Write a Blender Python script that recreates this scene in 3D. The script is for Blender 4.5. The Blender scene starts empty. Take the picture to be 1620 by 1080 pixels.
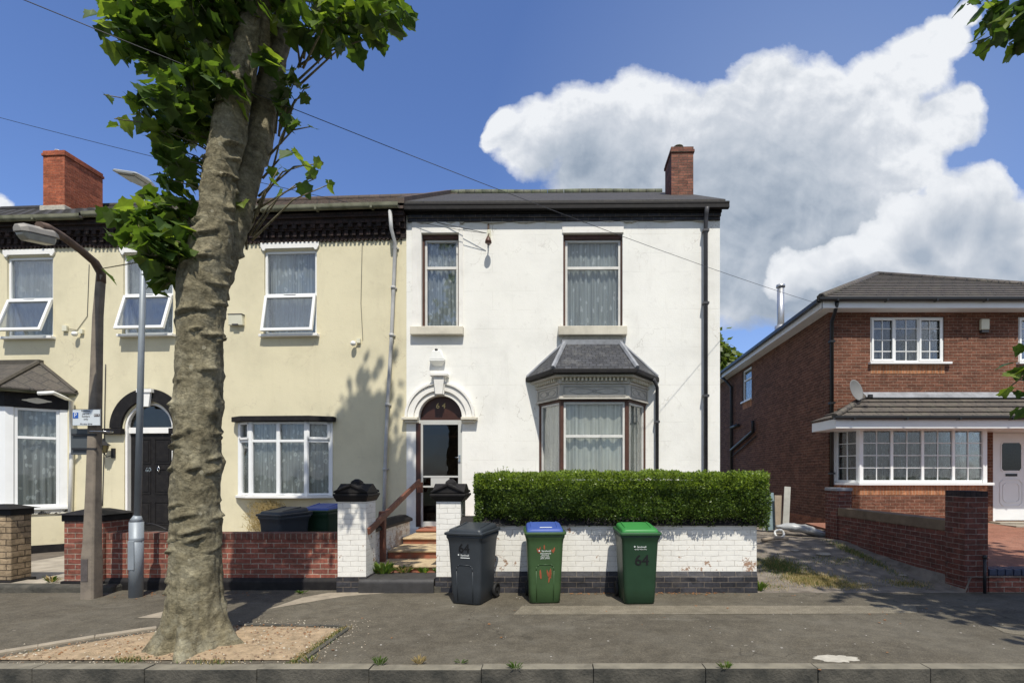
import bpy, math, random
from mathutils import Vector, Matrix, noise
R = math.radians
rnd = random.Random(7)
sc = bpy.context.scene
col = sc.collection

# ------------------------------------------------------------ camera model
FPX, CX, HY, CAMH = 800.0, 880.0, 752.0, 1.55
def W(px, py, Y):                       # point of the photograph at depth Y -> world
    return Vector(((px - CX) * Y / FPX, Y, CAMH - (py - HY) * Y / FPX))
def G(px, py, z=0.0):                   # point of the photograph on level z -> world
    Y = (CAMH - z) * FPX / (py - HY)
    return Vector(((px - CX) * Y / FPX, Y, z))

class Frame:
    """a facade: local x along the wall, y into the house, z up"""
    def __init__(s, px, Y, deg):
        s.x0 = (px - CX) * Y / FPX; s.y0 = Y; s.th = R(deg)
    def q(s, px, py, y=0.0):
        a = (px - CX) / FPX; c, S = math.cos(s.th), math.sin(s.th)
        t = (a * (s.y0 + y * c) - s.x0 + y * S) / (c - a * S)
        Yw = s.y0 + t * S + y * c
        return t, CAMH - (py - HY) / FPX * Yw
    def x(s, px, y=0.0): return s.q(px, 700, y)[0]
    def z(s, px, py, y=0.0): return s.q(px, py, y)[1]

# ------------------------------------------------------------ mesh builder
class MB:
    def __init__(s):
        s.v, s.f, s.m, s.sm = [], [], [], []
        s.T = None
    def add(s, pts):
        b = len(s.v)
        for p in pts:
            p = Vector(p)
            if s.T is not None: p = s.T @ p
            s.v.append(p)
        return b
    def face(s, idx, mi=0, smooth=False):
        s.f.append(tuple(idx)); s.m.append(mi); s.sm.append(smooth)
    def poly(s, pts, mi=0, smooth=False):
        b = s.add(pts); s.face(range(b, b + len(pts)), mi, smooth)
    def box(s, x0, x1, y0, y1, z0, z1, mi=0):
        if x1 < x0: x0, x1 = x1, x0
        if y1 < y0: y0, y1 = y1, y0
        if z1 < z0: z0, z1 = z1, z0
        b = s.add([(x0,y0,z0),(x1,y0,z0),(x1,y1,z0),(x0,y1,z0),(x0,y0,z1),(x1,y0,z1),(x1,y1,z1),(x0,y1,z1)])
        for q in ((0,3,2,1),(4,5,6,7),(0,1,5,4),(1,2,6,5),(2,3,7,6),(3,0,4,7)):
            s.face([b + i for i in q], mi)
    def prism(s, bot, top, mi=0, caps=True, smooth=False):
        n = len(bot); b = s.add(list(bot) + list(top))
        for i in range(n):
            j = (i + 1) % n
            s.face((b+i, b+j, b+n+j, b+n+i), mi, smooth)
        if caps:
            s.face([b + i for i in range(n - 1, -1, -1)], mi)
            s.face([b + n + i for i in range(n)], mi)
    def extr(s, plan, z0, z1, mi=0):     # plan polygon (x,y) between heights
        s.prism([(p[0], p[1], z0) for p in plan], [(p[0], p[1], z1) for p in plan], mi)
    def rings(s, rings, mi=0, caps=True, smooth=True, closed=True):
        n = len(rings[0]); b = s.add([p for r in rings for p in r])
        for k in range(len(rings) - 1):
            for i in range(n if closed else n - 1):
                j = (i + 1) % n
                s.face((b+k*n+i, b+k*n+j, b+(k+1)*n+j, b+(k+1)*n+i), mi, smooth)
        if caps:
            s.face([b + i for i in range(n - 1, -1, -1)], mi)
            s.face([b + (len(rings)-1)*n + i for i in range(n)], mi)
    def tube(s, path, rad, n=8, mi=0, smooth=True, caps=True):
        path = [Vector(p) for p in path]
        if not hasattr(rad, '__len__'): rad = [rad] * len(path)
        rs = []; up = None
        for i, p in enumerate(path):
            d = (path[min(i+1, len(path)-1)] - path[max(i-1, 0)]).normalized()
            ref = Vector((0,0,1)) if abs(d.z) < .9 else Vector((0,1,0))
            if up is None: up = ref
            a = d.cross(up); a = a.normalized() if a.length > 1e-4 else d.cross(Vector((1,0,0))).normalized()
            up = a.cross(d).normalized()
            rs.append([p + (a * math.cos(t) + up * math.sin(t)) * rad[i] for t in [2*math.pi*k/n for k in range(n)]])
        s.rings(rs, mi, caps, smooth)
    def build(s, name, mats, parent=None, bevel=0, loc=None, rz=0, segs=2):
        me = bpy.data.meshes.new(name)
        me.from_pydata([tuple(p) for p in s.v], [], s.f)
        if not isinstance(mats, (list, tuple)): mats = [mats]
        for m in mats: me.materials.append(m)
        me.polygons.foreach_set('material_index', s.m)
        me.polygons.foreach_set('use_smooth', s.sm)
        me.update()
        o = bpy.data.objects.new(name, me); col.objects.link(o)
        if parent is not None: o.parent = parent
        if loc is not None: o.location = loc
        if rz: o.rotation_euler = (0, 0, rz)
        if bevel:
            bm = o.modifiers.new('bevel', 'BEVEL'); bm.width = bevel; bm.segments = segs
            bm.limit_method = 'ANGLE'; bm.angle_limit = R(40)
        return o

def tag(o, label, cat, group=None, kind=None):
    if label: o['label'] = label
    if cat: o['category'] = cat
    if group: o['group'] = group
    if kind: o['kind'] = kind
    return o
def thing(name, label, cat, loc=(0,0,0), rz=0, group=None):
    o = bpy.data.objects.new(name, None); col.objects.link(o)
    o.location = loc; o.rotation_euler = (0, 0, rz); o.empty_display_size = .2
    return tag(o, label, cat, group)
def structure(o):
    o['kind'] = 'structure'; return o

def text_into(mb, s, size, M, mi=0, extr=0.0, align='CENTER', sx=1.0):
    cu = bpy.data.curves.new('txt', 'FONT'); cu.body = s; cu.size = size; cu.extrude = extr
    cu.align_x = align; cu.align_y = 'CENTER'; cu.resolution_u = 3
    to = bpy.data.objects.new('txt', cu); col.objects.link(to)
    dg = bpy.context.evaluated_depsgraph_get(); dg.update()
    me = bpy.data.meshes.new_from_object(to.evaluated_get(dg))
    S = Matrix.Diagonal((sx, 1, 1, 1))
    old = mb.T; mb.T = (old @ M @ S) if old is not None else M @ S
    b = mb.add([v.co for v in me.vertices])
    for p in me.polygons: mb.face([b + i for i in p.vertices], mi)
    mb.T = old
    bpy.data.objects.remove(to); bpy.data.curves.remove(cu); bpy.data.meshes.remove(me)
UPRIGHT = Matrix.Rotation(R(90), 4, 'X')     # text plane -> faces -Y

# ------------------------------------------------------------ materials
MATS = {}
def newmat(name):
    m = bpy.data.materials.new(name); m.use_nodes = True
    nt = m.node_tree; b = nt.nodes['Principled BSDF']
    MATS[name] = m
    return m, nt, b
def nd(nt, t, **kw):
    n = nt.nodes.new(t)
    for k, v in kw.items():
        if k.startswith('_'): n.inputs[k[1:].replace('_', ' ')].default_value = v
        else: setattr(n, k, v)
    return n
def ramp(nt, fac, stops):
    r = nt.nodes.new('ShaderNodeValToRGB'); e = r.color_ramp.elements
    while len(e) < len(stops): e.new(.5)
    for i, (p, c) in enumerate(stops):
        e[i].position = p; e[i].color = (c if len(c) == 4 else (*c, 1)) if hasattr(c, '__len__') else (c, c, c, 1)
    nt.links.new(fac, r.inputs[0]); return r.outputs[0]
def mix(nt, fac, a, b, blend='MIX'):
    m = nt.nodes.new('ShaderNodeMix'); m.data_type = 'RGBA'; m.blend_type = blend
    for s, v in ((m.inputs[0], fac), (m.inputs[6], a), (m.inputs[7], b)):
        if hasattr(v, 'is_linked'): nt.links.new(v, s)
        else: s.default_value = v if not hasattr(v, '__len__') else (*v[:3], 1)
    return m.outputs[2]
def mth(nt, op, a, b=None, c=None, clamp=False):
    m = nt.nodes.new('ShaderNodeMath'); m.operation = op; m.use_clamp = clamp
    for i, v in enumerate((a, b, c)):
        if v is None: continue
        if hasattr(v, 'is_linked'): nt.links.new(v, m.inputs[i])
        else: m.inputs[i].default_value = v
    return m.outputs[0]
def noi(nt, vec, scale, detail=4, rough=.55, dist=0):
    n = nt.nodes.new('ShaderNodeTexNoise'); n.inputs['Scale'].default_value = scale
    n.inputs['Detail'].default_value = detail; n.inputs['Roughness'].default_value = rough
    n.inputs['Distortion'].default_value = dist
    nt.links.new(vec, n.inputs['Vector']); return n.outputs['Fac']
def objco(nt): return nt.nodes.new('ShaderNodeTexCoord').outputs['Object']
def bump(nt, b, h, strength, dist=.01, chain=None):
    n = nt.nodes.new('ShaderNodeBump'); n.inputs['Strength'].default_value = strength
    n.inputs['Distance'].default_value = dist; nt.links.new(h, n.inputs['Height'])
    if chain is not None: nt.links.new(chain, n.inputs['Normal'])
    nt.links.new(n.outputs[0], b.inputs['Normal']); return n.outputs[0]
def mapping(nt, vec, scale=(1,1,1)):
    m = nt.nodes.new('ShaderNodeMapping'); m.inputs['Scale'].default_value = scale
    nt.links.new(vec, m.inputs['Vector']); return m.outputs[0]

def simple(name, c, rough=.7, var=.2, scale=6, bmp=.15, bscale=60, c2=None, metal=0, spec=.4, bdist=.004, coat=0):
    m, nt, b = newmat(name)
    co = objco(nt)
    n = noi(nt, co, scale, 6, .6)
    d = c2 or tuple(x * (1 - var) for x in c)
    u = tuple(min(1, x * (1 + var * .6)) for x in c)
    cr = ramp(nt, n, [(.3, d), (.55, c), (.75, u)])
    nt.links.new(cr, b.inputs['Base Color'])
    b.inputs['Roughness'].default_value = rough; b.inputs['Metallic'].default_value = metal
    b.inputs['Specular IOR Level'].default_value = spec
    if coat: b.inputs['Coat Weight'].default_value = coat
    if bmp: bump(nt, b, noi(nt, co, bscale, 4), bmp, bdist)
    return m

def uv_wall(nt):
    """(along, up) coordinates picked from the face direction, in object space"""
    tc = nt.nodes.new('ShaderNodeTexCoord')
    s = nt.nodes.new('ShaderNodeSeparateXYZ'); nt.links.new(tc.outputs['Object'], s.inputs[0])
    g = nt.nodes.new('ShaderNodeSeparateXYZ'); nt.links.new(tc.outputs['Normal'], g.inputs[0])
    ax = mth(nt, 'GREATER_THAN', mth(nt, 'ABSOLUTE', g.outputs[0]), .7)
    az = mth(nt, 'GREATER_THAN', mth(nt, 'ABSOLUTE', g.outputs[2]), .7)
    u = mth(nt, 'ADD', mth(nt, 'MULTIPLY', s.outputs[0], mth(nt, 'SUBTRACT', 1.0, ax)), mth(nt, 'MULTIPLY', s.outputs[1], ax))
    v = mth(nt, 'ADD', mth(nt, 'MULTIPLY', s.outputs[2], mth(nt, 'SUBTRACT', 1.0, az)), mth(nt, 'MULTIPLY', s.outputs[1], az))
    c = nt.nodes.new('ShaderNodeCombineXYZ')
    nt.links.new(u, c.inputs[0]); nt.links.new(v, c.inputs[1])
    return c.outputs[0], tc.outputs['Object']

def brick(name, c1, c2, mortar, w=.212, h=.0706, ms=.006, rough=.85, bmp=.6, mvar=.4, stain=None, stain_amt=.5, offset=.5, wob=.004, soldier=False):
    m, nt, b = newmat(name)
    uv, co = uv_wall(nt)
    if wob:
        nn = nt.nodes.new('ShaderNodeTexNoise'); nn.inputs['Scale'].default_value = 7; nn.inputs['Detail'].default_value = 2
        nt.links.new(co, nn.inputs['Vector'])
        vs = nd(nt, 'ShaderNodeVectorMath', operation='SCALE'); nt.links.new(nn.outputs['Color'], vs.inputs[0]); vs.inputs['Scale'].default_value = wob * 3
        va = nd(nt, 'ShaderNodeVectorMath', operation='ADD'); nt.links.new(uv, va.inputs[0]); nt.links.new(vs.outputs[0], va.inputs[1]); uv = va.outputs[0]
    t = nt.nodes.new('ShaderNodeTexBrick'); nt.links.new(uv, t.inputs['Vector'])
    t.inputs['Scale'].default_value = 1; t.inputs['Brick Width'].default_value = w; t.inputs['Row Height'].default_value = h
    t.inputs['Mortar Size'].default_value = ms; t.inputs['Mortar Smooth'].default_value = .25; t.offset = offset
    t.inputs['Color1'].default_value = (*c1, 1); t.inputs['Color2'].default_value = (*c2, 1); t.inputs['Mortar'].default_value = (*mortar, 1)
    n = noi(nt, co, 22, 6, .65)
    c = mix(nt, .85, t.outputs['Color'], ramp(nt, n, [(.3, .5), (.5, 1.0), (.75, 1.35)]), 'MULTIPLY')
    vb = nt.nodes.new('ShaderNodeTexVoronoi'); vb.inputs['Scale'].default_value = 1.0
    nt.links.new(mapping(nt, uv, (1/w, 1/h, 1)), vb.inputs['Vector']); vsep = nt.nodes.new('ShaderNodeSeparateColor'); nt.links.new(vb.outputs['Color'], vsep.inputs[0])
    c = mix(nt, .7, c, ramp(nt, vsep.outputs[0], [(.0, .62), (.5, 1.0), (1.0, 1.32)]), 'MULTIPLY')
    n3 = noi(nt, co, 1.3, 4, .6)
    c = mix(nt, mvar, c, ramp(nt, n3, [(.35, .55), (.6, 1.1)]), 'MULTIPLY')
    if stain:
        n2 = noi(nt, co, 3.5, 6, .7)
        f = ramp(nt, n2, [(.5, 0.0), (.7, 1.0)])
        c = mix(nt, mth(nt, 'MULTIPLY', f, stain_amt), c, stain)
    nt.links.new(c, b.inputs['Base Color']); b.inputs['Roughness'].default_value = rough
    b.inputs['Specular IOR Level'].default_value = .25
    inv = mth(nt, 'SUBTRACT', 1.0, t.outputs['Fac'])
    hgt = mth(nt, 'ADD', inv, mth(nt, 'MULTIPLY', n, .5))
    bump(nt, b, hgt, bmp, .008)
    return m

def painted_brick(name, paint, bare, mortar, w=.212, h=.0706, peel=.62, rough=.6, line=.55):
    m, nt, b = newmat(name)
    uv, co = uv_wall(nt)
    nn = nt.nodes.new('ShaderNodeTexNoise'); nn.inputs['Scale'].default_value = 6; nn.inputs['Detail'].default_value = 3
    nt.links.new(co, nn.inputs['Vector'])
    vs = nd(nt, 'ShaderNodeVectorMath', operation='SCALE'); nt.links.new(nn.outputs['Color'], vs.inputs[0]); vs.inputs['Scale'].default_value = .032
    va = nd(nt, 'ShaderNodeVectorMath', operation='ADD'); nt.links.new(uv, va.inputs[0]); nt.links.new(vs.outputs[0], va.inputs[1])
    t = nt.nodes.new('ShaderNodeTexBrick'); nt.links.new(va.outputs[0], t.inputs['Vector'])
    t.inputs['Scale'].default_value = 1; t.inputs['Brick Width'].default_value = w; t.inputs['Row Height'].default_value = h
    t.inputs['Mortar Size'].default_value = .0042; t.inputs['Mortar Smooth'].default_value = .6
    n1 = noi(nt, co, 5, 5, .6); n2 = noi(nt, co, 9, 6, .75)
    mf = mth(nt, 'MULTIPLY', t.outputs['Fac'], ramp(nt, n1, [(.42, .12), (.62, line)]))
    c = mix(nt, mf, ramp(nt, n2, [(.3, tuple(x*.88 for x in paint)), (.6, paint)]), mortar)
    f = ramp(nt, mth(nt, 'ADD', mth(nt, 'MULTIPLY', n2, .6), mth(nt, 'MULTIPLY', noi(nt, co, 1.7, 2), .4)), [(peel - .01, 0.0), (peel + .01, 1.0)])
    c = mix(nt, f, c, bare)
    nt.links.new(c, b.inputs['Base Color']); b.inputs['Roughness'].default_value = rough
    b.inputs['Specular IOR Level'].default_value = .3
    hgt = mth(nt, 'ADD', mth(nt, 'SUBTRACT', 1.0, t.outputs['Fac']), mth(nt, 'MULTIPLY', n2, .6))
    bump(nt, b, hgt, .55, .008)
    return m

def render_wall(name, c, grime, lines=0.0, crack=0.0, rough=.85, mott=.06):
    m, nt, b = newmat(name)
    uv, co = uv_wall(nt)
    n = noi(nt, co, 1.1, 6, .6); n2 = noi(nt, co, 7, 6, .65); n4 = noi(nt, co, 45, 3)
    cc = ramp(nt, n, [(.3, tuple(x*(1-mott*1.8) for x in c)), (.5, c), (.75, tuple(min(.92, x*(1+mott)) for x in c))])
    cc = mix(nt, ramp(nt, n2, [(.58, 0.0), (.8, .35)]), cc, grime)
    # streaks running down
    st = noi(nt, mapping(nt, co, (4.3, 4.3, .5)), 1.0, 7, .7, .6)
    cc = mix(nt, ramp(nt, st, [(.56, 0.0), (.84, .30)]), cc, grime)
    hgt = mth(nt, 'ADD', mth(nt, 'MULTIPLY', n2, .5), mth(nt, 'MULTIPLY', n4, .25))
    if lines:
        t = nt.nodes.new('ShaderNodeTexBrick'); nt.links.new(uv, t.inputs['Vector'])
        t.inputs['Scale'].default_value = 1; t.inputs['Brick Width'].default_value = 1.7; t.inputs['Row Height'].default_value = .37
        t.inputs['Mortar Size'].default_value = .004; t.inputs['Mortar Smooth'].default_value = .8
        lf = mth(nt, 'MULTIPLY', t.outputs['Fac'], ramp(nt, noi(nt, co, 1.6, 3), [(.45, 0.0), (.62, 1.0)]))
        cc = mix(nt, mth(nt, 'MULTIPLY', lf, lines), cc, grime)
        hgt = mth(nt, 'SUBTRACT', hgt, mth(nt, 'MULTIPLY', lf, .8))
    if crack:
        v = nt.nodes.new('ShaderNodeTexVoronoi'); v.feature = 'DISTANCE_TO_EDGE'; v.inputs['Scale'].default_value = .75
        ds = nt.nodes.new('ShaderNodeTexNoise'); ds.inputs['Scale'].default_value = 3; ds.inputs['Detail'].default_value = 6
        nt.links.new(co, ds.inputs['Vector'])
        va = nd(nt, 'ShaderNodeVectorMath', operation='ADD'); nt.links.new(co, va.inputs[0]); nt.links.new(ds.outputs['Color'], va.inputs[1])
        nt.links.new(va.outputs[0], v.inputs['Vector'])
        cf = mth(nt, 'MULTIPLY', ramp(nt, v.outputs['Distance'], [(0.0, 1.0), (.006, 0.0)]), ramp(nt, noi(nt, co, .9, 3), [(.5, 0.0), (.62, 1.0)]))
        cc = mix(nt, mth(nt, 'MULTIPLY', cf, crack), cc, grime)
    nt.links.new(cc, b.inputs['Base Color']); b.inputs['Roughness'].default_value = rough
    b.inputs['Specular IOR Level'].default_value = .2
    bump(nt, b, hgt, .35, .02)
    return m

def asphalt(name, c, fleck=.35, dirt=(.14,.125,.10), dirt_amt=.4):
    m, nt, b = newmat(name)
    co = objco(nt)
    fine = noi(nt, co, 75, 5, .8); big = noi(nt, co, .9, 6, .62); mid = noi(nt, co, 6, 5, .6)
    cc = ramp(nt, fine, [(.3, tuple(x*.5 for x in c)), (.5, c), (.70, tuple(x*1.7 for x in c))])
    cc = mix(nt, .8, cc, ramp(nt, mid, [(.3, .72), (.7, 1.25)]), 'MULTIPLY')
    cc = mix(nt, mth(nt, 'MULTIPLY', ramp(nt, big, [(.48, 0.0), (.7, 1.0)]), dirt_amt), cc, dirt)
    sm_ = noi(nt, mapping(nt, co, (1.2, 3.0, 1)), 1.6, 7, .7, .8)
    cc = mix(nt, mth(nt, 'MULTIPLY', ramp(nt, sm_, [(.55, 0.0), (.74, 1.0)]), .45), cc, tuple(x*1.25 for x in dirt))
    cc = mix(nt, .5, cc, ramp(nt, noi(nt, co, .45, 5, .6), [(.35, .70), (.65, 1.15)]), 'MULTIPLY')
    # hairline cracks
    vc = nt.nodes.new('ShaderNodeTexVoronoi'); vc.feature = 'DISTANCE_TO_EDGE'; vc.inputs['Scale'].default_value = .55
    wc = nt.nodes.new('ShaderNodeTexNoise'); wc.inputs['Scale'].default_value = 2.5; wc.inputs['Detail'].default_value = 7; nt.links.new(co, wc.inputs['Vector'])
    wa = nd(nt, 'ShaderNodeVectorMath', operation='ADD'); nt.links.new(co, wa.inputs[0]); nt.links.new(wc.outputs['Color'], wa.inputs[1]); nt.links.new(wa.outputs[0], vc.inputs['Vector'])
    ck = mth(nt, 'MULTIPLY', ramp(nt, vc.outputs['Distance'], [(.0, 1.0), (.007, 0.0)]), ramp(nt, noi(nt, co, .7, 2), [(.48, 0.0), (.56, .75)]))
    cc = mix(nt, ck, cc, tuple(x*.35 for x in c))
    # old gum and chippings
    for sca, thr, amt in ((9, .035, .8), (26, .05, .5)):
        v = nt.nodes.new('ShaderNodeTexVoronoi'); v.inputs['Scale'].default_value = sca
        ds = nd(nt, 'ShaderNodeVectorMath', operation='ADD'); nt.links.new(co, ds.inputs[0])
        w_ = nt.nodes.new('ShaderNodeTexNoise'); w_.inputs['Scale'].default_value = 40; nt.links.new(co, w_.inputs['Vector'])
        sm = nd(nt, 'ShaderNodeVectorMath', operation='SCALE'); nt.links.new(w_.outputs['Color'], sm.inputs[0]); sm.inputs['Scale'].default_value = .03
        nt.links.new(sm.outputs[0], ds.inputs[1]); nt.links.new(ds.outputs[0], v.inputs['Vector'])
        sp = nt.nodes.new('ShaderNodeSeparateColor'); nt.links.new(v.outputs['Color'], sp.inputs[0])
        f = mth(nt, 'MULTIPLY', mth(nt, 'LESS_THAN', v.outputs['Distance'], mth(nt, 'MULTIPLY', sp.outputs[1], thr * 4)), mth(nt, 'GREATER_THAN', sp.outputs[0], .72))
        cc = mix(nt, mth(nt, 'MULTIPLY', f, fleck * amt), cc, (.40, .36, .29))
    nt.links.new(cc, b.inputs['Base Color']); b.inputs['Roughness'].default_value = .92
    b.inputs['Specular IOR Level'].default_value = .25
    bump(nt, b, mth(nt, 'ADD', fine, mth(nt, 'MULTIPLY', mid, 1.2)), .5, .006)
    return m

def leafmat(name, c, trans=.35, rough=.45, var=.35):
    m, nt, b = newmat(name)
    co = objco(nt)
    n = noi(nt, co, 9, 3)
    cc = ramp(nt, n, [(.3, tuple(x*(1-var) for x in c)), (.7, tuple(x*(1+var) for x in c))])
    nt.links.new(cc, b.inputs['Base Color']); b.inputs['Roughness'].default_value = rough
    b.inputs['Specular IOR Level'].default_value = .35
    tr = nt.nodes.new('ShaderNodeBsdfTranslucent')
    nt.links.new(mix(nt, 1.0, cc, (1.5, 1.6, .6), 'MULTIPLY'), tr.inputs[0])
    ms = nt.nodes.new('ShaderNodeMixShader'); ms.inputs[0].default_value = trans
    nt.links.new(b.outputs[0], ms.inputs[1]); nt.links.new(tr.outputs[0], ms.inputs[2])
    nt.links.new(ms.outputs[0], nt.nodes['Material Output'].inputs[0])
    return m

def glassmat(name, tint=(.75,.8,.8), refl=1.0):
    m, nt, b = newmat(name); nt.nodes.remove(b)
    t = nt.nodes.new('ShaderNodeBsdfTransparent'); t.inputs[0].default_value = (*tint, 1)
    g = nt.nodes.new('ShaderNodeBsdfGlossy'); g.inputs['Roughness'].default_value = .02
    n = noi(nt, objco(nt), 2.2, 2); bp = nt.nodes.new('ShaderNodeBump'); bp.inputs['Strength'].default_value = .12; bp.inputs['Distance'].default_value = .02
    nt.links.new(n, bp.inputs['Height']); nt.links.new(bp.outputs[0], g.inputs['Normal'])
    fr = nt.nodes.new('ShaderNodeFresnel'); fr.inputs[0].default_value = 1.6
    f = mth(nt, 'MULTIPLY_ADD', fr.outputs[0], refl, .03, clamp=True)
    ms = nt.nodes.new('ShaderNodeMixShader'); nt.links.new(f, ms.inputs[0])
    nt.links.new(t.outputs[0], ms.inputs[1]); nt.links.new(g.outputs[0], ms.inputs[2])
    nt.links.new(ms.outputs[0], nt.nodes['Material Output'].inputs[0])
    return m

def lace(name, c=(.62,.66,.68), open_=.25, rowh=.28, dots=True, fold=.5, per=26):
    m, nt, b = newmat(name)
    co = objco(nt)
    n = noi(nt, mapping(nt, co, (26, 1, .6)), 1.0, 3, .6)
    cc = mix(nt, 1.0, c, ramp(nt, n, [(.3, 1 - fold), (.65, 1.0)]), 'MULTIPLY')  # shade of the folds painted into the cloth as darker streaks
    nt.links.new(cc, b.inputs['Base Color']); b.inputs['Roughness'].default_value = .9
    al = ramp(nt, noi(nt, mapping(nt, co, (30, 1, 1)), 1.0, 3), [(.35, 1 - open_ * 1.6), (.65, 1 - open_ * .3)])
    if dots:
        v = nt.nodes.new('ShaderNodeTexVoronoi'); v.inputs['Scale'].default_value = 1.0; v.inputs['Randomness'].default_value = .25
        oi = nt.nodes.new('ShaderNodeObjectInfo'); of_ = nt.nodes.new('ShaderNodeVectorMath'); of_.operation = 'SCALE'; of_.inputs[0].default_value = (7.3, 3.1, 5.7); nt.links.new(oi.outputs['Random'], of_.inputs['Scale'])
        dn_ = nt.nodes.new('ShaderNodeTexNoise'); dn_.inputs['Scale'].default_value = 6; nt.links.new(co, dn_.inputs['Vector'])
        s1 = nd(nt, 'ShaderNodeVectorMath', operation='ADD'); nt.links.new(mapping(nt, co, (1/.085, 0, 1/rowh)), s1.inputs[0]); nt.links.new(of_.outputs[0], s1.inputs[1])
        s2 = nd(nt, 'ShaderNodeVectorMath', operation='ADD'); nt.links.new(s1.outputs[0], s2.inputs[0]); nt.links.new(dn_.outputs['Color'], s2.inputs[1])
        v.inputs['Randomness'].default_value = .7; nt.links.new(s2.outputs[0], v.inputs['Vector'])
        fl = ramp(nt, v.outputs['Distance'], [(.06, 0.0), (.16, 1.0), (.24, 1.0), (.34, 0.0)])
        al = mth(nt, 'ADD', al, mth(nt, 'MULTIPLY', fl, .25), clamp=True)
    nt.links.new(al, b.inputs['Alpha'])
    if dots:
        cc2 = mix(nt, mth(nt, 'MULTIPLY', fl, .5), mix(nt, 1.0, cc, (.74,.74,.74), 'MULTIPLY'), tuple(min(.9, x*1.15) for x in c)); nt.links.new(cc2, b.inputs['Base Color'])
    return m

white_render = render_wall('white_render', (.80,.79,.74), (.42,.39,.34), lines=.45, crack=.75)
white_trim = render_wall('white_trim', (.79,.77,.72), (.42,.38,.32), mott=.08)
stone_sill = render_wall('painted_stone_sill', (.62,.58,.48), (.20,.17,.13), mott=.2)
cream = render_wall('cream_render', (.675,.615,.43), (.40,.34,.24), lines=0, crack=.6, mott=.07)
cream_trim = render_wall('cream_trim', (.80,.79,.76), (.5,.48,.44))
upvc = simple('white_upvc', (.80,.81,.80), .35, .05, 3, .0, spec=.5)
cream_plastic = simple('cream_plastic', (.66,.64,.50), .5, .08, 3, .05)
white_plastic = simple('white_plastic', (.78,.78,.74), .45, .08, 5, .05)
grey_frame = simple('grey_frame', (.50,.50,.47), .4, .06, 3, .03)
off_frame = simple('offwhite_frame', (.66,.65,.61), .5, .12, 5, .06)
brown_wood = simple('brown_wood', (.085,.035,.022), .5, .35, 12, .2)
red_wood = simple('weathered_redwood', (.16,.062,.038), .7, .4, 14, .3)
black_paint = simple('black_paint', (.012,.011,.0115), .62, .35, 10, .3, c2=(.022,.02,.019), spec=.2)
black_plastic = simple('black_plastic', (.016,.017,.018), .4, .2, 6, .08)
dark_pipe = simple('dark_grey_pipe', (.055,.055,.06), .5, .25, 5, .12)
grey_pipe = simple('pale_grey_pipe', (.45,.45,.44), .55, .25, 4, .15)
gutter_grey = simple('mossy_gutter', (.16,.16,.11), .8, .5, 3, .4, c2=(.06,.065,.035))
lead = simple('lead_flashing', (.25,.26,.28), .55, .35, 5, .3)
mortar_m = simple('pale_mortar', (.44,.41,.34), .9, .25, 14, .5)
frieze_grey = simple('painted_grey_frieze', (.50,.47,.41), .6, .15, 8, .2)
glass = glassmat('window_glass', (.95,.97,.97), .6)
glass_dark = glassmat('dark_glass', (.45,.44,.42), .32)
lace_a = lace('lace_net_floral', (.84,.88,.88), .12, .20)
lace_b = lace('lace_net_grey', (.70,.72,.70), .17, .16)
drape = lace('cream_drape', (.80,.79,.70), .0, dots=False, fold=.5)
net_dark = lace('dim_net', (.26,.28,.28), .52, .12)
room_dark = simple('room_darkness', (.03,.027,.025), .9, .1, 2, 0)  # near-black colour standing in for the darkness of unlit rooms
red_brick = brick('red_brick_wall', (.27,.092,.060), (.19,.062,.045), (.32,.27,.21), stain=(.10,.07,.06))
red_brick_dark = brick('brown_red_brick', (.155,.055,.040), (.105,.038,.030), (.24,.20,.17), ms=.0045, stain=(.09,.06,.05))
chim_brick = brick('orange_chimney_brick', (.36,.105,.05), (.28,.08,.042), (.34,.16,.10), ms=.004, mvar=.3)
chim_brick2 = brick('weathered_chimney_brick', (.24,.10,.065), (.15,.062,.045), (.09,.075,.06), h=.062, ms=.006, stain=(.07,.065,.045))
house_brick = brick('house_facing_brick', (.180,.074,.045), (.130,.054,.034), (.26,.19,.14), h=.069, ms=.005, mvar=.25)
side_brick = brick('house_side_brick', (.150,.066,.040), (.112,.050,.032), (.20,.125,.085), h=.069, ms=.0065, mvar=.35)
orange_brick = brick('soldier_course_brick', (.42,.19,.09), (.35,.15,.075), (.38,.28,.2), w=.07, h=.215, offset=0, ms=.005)
blue_brick = brick('blue_engineering_brick', (.045,.045,.052), (.028,.028,.033), (.13,.11,.09), h=.072, ms=.005, rough=.5, stain=(.10,.085,.07), stain_amt=.4)
buff_stone = brick('buff_stone_pier', (.36,.27,.17), (.27,.20,.125), (.10,.075,.05), w=.2, h=.085, ms=.008, wob=.01)
black_brick = brick('black_corbel_brick', (.028,.022,.021), (.045,.027,.024), (.012,.01,.01), w=.11, h=.07, ms=.006, stain=(.09,.05,.035), stain_amt=.35)
paint_brick = painted_brick('white_painted_brick', (.79,.77,.71), (.34,.22,.15), (.20,.16,.12), peel=.585)
step_red = simple('red_painted_step', (.30,.10,.055), .75, .4, 9, .35, c2=(.20,.12,.08))
step_stone = simple('worn_stone_tread', (.46,.36,.22), .85, .35, 7, .35, c2=(.27,.19,.12))
slate = None
tarmac = asphalt('pavement_tarmac', (.100,.087,.064), dirt=(.155,.143,.115))
tarmac_l = asphalt('reinstated_tarmac', (.175,.153,.112), dirt=(.23,.20,.15), dirt_amt=.3)
tarmac_road = asphalt('road_tarmac', (.06,.06,.058))
kerb_m = simple('kerbstone', (.085,.078,.062), .92, .6, 4, .8, 40, c2=(.025,.026,.022), bdist=.012)
kerb_top = simple('kerbstone_worn_top', (.20,.18,.135), .9, .4, 5, .5, 50, bdist=.006)
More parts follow.
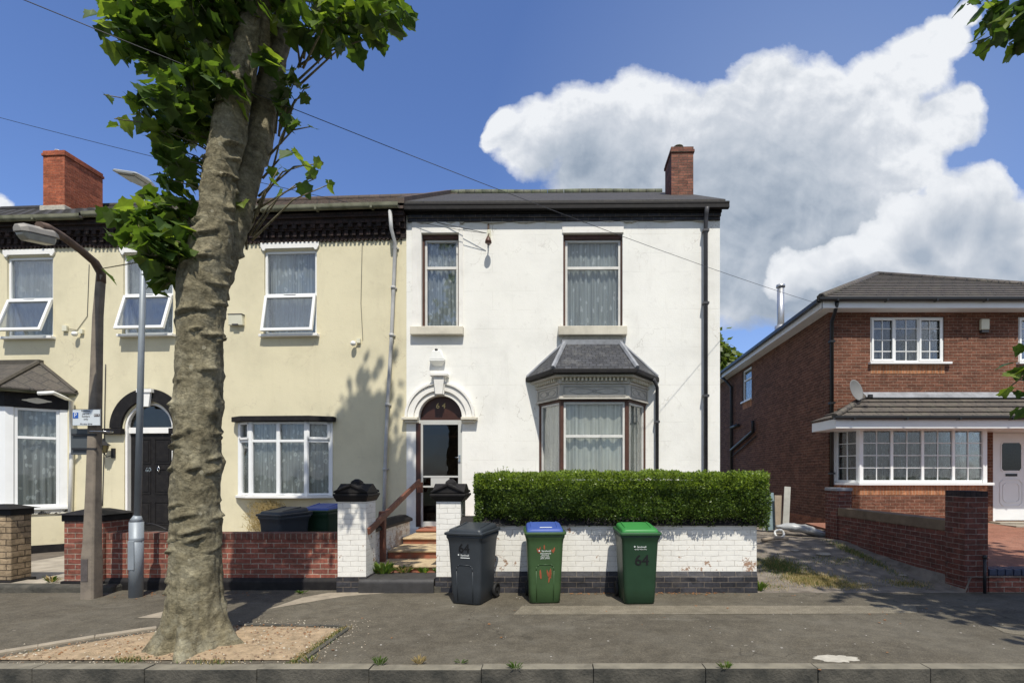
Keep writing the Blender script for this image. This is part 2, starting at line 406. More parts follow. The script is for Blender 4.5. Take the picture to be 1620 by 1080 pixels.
edging = simple('concrete_edging', (.30,.255,.19), .9, .3, 7, .4)
soil = simple('dry_soil', (.36,.265,.165), .95, .3, 11, 1.0, 38, c2=(.22,.165,.10), bdist=.02)
gravel = simple('dirt_gravel', (.205,.175,.14), .95, .5, 5, 1.0, 60, c2=(.10,.085,.065), bdist=.015)
garden_m = simple('garden_earth', (.12,.10,.08), .95, .5, 4, .8, 30)
red_tarmac = asphalt('red_forecourt', (.26,.12,.08), dirt=(.22,.15,.11))
path_stone = simple('path_stone', (.34,.30,.24), .9, .4, 3, .4)
conc = simple('lamp_concrete', (.215,.18,.14), .9, .25, 6, .6, 80, c2=(.13,.11,.09))
steel = simple('grey_galvanised_steel', (.27,.30,.325), .5, .12, 5, .12, metal=.2)
lamp_dark = simple('rusty_lamp_arm', (.12,.08,.06), .8, .5, 9, .4)
lamp_alu = simple('lantern_canopy', (.30,.28,.25), .6, .25, 6, .2)
lamp_bowl = simple('lantern_bowl', (.34,.33,.28), .3, .25, 9, .1, spec=.6)
iron = simple('black_iron', (.02,.02,.022), .5, .3, 9, .2)
chrome = simple('chrome', (.6,.6,.6), .2, .05, 3, 0, metal=1)
brass = simple('brass', (.6,.42,.18), .3, .1, 3, 0, metal=1)
zinc = simple('zinc_flue', (.55,.56,.57), .35, .15, 5, .1, metal=.7)
# ------------------------------------------------------------ building helpers
def arc(cx, cz, r, a0, a1, n):
    return [(cx + r * math.cos(a0 + (a1 - a0) * i / n), cz + r * math.sin(a0 + (a1 - a0) * i / n)) for i in range(n + 1)]

def front_wall(mb, s0, s1, z0, z1, holes, reveal=.14, mi=0, rmi=0):
    """plane y=0 with openings; hole=(x0,x1,z0,z1,spring or None)"""
    xs = sorted({s0, s1} | {h[0] for h in holes} | {h[1] for h in holes})
    zs = sorted({z0, z1} | {h[2] for h in holes} | {h[3] for h in holes})
    xs = [x for x in xs if s0 <= x <= s1]; zs = [z for z in zs if z0 <= z <= z1]
    for i in range(len(xs) - 1):
        for j in range(len(zs) - 1):
            cx, cz = (xs[i] + xs[i+1]) / 2, (zs[j] + zs[j+1]) / 2
            if any(h[0] < cx < h[1] and h[2] < cz < h[3] for h in holes): continue
            mb.poly([(xs[i],0,zs[j]),(xs[i+1],0,zs[j]),(xs[i+1],0,zs[j+1]),(xs[i],0,zs[j+1])], mi)
    for h in holes:
        x0, x1, a, b = h[:4]
        sp = h[4] if len(h) > 4 else None
        if sp is None:
            mb.poly([(x0,0,b),(x1,0,b),(x1,reveal,b),(x0,reveal,b)], rmi)
            top = b
        else:                                       # round arch: spring height sp, top b
            cx = (x0 + x1) / 2; r = (x1 - x0) / 2; n = 18
            A = arc(cx, sp, r, math.pi, 0, n)
            A = [(x, sp + (z - sp) * (b - sp) / r) for x, z in A]
            for i in range(n):
                (xa, za), (xb, zb) = A[i], A[i+1]
                mb.poly([(xa,0,za),(xb,0,zb),(xb,0,b),(xa,0,b)] if i not in (0, n-1) else ([(xa,0,za),(xb,0,zb),(xb,0,b),(xa,0,b)]), mi)
                mb.poly([(xa,0,za),(xb,0,zb),(xb,reveal,zb),(xa,reveal,za)], rmi, True)
            top = sp
        mb.poly([(x0,0,a),(x0,0,top),(x0,reveal,top),(x0,reveal,a)], rmi)
        mb.poly([(x1,0,top),(x1,0,a),(x1,reveal,a),(x1,reveal,top)], rmi)
        mb.poly([(x0,0,a),(x0,reveal,a),(x1,reveal,a),(x1,0,a)], rmi)

def frame_T(A, B, z=0):
    """matrix: local x along A->B (plan points), y inward, z up, origin A"""
    d = Vector((B[0]-A[0], B[1]-A[1], 0)); L = d.length; d.normalize()
    n = Vector((-d.y, d.x, 0))
    M = Matrix(((d.x, n.x, 0, A[0]), (d.y, n.y, 0, A[1]), (0, 0, 1, z), (0, 0, 0, 1)))
    return M, L

def curtain_mesh(mb, x0, x1, z0, z1, y, amp=.022, per=.11, seed=1, n=None):
    rr = random.Random(seed); ph = rr.random() * 6
    n = n or max(24, int((x1 - x0) / .012)); cols = []
    for i in range(n + 1):
        t = i / n; x = x0 + (x1 - x0) * t
        w = math.sin(x / per * 6.283 + ph + 1.3 * math.sin(x * 9 + ph)) * amp + math.sin(x / per * 2.3 + ph) * amp * .6
        cols.append([(x, y + w * k, z0 + (z1 - z0) * (1 - q)) for q, k in ((0, .35), (.3, .8), (.65, 1.05), (1, 1.25))])
    b = mb.add([p for c in cols for p in c])
    for i in range(n):
        for k in range(3):
            mb.face((b+i*4+k, b+(i+1)*4+k, b+(i+1)*4+k+1, b+i*4+k+1), 0, True)

def window(parent, T, x0, x1, z0, z1, fw=.05, vs=(), hs=(), fmat=None, cmat=None, cy=.12, gl=None, depth=.06,
           bars=(), extra=None, name='window', label=None, ctop=0.0, cbot=0.0, bevel=.004, seed=1, dark=True, per=.11, amp=.022):
    """vs: (x,width) full-height mullions; hs: (z,width,xa,xb) transoms; bars: thin glazing bars (x0,x1,z0,z1)"""
    mb = MB(); mb.T = T
    mb.box(x0, x0+fw, 0, depth, z0, z1); mb.box(x1-fw, x1, 0, depth, z0, z1)
    mb.box(x0+fw, x1-fw, .0, depth, z0, z0+fw); mb.box(x0+fw, x1-fw, .0, depth, z1-fw, z1)
    for x, w in vs: mb.box(x-w/2, x+w/2, -.003, depth-.003, z0+fw, z1-fw)
    for z, w, xa, xb in hs: mb.box(xa, xb, -.006, depth-.006, z-w/2, z+w/2)
    for a, b_, c, d in bars: mb.box(a, b_, .012, .038, c, d)
    if extra: extra(mb)
    w = mb.build(name, fmat or upvc, parent, bevel)
    if label: w['label'] = label
    g = MB(); g.T = T
    g.box(x0+fw*.5, x1-fw*.5, .026, .032, z0+fw*.5, z1-fw*.5)
    g.build('pane', gl or glass, w)
    if cmat is not None:
        c = MB(); c.T = T
        curtain_mesh(c, x0+.01, x1-.01, z0+cbot+.01, z1-ctop-.01, cy, seed=seed, per=per, amp=amp)
        c.build('curtain', cmat, w)
    if dark:                                        # near-black box, the unlit room's darkness put into its colour
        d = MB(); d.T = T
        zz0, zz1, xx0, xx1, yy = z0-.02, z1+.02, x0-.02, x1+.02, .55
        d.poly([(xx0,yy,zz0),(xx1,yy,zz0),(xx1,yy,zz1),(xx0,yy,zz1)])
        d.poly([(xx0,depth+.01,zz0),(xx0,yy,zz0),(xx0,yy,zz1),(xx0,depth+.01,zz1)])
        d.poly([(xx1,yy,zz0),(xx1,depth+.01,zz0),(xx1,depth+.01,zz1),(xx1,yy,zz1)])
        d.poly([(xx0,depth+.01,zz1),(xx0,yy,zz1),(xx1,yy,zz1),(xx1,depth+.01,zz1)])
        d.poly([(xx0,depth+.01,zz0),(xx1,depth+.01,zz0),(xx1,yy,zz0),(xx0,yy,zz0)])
        d.build('dark_room_backing', room_dark, w)
    return w

def slates_roof(name, c1, c2, w, h, gap=.012, moss=(.10,.12,.05), moss_amt=.4, mortar=(.03,.03,.03)):
    m, nt, b = newmat(name)
    uv, co = None, objco(nt)
    s = nt.nodes.new('ShaderNodeSeparateXYZ'); nt.links.new(co, s.inputs[0])
    c = nt.nodes.new('ShaderNodeCombineXYZ'); nt.links.new(s.outputs[0], c.inputs[0])
    nt.links.new(mth(nt, 'ADD', mth(nt, 'MULTIPLY', s.outputs[1], .86), mth(nt, 'MULTIPLY', s.outputs[2], .5)), c.inputs[1])
    t = nt.nodes.new('ShaderNodeTexBrick'); nt.links.new(c.outputs[0], t.inputs['Vector'])
    t.inputs['Scale'].default_value = 1; t.inputs['Brick Width'].default_value = w; t.inputs['Row Height'].default_value = h
    t.inputs['Mortar Size'].default_value = gap; t.inputs['Mortar Smooth'].default_value = .3
    t.inputs['Color1'].default_value = (*c1, 1); t.inputs['Color2'].default_value = (*c2, 1); t.inputs['Mortar'].default_value = (*mortar, 1)
    n = noi(nt, co, 5, 6, .7)
    cc = mix(nt, .8, t.outputs['Color'], ramp(nt, noi(nt, co, 30, 4), [(.3, .6), (.7, 1.3)]), 'MULTIPLY')
    cc = mix(nt, mth(nt, 'MULTIPLY', ramp(nt, n, [(.5, 0.0), (.72, 1.0)]), moss_amt), cc, moss)
    nt.links.new(cc, b.inputs['Base Color']); b.inputs['Roughness'].default_value = .75
    bump(nt, b, mth(nt, 'ADD', mth(nt, 'SUBTRACT', 1.0, t.outputs['Fac']), mth(nt, 'MULTIPLY', n, .4)), .7, .012)
    return m
slate = slates_roof('roof_slates', (.050,.045,.040), (.034,.031,.029), .25, .2, .006, (.085,.078,.058), .4)
bay_slate = slates_roof('bay_slates', (.050,.053,.062), (.026,.028,.034), .13, .09, .008, (.20,.195,.18), .4, (.012,.012,.014))
tile = slates_roof('concrete_tiles', (.095,.062,.045), (.062,.043,.034), .3, .3, .008, (.10,.10,.05), .5)
tile2 = slates_roof('brown_grey_tiles', (.105,.088,.072), (.08,.068,.058), .3, .22, .012, (.17,.17,.11), .4)

def slab(mb, a, b, c, d, t=.05, mi=0):
    """roof slab with corners a,b (eave) c,d (ridge), thickness t downwards"""
    P = [Vector(p) for p in (a, b, c, d)]
    lo = [p - Vector((0, 0, t)) for p in P]
    mb.prism(lo, P, mi)

def gutter(parent, s0, s1, y, z, mat, name='gutter', size=.11, h=.1):
    mb = MB(); n = 8
    prof = [(-size/2, h*.5), (-size/2, 0)] + [(-size/2*math.cos(t), -h*.5*math.sin(t)) for t in [math.pi*i/n for i in range(1, n)]] + [(size/2, 0), (size/2, h*.5)]
    ins = [(p[0]*.86, p[1]*.86 + .006) for p in reversed(prof)]
    full = prof + ins
    mb.prism([(s0, y+p[0], z+p[1]) for p in full], [(s1, y+p[0], z+p[1]) for p in full])
    k = s0 + .4
    while k < s1:
        mb.box(k-.02, k+.02, y-size/2-.006, y+size/2+.006, z-h*.55, z+h*.1); k += 1.1
    return mb.build(name, mat, parent)

def pipe_brackets(mb, x, y, zs, r):
    for z in zs:
        mb.box(x-r*1.35, x+r*1.35, y-r*1.2, y+r*1.4, z-.022, z+.022)

# ============================================================ CREAM TERRACE
F1 = Frame(643, 10.0, -3.2)
def root_at(fr, s, name, label, cat, group=None):
    c, S = math.cos(fr.th), math.sin(fr.th)
    t = thing(name, label, cat, (fr.x0 + s*c, fr.y0 + s*S, 0), fr.th, group)
    t['_s'] = s
    return t
def shifted(fr, s):
    """frame whose local origin sits at s"""
    g = Frame(0, 1, 0); c, S = math.cos(fr.th), math.sin(fr.th)
    g.x0 = fr.x0 + s*c; g.y0 = fr.y0 + s*S; g.th = fr.th
    return g
I4 = Matrix.Identity(4)
ZE = 6.70                                            # eaves of the terrace
def house_shell(parent, L, zE, depth, holes, mat, rmat, ridge_z, name='wall', reveal=.14, zb=-.15):
    mb = MB()
    front_wall(mb, 0, L, zb, zE, holes, reveal, 0, 1)
    mb.poly([(L,0,zb),(L,depth,zb),(L,depth,zE),(L,depth/2,ridge_z),(L,0,zE)])
    mb.poly([(0,depth,zb),(0,0,zb),(0,0,zE),(0,depth/2,ridge_z),(0,depth,zE)])
    mb.poly([(L,depth,zb),(0,depth,zb),(0,depth,zE),(L,depth,zE)])
    return mb.build(name, [mat, rmat], parent)

def corrugated_roof(parent, x0, x1, ye, ze, yr, zr, mat, name='roof', back=True):
    mb = MB()
    nx = int((x1-x0)/.05); rows = 15
    def line(y, z, dz): return [(x0+(x1-x0)*i/nx, y, z+dz+.022*abs(math.sin((x0+(x1-x0)*i/nx)/.3*math.pi))) for i in range(nx+1)]
    L = []
    for r in range(rows):
        t0, t1 = r/rows, (r+1)/rows
        L.append(line(ye+(yr-ye)*t0, ze+(zr-ze)*t0, .025)); L.append(line(ye+(yr-ye)*t1, ze+(zr-ze)*t1, 0))
    b = mb.add([p for l in L for p in l])
    for k in range(len(L)-1):
        for i in range(nx): mb.face((b+k*(nx+1)+i, b+k*(nx+1)+i+1, b+(k+1)*(nx+1)+i+1, b+(k+1)*(nx+1)+i), 0, False)
    slab(mb, (x0,ye,ze-.01), (x1,ye,ze-.01), (x1,yr,zr-.01), (x0,yr,zr-.01), .05)
    if back: slab(mb, (x1,2*yr-ye,ze), (x0,2*yr-ye,ze), (x0,yr,zr), (x1,yr,zr), .06)
    mb.tube([(x0,yr,zr+.02),(x1,yr,zr+.02)], .1, 8)
    # worn verge of mortar and tile ends
    return mb.build(name, mat, parent)

def corbel_cornice(parent, L, z0, z1, x0=0):
    mb = MB(); H = z1 - z0
    mb.box(x0, L, -.03, -.002, z0, z0+H*.34); mb.box(x0, L, -.08, -.002, z0+H*.36, z0+H*.6)
    mb.box(x0, L, -.13, -.002, z0+H*.6, z0+H*.8); mb.box(x0, L, -.18, -.002, z0+H*.8, z1)
    k = x0 + .03
    while k < L - .08:
        mb.box(k, k+.075, -.075, -.028, z0+H*.12, z0+H*.34); k += .15
    k = x0 + .06
    while k < L - .08:
        mb.box(k, k+.09, -.13, -.078, z0+H*.42, z0+H*.6); k += .19
    k = x0 + .01
    while k < L - .05:
        mb.box(k, k+.04, -.05, -.003, z0-.035, z0); k += .085
    return mb.build('cornice', black_brick, parent)

def lintel(parent, x0, x1, z0, z1, mat, y=-.035, sp=.06):
    mb = MB()
    P = [(x0-sp, z1), (x0-sp, z0+(z1-z0)*.45), (x0-sp*.2, z0-.01), (x0+.02, z0-.01), (x0+.05, z0+.03), (x1-.05, z0+.03), (x1-.02, z0-.01), (x1+sp*.2, z0-.01), (x1+sp, z0+(z1-z0)*.45), (x1+sp, z1)]
    mb.prism([(x, y, z) for x, z in P], [(x, -.002, z) for x, z in P])
    return mb.build('lintel', mat, parent, .006)

def tilt_window(parent, x0, x1, z0, z1, zt, ang, lab, seed):
    fw = .05
    def ex(mb):
        old = mb.T
        h = zt - .03 - z0 - .01
        mb.T = old @ Matrix.Translation((0, -.004, zt-.02)) @ Matrix.Rotation(R(-ang), 4, 'X')
        f2 = .055
        mb.box(x0+.015, x0+.015+f2, -.05, 0, -h, 0); mb.box(x1-.015-f2, x1-.015, -.05, 0, -h, 0)
        mb.box(x0+.015+f2, x1-.015-f2, -.05, 0, -h, -h+f2); mb.box(x0+.015+f2, x1-.015-f2, -.05, 0, -f2, 0)
        mb.T = old
        mb.box((x0+x1)/2-.12, (x0+x1)/2+.12, -.065, -.03, zt-.012, zt+.012)
    T = Matrix.Translation((0, .035, 0))
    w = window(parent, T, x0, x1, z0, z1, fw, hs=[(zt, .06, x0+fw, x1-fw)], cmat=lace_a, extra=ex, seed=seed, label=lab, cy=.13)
    g = MB(); g.T = T @ Matrix.Translation((0, -.004, zt-.02)) @ Matrix.Rotation(R(-ang), 4, 'X'); h = zt-.03-z0-.01
    g.box(x0+.06, x1-.06, -.028, -.022, -h+.05, -.045)
    g.build('pane', glass, w)
    s = MB(); s.box(x0-.06, x1+.06, -.10, .03, z0-.055, z0-.004); s.build('sill', cream_trim, w, .006)
    return w

# ---- number 60
S60 = F1.x(150); f60 = shifted(F1, S60); L60 = -S60
h60 = root_at(F1, S60, 'terraced_house', 'cream rendered terraced house numbered 60 with a black arched doorway and three-quarter-height downpipe', 'house')
h60['label'] = 'cream rendered terraced house numbered 60 with black arched doorway and bow window'
def rect(fr, p0, p1, y0, y1, y=0):
    xa, _ = fr.q(p0, y0, y); xb, _ = fr.q(p1, y0, y); pm = (p0+p1)/2
    return xa, xb, fr.z(pm, y1, y), fr.z(pm, y0, y)
wC = rect(f60, 418, 501, 396, 529); wB = rect(f60, 195, 274, 402, 529)
# ground window opening and doorway
wG = rect(f60, 384, 520, 668, 783)
dcx = f60.x(235); dr = f60.x(235+39) - dcx; dsp = f60.z(235, 677); dbot = f60.z(235, 840)
hol = [wC, wB, wG, (dcx-dr, dcx+dr, dbot, dsp+dr, dsp)]
house_shell(h60, L60, ZE, 8.0, hol, cream, cream, 9.18)
corrugated_roof(h60, -.0, L60+.02, -.25, ZE+.06, 4.0, 9.26, tile)
corbel_cornice(h60, L60, f60.z(500, 381), ZE-.0)
gutter(h60, .02, L60-.06, -.26, f60.z(500, 328, -.26)-.01, gutter_grey)
lb = 'white window under the eaves with its lower sash tilted open, right of the trunk'
lintel(h60, wC[0], wC[1], wC[3]+.0, f60.z(460, 384), cream_trim); lintel(h60, wB[0], wB[1], wB[3], f60.z(235, 388), cream_trim)
tilt_window(h60, *wC, f60.z(460, 466), 11, None, 3)
tilt_window(h60, *wB, f60.z(235, 466), 17, None, 5)
# shallow bow window
xa, xb = f60.x(380), f60.x(524); d = .17; z0, z1 = wG[2], wG[3]
pl = [(xa, -.01), (xa+.33, -d), (xb-.42, -d), (xb, -.01)]
bow = MB()
bow.extr([(xa-.09, 0), (xa-.06, -.06), (xa+.28, -d-.08), (xb-.37, -d-.08), (xb+.06, -.06), (xb+.09, 0)], z0-.05, z0-.002)
sl = bow.build('sill', cream_trim, None, .006)
hd = MB(); hd.extr([(xa-.10, 0), (xa-.10, -.12), (xa+.2, -d-.12), (xb-.3, -d-.12), (xb+.10, -.12), (xb+.10, 0)], z1+.003, f60.z(450, 660))
bw = MB()
for A, B in zip(pl[:-1], pl[1:]):
    pass
for A in pl:
    bw.box(A[0]-.035, A[0]+.035, A[1]-.012, A[1]+.05, z0, z1)
bw = bw.build('bow_window', upvc, h60, .004)
sl.parent = bw; hd.build('flat_roof', black_paint, bw, .008)
zt = f60.z(450, 698)
for i, (A, B) in enumerate(zip(pl[:-1], pl[1:])):
    T, Ls = frame_T(A, B)
    def ex(mb, Ls=Ls):
        mb.box(.02, Ls-.02, -.03, 0, zt+.03, zt+.075); mb.box(.02, Ls-.02, -.03, 0, z1-.05, z1)
        mb.box(.02, .065, -.03, 0, zt+.03, z1); mb.box(Ls-.065, Ls-.02, -.03, 0, zt+.03, z1)
    vs = [(Ls/2, .07)] if i == 1 else ()
    # frames and glass of the three facets, all sub-parts of the bow window
    m = MB(); m.T = T; fw = .045
    m.box(0, fw, .002, .058, z0+.004, z1-.004); m.box(Ls-fw, Ls, .002, .058, z0+.004, z1-.004)
    m.box(fw, Ls-fw, .002, .058, z0+.004, z0+fw); m.box(fw, Ls-fw, .002, .058, z1-fw, z1-.004)
    m.box(fw, Ls-fw, -.004, .052, zt-.025, zt+.025)
    for x, w_ in vs: m.box(x-w_/2, x+w_/2, -.006, .054, z0+.01, z1-.01)
    if i != 1: ex(m)
    m.build('window_frame', upvc, bw, .003)
    g = MB(); g.T = T; g.box(.02, Ls-.02, .028, .034, z0+.02, z1-.02); g.build('pane', glass, bw)
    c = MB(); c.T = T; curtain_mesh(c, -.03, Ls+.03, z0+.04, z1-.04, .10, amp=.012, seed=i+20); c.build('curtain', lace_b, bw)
d_ = MB(); d_.box(wG[0], wG[1], .5, .52, z0, z1); d_.box(wG[0]-.3, wG[1]+.3, .141, .15, z0-.3, z0-.001); d_.build('dark_room_backing', room_dark, bw)

# ---- doorway of number 60
def arch_ring(mb, cx, cz, r0, r1, y0, y1, n=28, mi=0):
    A = arc(cx, cz, r0, math.pi, 0, n); B = arc(cx, cz, r1, math.pi, 0, n)
    ring = []
    for (xa, za), (xb, zb) in zip(A, B):
        ring.append([(xa, y0, za), (xb, y0, zb), (xb, y1, zb), (xa, y1, za)])
    b = mb.add([p for r_ in ring for p in r_])
    for i in range(n):
        for k in range(4):
            kk = (k+1) % 4
            mb.face((b+i*4+k, b+i*4+kk, b+(i+1)*4+kk, b+(i+1)*4+k), mi, k in (1, 3))
    mb.face([b+3, b+2, b+1, b]); mb.face([b+n*4+i for i in range(4)])
ro = f60.x(235) - f60.x(176)
a = MB(); arch_ring(a, dcx, dsp, dr+.03, ro, -.05, -.002)
a.box(dcx-ro-.12, dcx-dr+.02, -.10, -.002, dsp-.12, dsp-.01); a.box(dcx+dr-.02, dcx+ro+.12, -.10, -.002, dsp-.12, dsp-.01)
ar = a.build('door_arch', black_paint, h60, .006)
k = MB(); zk = f60.z(235, 622); zk0 = f60.z(235, 644)
k.prism([(dcx-.085,-.10,zk0),(dcx+.085,-.10,zk0),(dcx+.12,-.10,zk),(dcx-.12,-.10,zk)], [(dcx-.085,-.0505,zk0),(dcx+.085,-.0505,zk0),(dcx+.12,-.0505,zk),(dcx-.12,-.0505,zk)])
k.box(dcx-.16, dcx+.16, -.12, -.002, zk, zk+.07); k.build('keystone', cream_trim, ar, .005)
a = MB(); arch_ring(a, dcx, dsp, dr-.05, dr-.003, .02, .13)
a.box(dcx-dr+.003, dcx-dr+.05, .02, .13, dbot, dsp); a.box(dcx+dr-.05, dcx+dr-.003, .02, .13, dbot, dsp)
a.box(dcx-dr+.05, dcx+dr-.05, .06, .12, dsp-.10, dsp+.02)
df = a.build('door_frame', cream_trim, h60, .004)
a = MB(); P = [(dcx-dr+.05, dsp+.02)] + [(x, z) for x, z in arc(dcx, dsp, dr-.05, math.pi, 0, 20)][1:-1] + [(dcx+dr-.05, dsp+.02)]
a.prism([(x, .09, z) for x, z in P], [(x, .10, z) for x, z in P]); a.build('fanlight', glass_dark, df)
a = MB(); a.box(dcx-dr, dcx+dr, .40, .42, dbot, dsp+dr); a.build('dark_hall_backing', room_dark, df)  # near-black sheet paints the darkness of the hall
def panel_door(parent, x0, x1, z0, z1, y, mat, panels, name='door'):
    mb = MB(); mb.box(x0, x1, y, y+.045, z0, z1)
    for a_, b_, c_, d_ in panels:
        w_ = .02
        mb.box(a_, b_, y-.010, y-.001, c_, c_+w_); mb.box(a_, b_, y-.010, y-.001, d_-w_, d_)
        mb.box(a_, a_+w_, y-.010, y-.001, c_+w_, d_-w_); mb.box(b_-w_, b_, y-.010, y-.001, c_+w_, d_-w_)
        mb.box(a_+.05, b_-.05, y-.008, y-.001, c_+.05, d_-.05)
    return mb.build(name, mat, parent, .003)
dx0, dx1, dz1 = dcx-dr+.055, dcx+dr-.055, dsp-.105
dm = (dx0+dx1)/2
door = panel_door(h60, dx0, dx1, dbot+.01, dz1, .10, black_paint,
    [(dx0+.08, dm-.04, dz1-.62, dz1-.1), (dm+.04, dx1-.08, dz1-.62, dz1-.1), (dx0+.08, dm-.04, dbot+.75, dz1-.72), (dm+.04, dx1-.08, dbot+.75, dz1-.72), (dx0+.08, dm-.04, dbot+.12, dbot+.6), (dm+.04, dx1-.08, dbot+.12, dbot+.6)])
t_ = MB(); text_into(t_, '60', .13, Matrix.Translation((f60.x(234.5, .09), .095, f60.z(234, 743, .09))) @ UPRIGHT, extr=.003); t_.build('door_number', chrome, door)
kn = MB(); kx, kz = f60.x(253, .09), f60.z(253, 741, .09)
kn.tube([(kx, .085, kz+.07), (kx, .06, kz+.05), (kx-.025, .055, kz-.01), (kx, .06, kz-.07), (kx+.025, .055, kz-.01), (kx, .06, kz+.05)], .009, 6); kn.build('knocker', chrome, door)
# downpipe of number 60
p = MB(); r = .036
pts = [(617, 333, -.24), (619, 362, -.22), (625, 385, -.08), (624, 420, -.06), (619, 540, -.06), (613, 640, -.06), (609, 742, -.06), (607, 838, -.06)]
path = [(f60.x(a_, c_), c_, f60.z(a_, b_, c_)) for a_, b_, c_ in pts]
p.tube(path, r, 10)
for (a_, b_) in ((392, 625), (455, 622), (530, 619.5), (640, 613), (742, 609)):
    x, y, z = f60.x(b_, -.06), -.06, f60.z(b_, a_, -.06); p.tube([(x, y, z-.03), (x, y, z+.03)], r*1.3, 10); p.box(x-.06, x+.06, -.03, -.002, z-.012, z+.012)
p.build('downpipe', grey_pipe, h60)
# black service pipe low on the wall is not shown; small fittings are separate things

# ---- number 58 (left)
S58 = F1.x(-330); f58 = shifted(F1, S58); L58 = F1.x(150) - S58
h58 = root_at(F1, S58, 'terraced_house', 'cream rendered terraced house at far left with a slated white bay window', 'house')
wA = rect(f58, 11, 84, 406, 533)
bx1 = f58.x(107); bhw = .0
bx0 = bx1 - 2.55                                        # bay at the wall
bay58 = dict(c=(bx0+bx1)/2, hw=(bx1-bx0)/2, d=.62)
zb_t = f58.z(60, 643, -.5); zb_b = f58.z(60, 803, -.5)
wA2 = (wA[0]-2.2, wA[1]-2.2, wA[2], wA[3])
hol = [wA, wA2, (bx0+.15, bx1-.15, zb_b+.02, zb_t-.02)]
house_shell(h58, L58, ZE, 8.0, hol, cream, cream, 9.18)
corrugated_roof(h58, -.1, L58-.01, -.25, ZE+.06, 4.0, 9.26, slate)
corbel_cornice(h58, L58, f58.z(60, 391), ZE)
gutter(h58, -.1, L58-.02, -.26, f58.z(75, 343, -.26)-.02, gutter_grey)
for wq, sd in ((wA, 8), (wA2, 9)):
    lintel(h58, wq[0], wq[1], wq[3], wq[3]+.14, cream_trim)
    tilt_window(h58, *wq, wq[2] + (wq[3]-wq[2])*.47, 19, None, sd)
def bayplan(c, hf, hw, d): return [(c-hw, 0), (c-hf, -d), (c+hf, -d), (c+hw, 0)]
def bay(parent, c, hf, hw, d, z0, zs, zt, ze, zr, rtop, mats, lights, cmat, zground, name='bay_window', labels=None):
    """zs sill, zt window head, ze eaves, zr roof top; rtop half width of roof at the wall"""
    m = MB(); P = bayplan(c, hf, hw, d)
    m.extr([(c-hw, -.001)] + P[1:3] + [(c+hw, -.001)], zground, zs-.05, 0)
    o = m.build(name, mats['wall'], parent, .004)
    m = MB(); m.extr([(c-hw-.05, -.001), (c-hf-.03, -d-.06), (c+hf+.03, -d-.06), (c+hw+.05, -.001)], zs-.05, zs); m.build('sill', mats['sill'], o, .006)
    m = MB(); e = .02
    m.extr([(c-hw-e, -.001), (c-hf-e*.5, -d-e), (c+hf+e*.5, -d-e), (c+hw+e, -.001)], zt, ze-.16)
    fz = m.build('frieze', mats['frieze'], o, .004)
    return o, fz, P
def bay_windows(o, P, z0, z1, fmat, cmat, post, pmat, specs, fw=.045, inset=.02, gl=None, per=.11):
    """specs per facet: dict(vs, hs, sash)"""
    for i, (A, B) in enumerate(zip(P[:-1], P[1:])):
        T, Ls = frame_T(A, B); sp = specs[i]
        T = T @ Matrix.Translation((0, inset, 0))
        pw = post
        x0, x1 = pw, Ls - pw
        vs = [(x0 + (x1-x0)*t, .06) for t in sp.get('vs', ())]
        hs = [(z0 + (z1-z0)*t, .05, x0+fw, x1-fw) for t in sp.get('hs', ())]
        bars = []
        if sp.get('geo'):
            nl = len(vs) + 1; edges = [x0+fw] + [q for v in vs for q in (v[0]-.03, v[0]+.03)] + [x1-fw]
            for l in range(nl):
                a, b_ = edges[2*l], edges[2*l+1]
                nx, nz = sp['geo']
                for j in range(1, nx): xx = a+(b_-a)*j/nx; bars.append((xx-.009, xx+.009, z0+fw, z1-fw))
                for j in range(1, nz): zz = z0+fw+(z1-z0-2*fw)*j/nz; bars.append((a, b_, zz-.009, zz+.009))
        window(o, T, x0, x1, z0+.002, z1-.002, fw, vs, hs, fmat, cmat, .105, gl=gl, bars=bars, name='window', dark=False, seed=30+i, per=per)
    for i, (A, B) in enumerate(zip(P[:-1], P[1:])):
        T, Ls = frame_T(A, B)
        for a_, b_, k_ in ((0, post-.002, 0), (Ls-post+.002, Ls, .001)):
            m = MB(); m.T = T; m.box(a_, b_, k_, .09+k_, z0, z1); m.build('post', pmat, o, .004)
    m = MB(); (x0, _), (x1, _) = P[0], P[-1]
    m.box(x0+.02, x1-.02, .75, .77, z0-.1, z1+.1); m.box(x0+.02, x1-.02, .2, .75, z0-.1, z0-.08); m.build('dark_room_backing', room_dark, o)

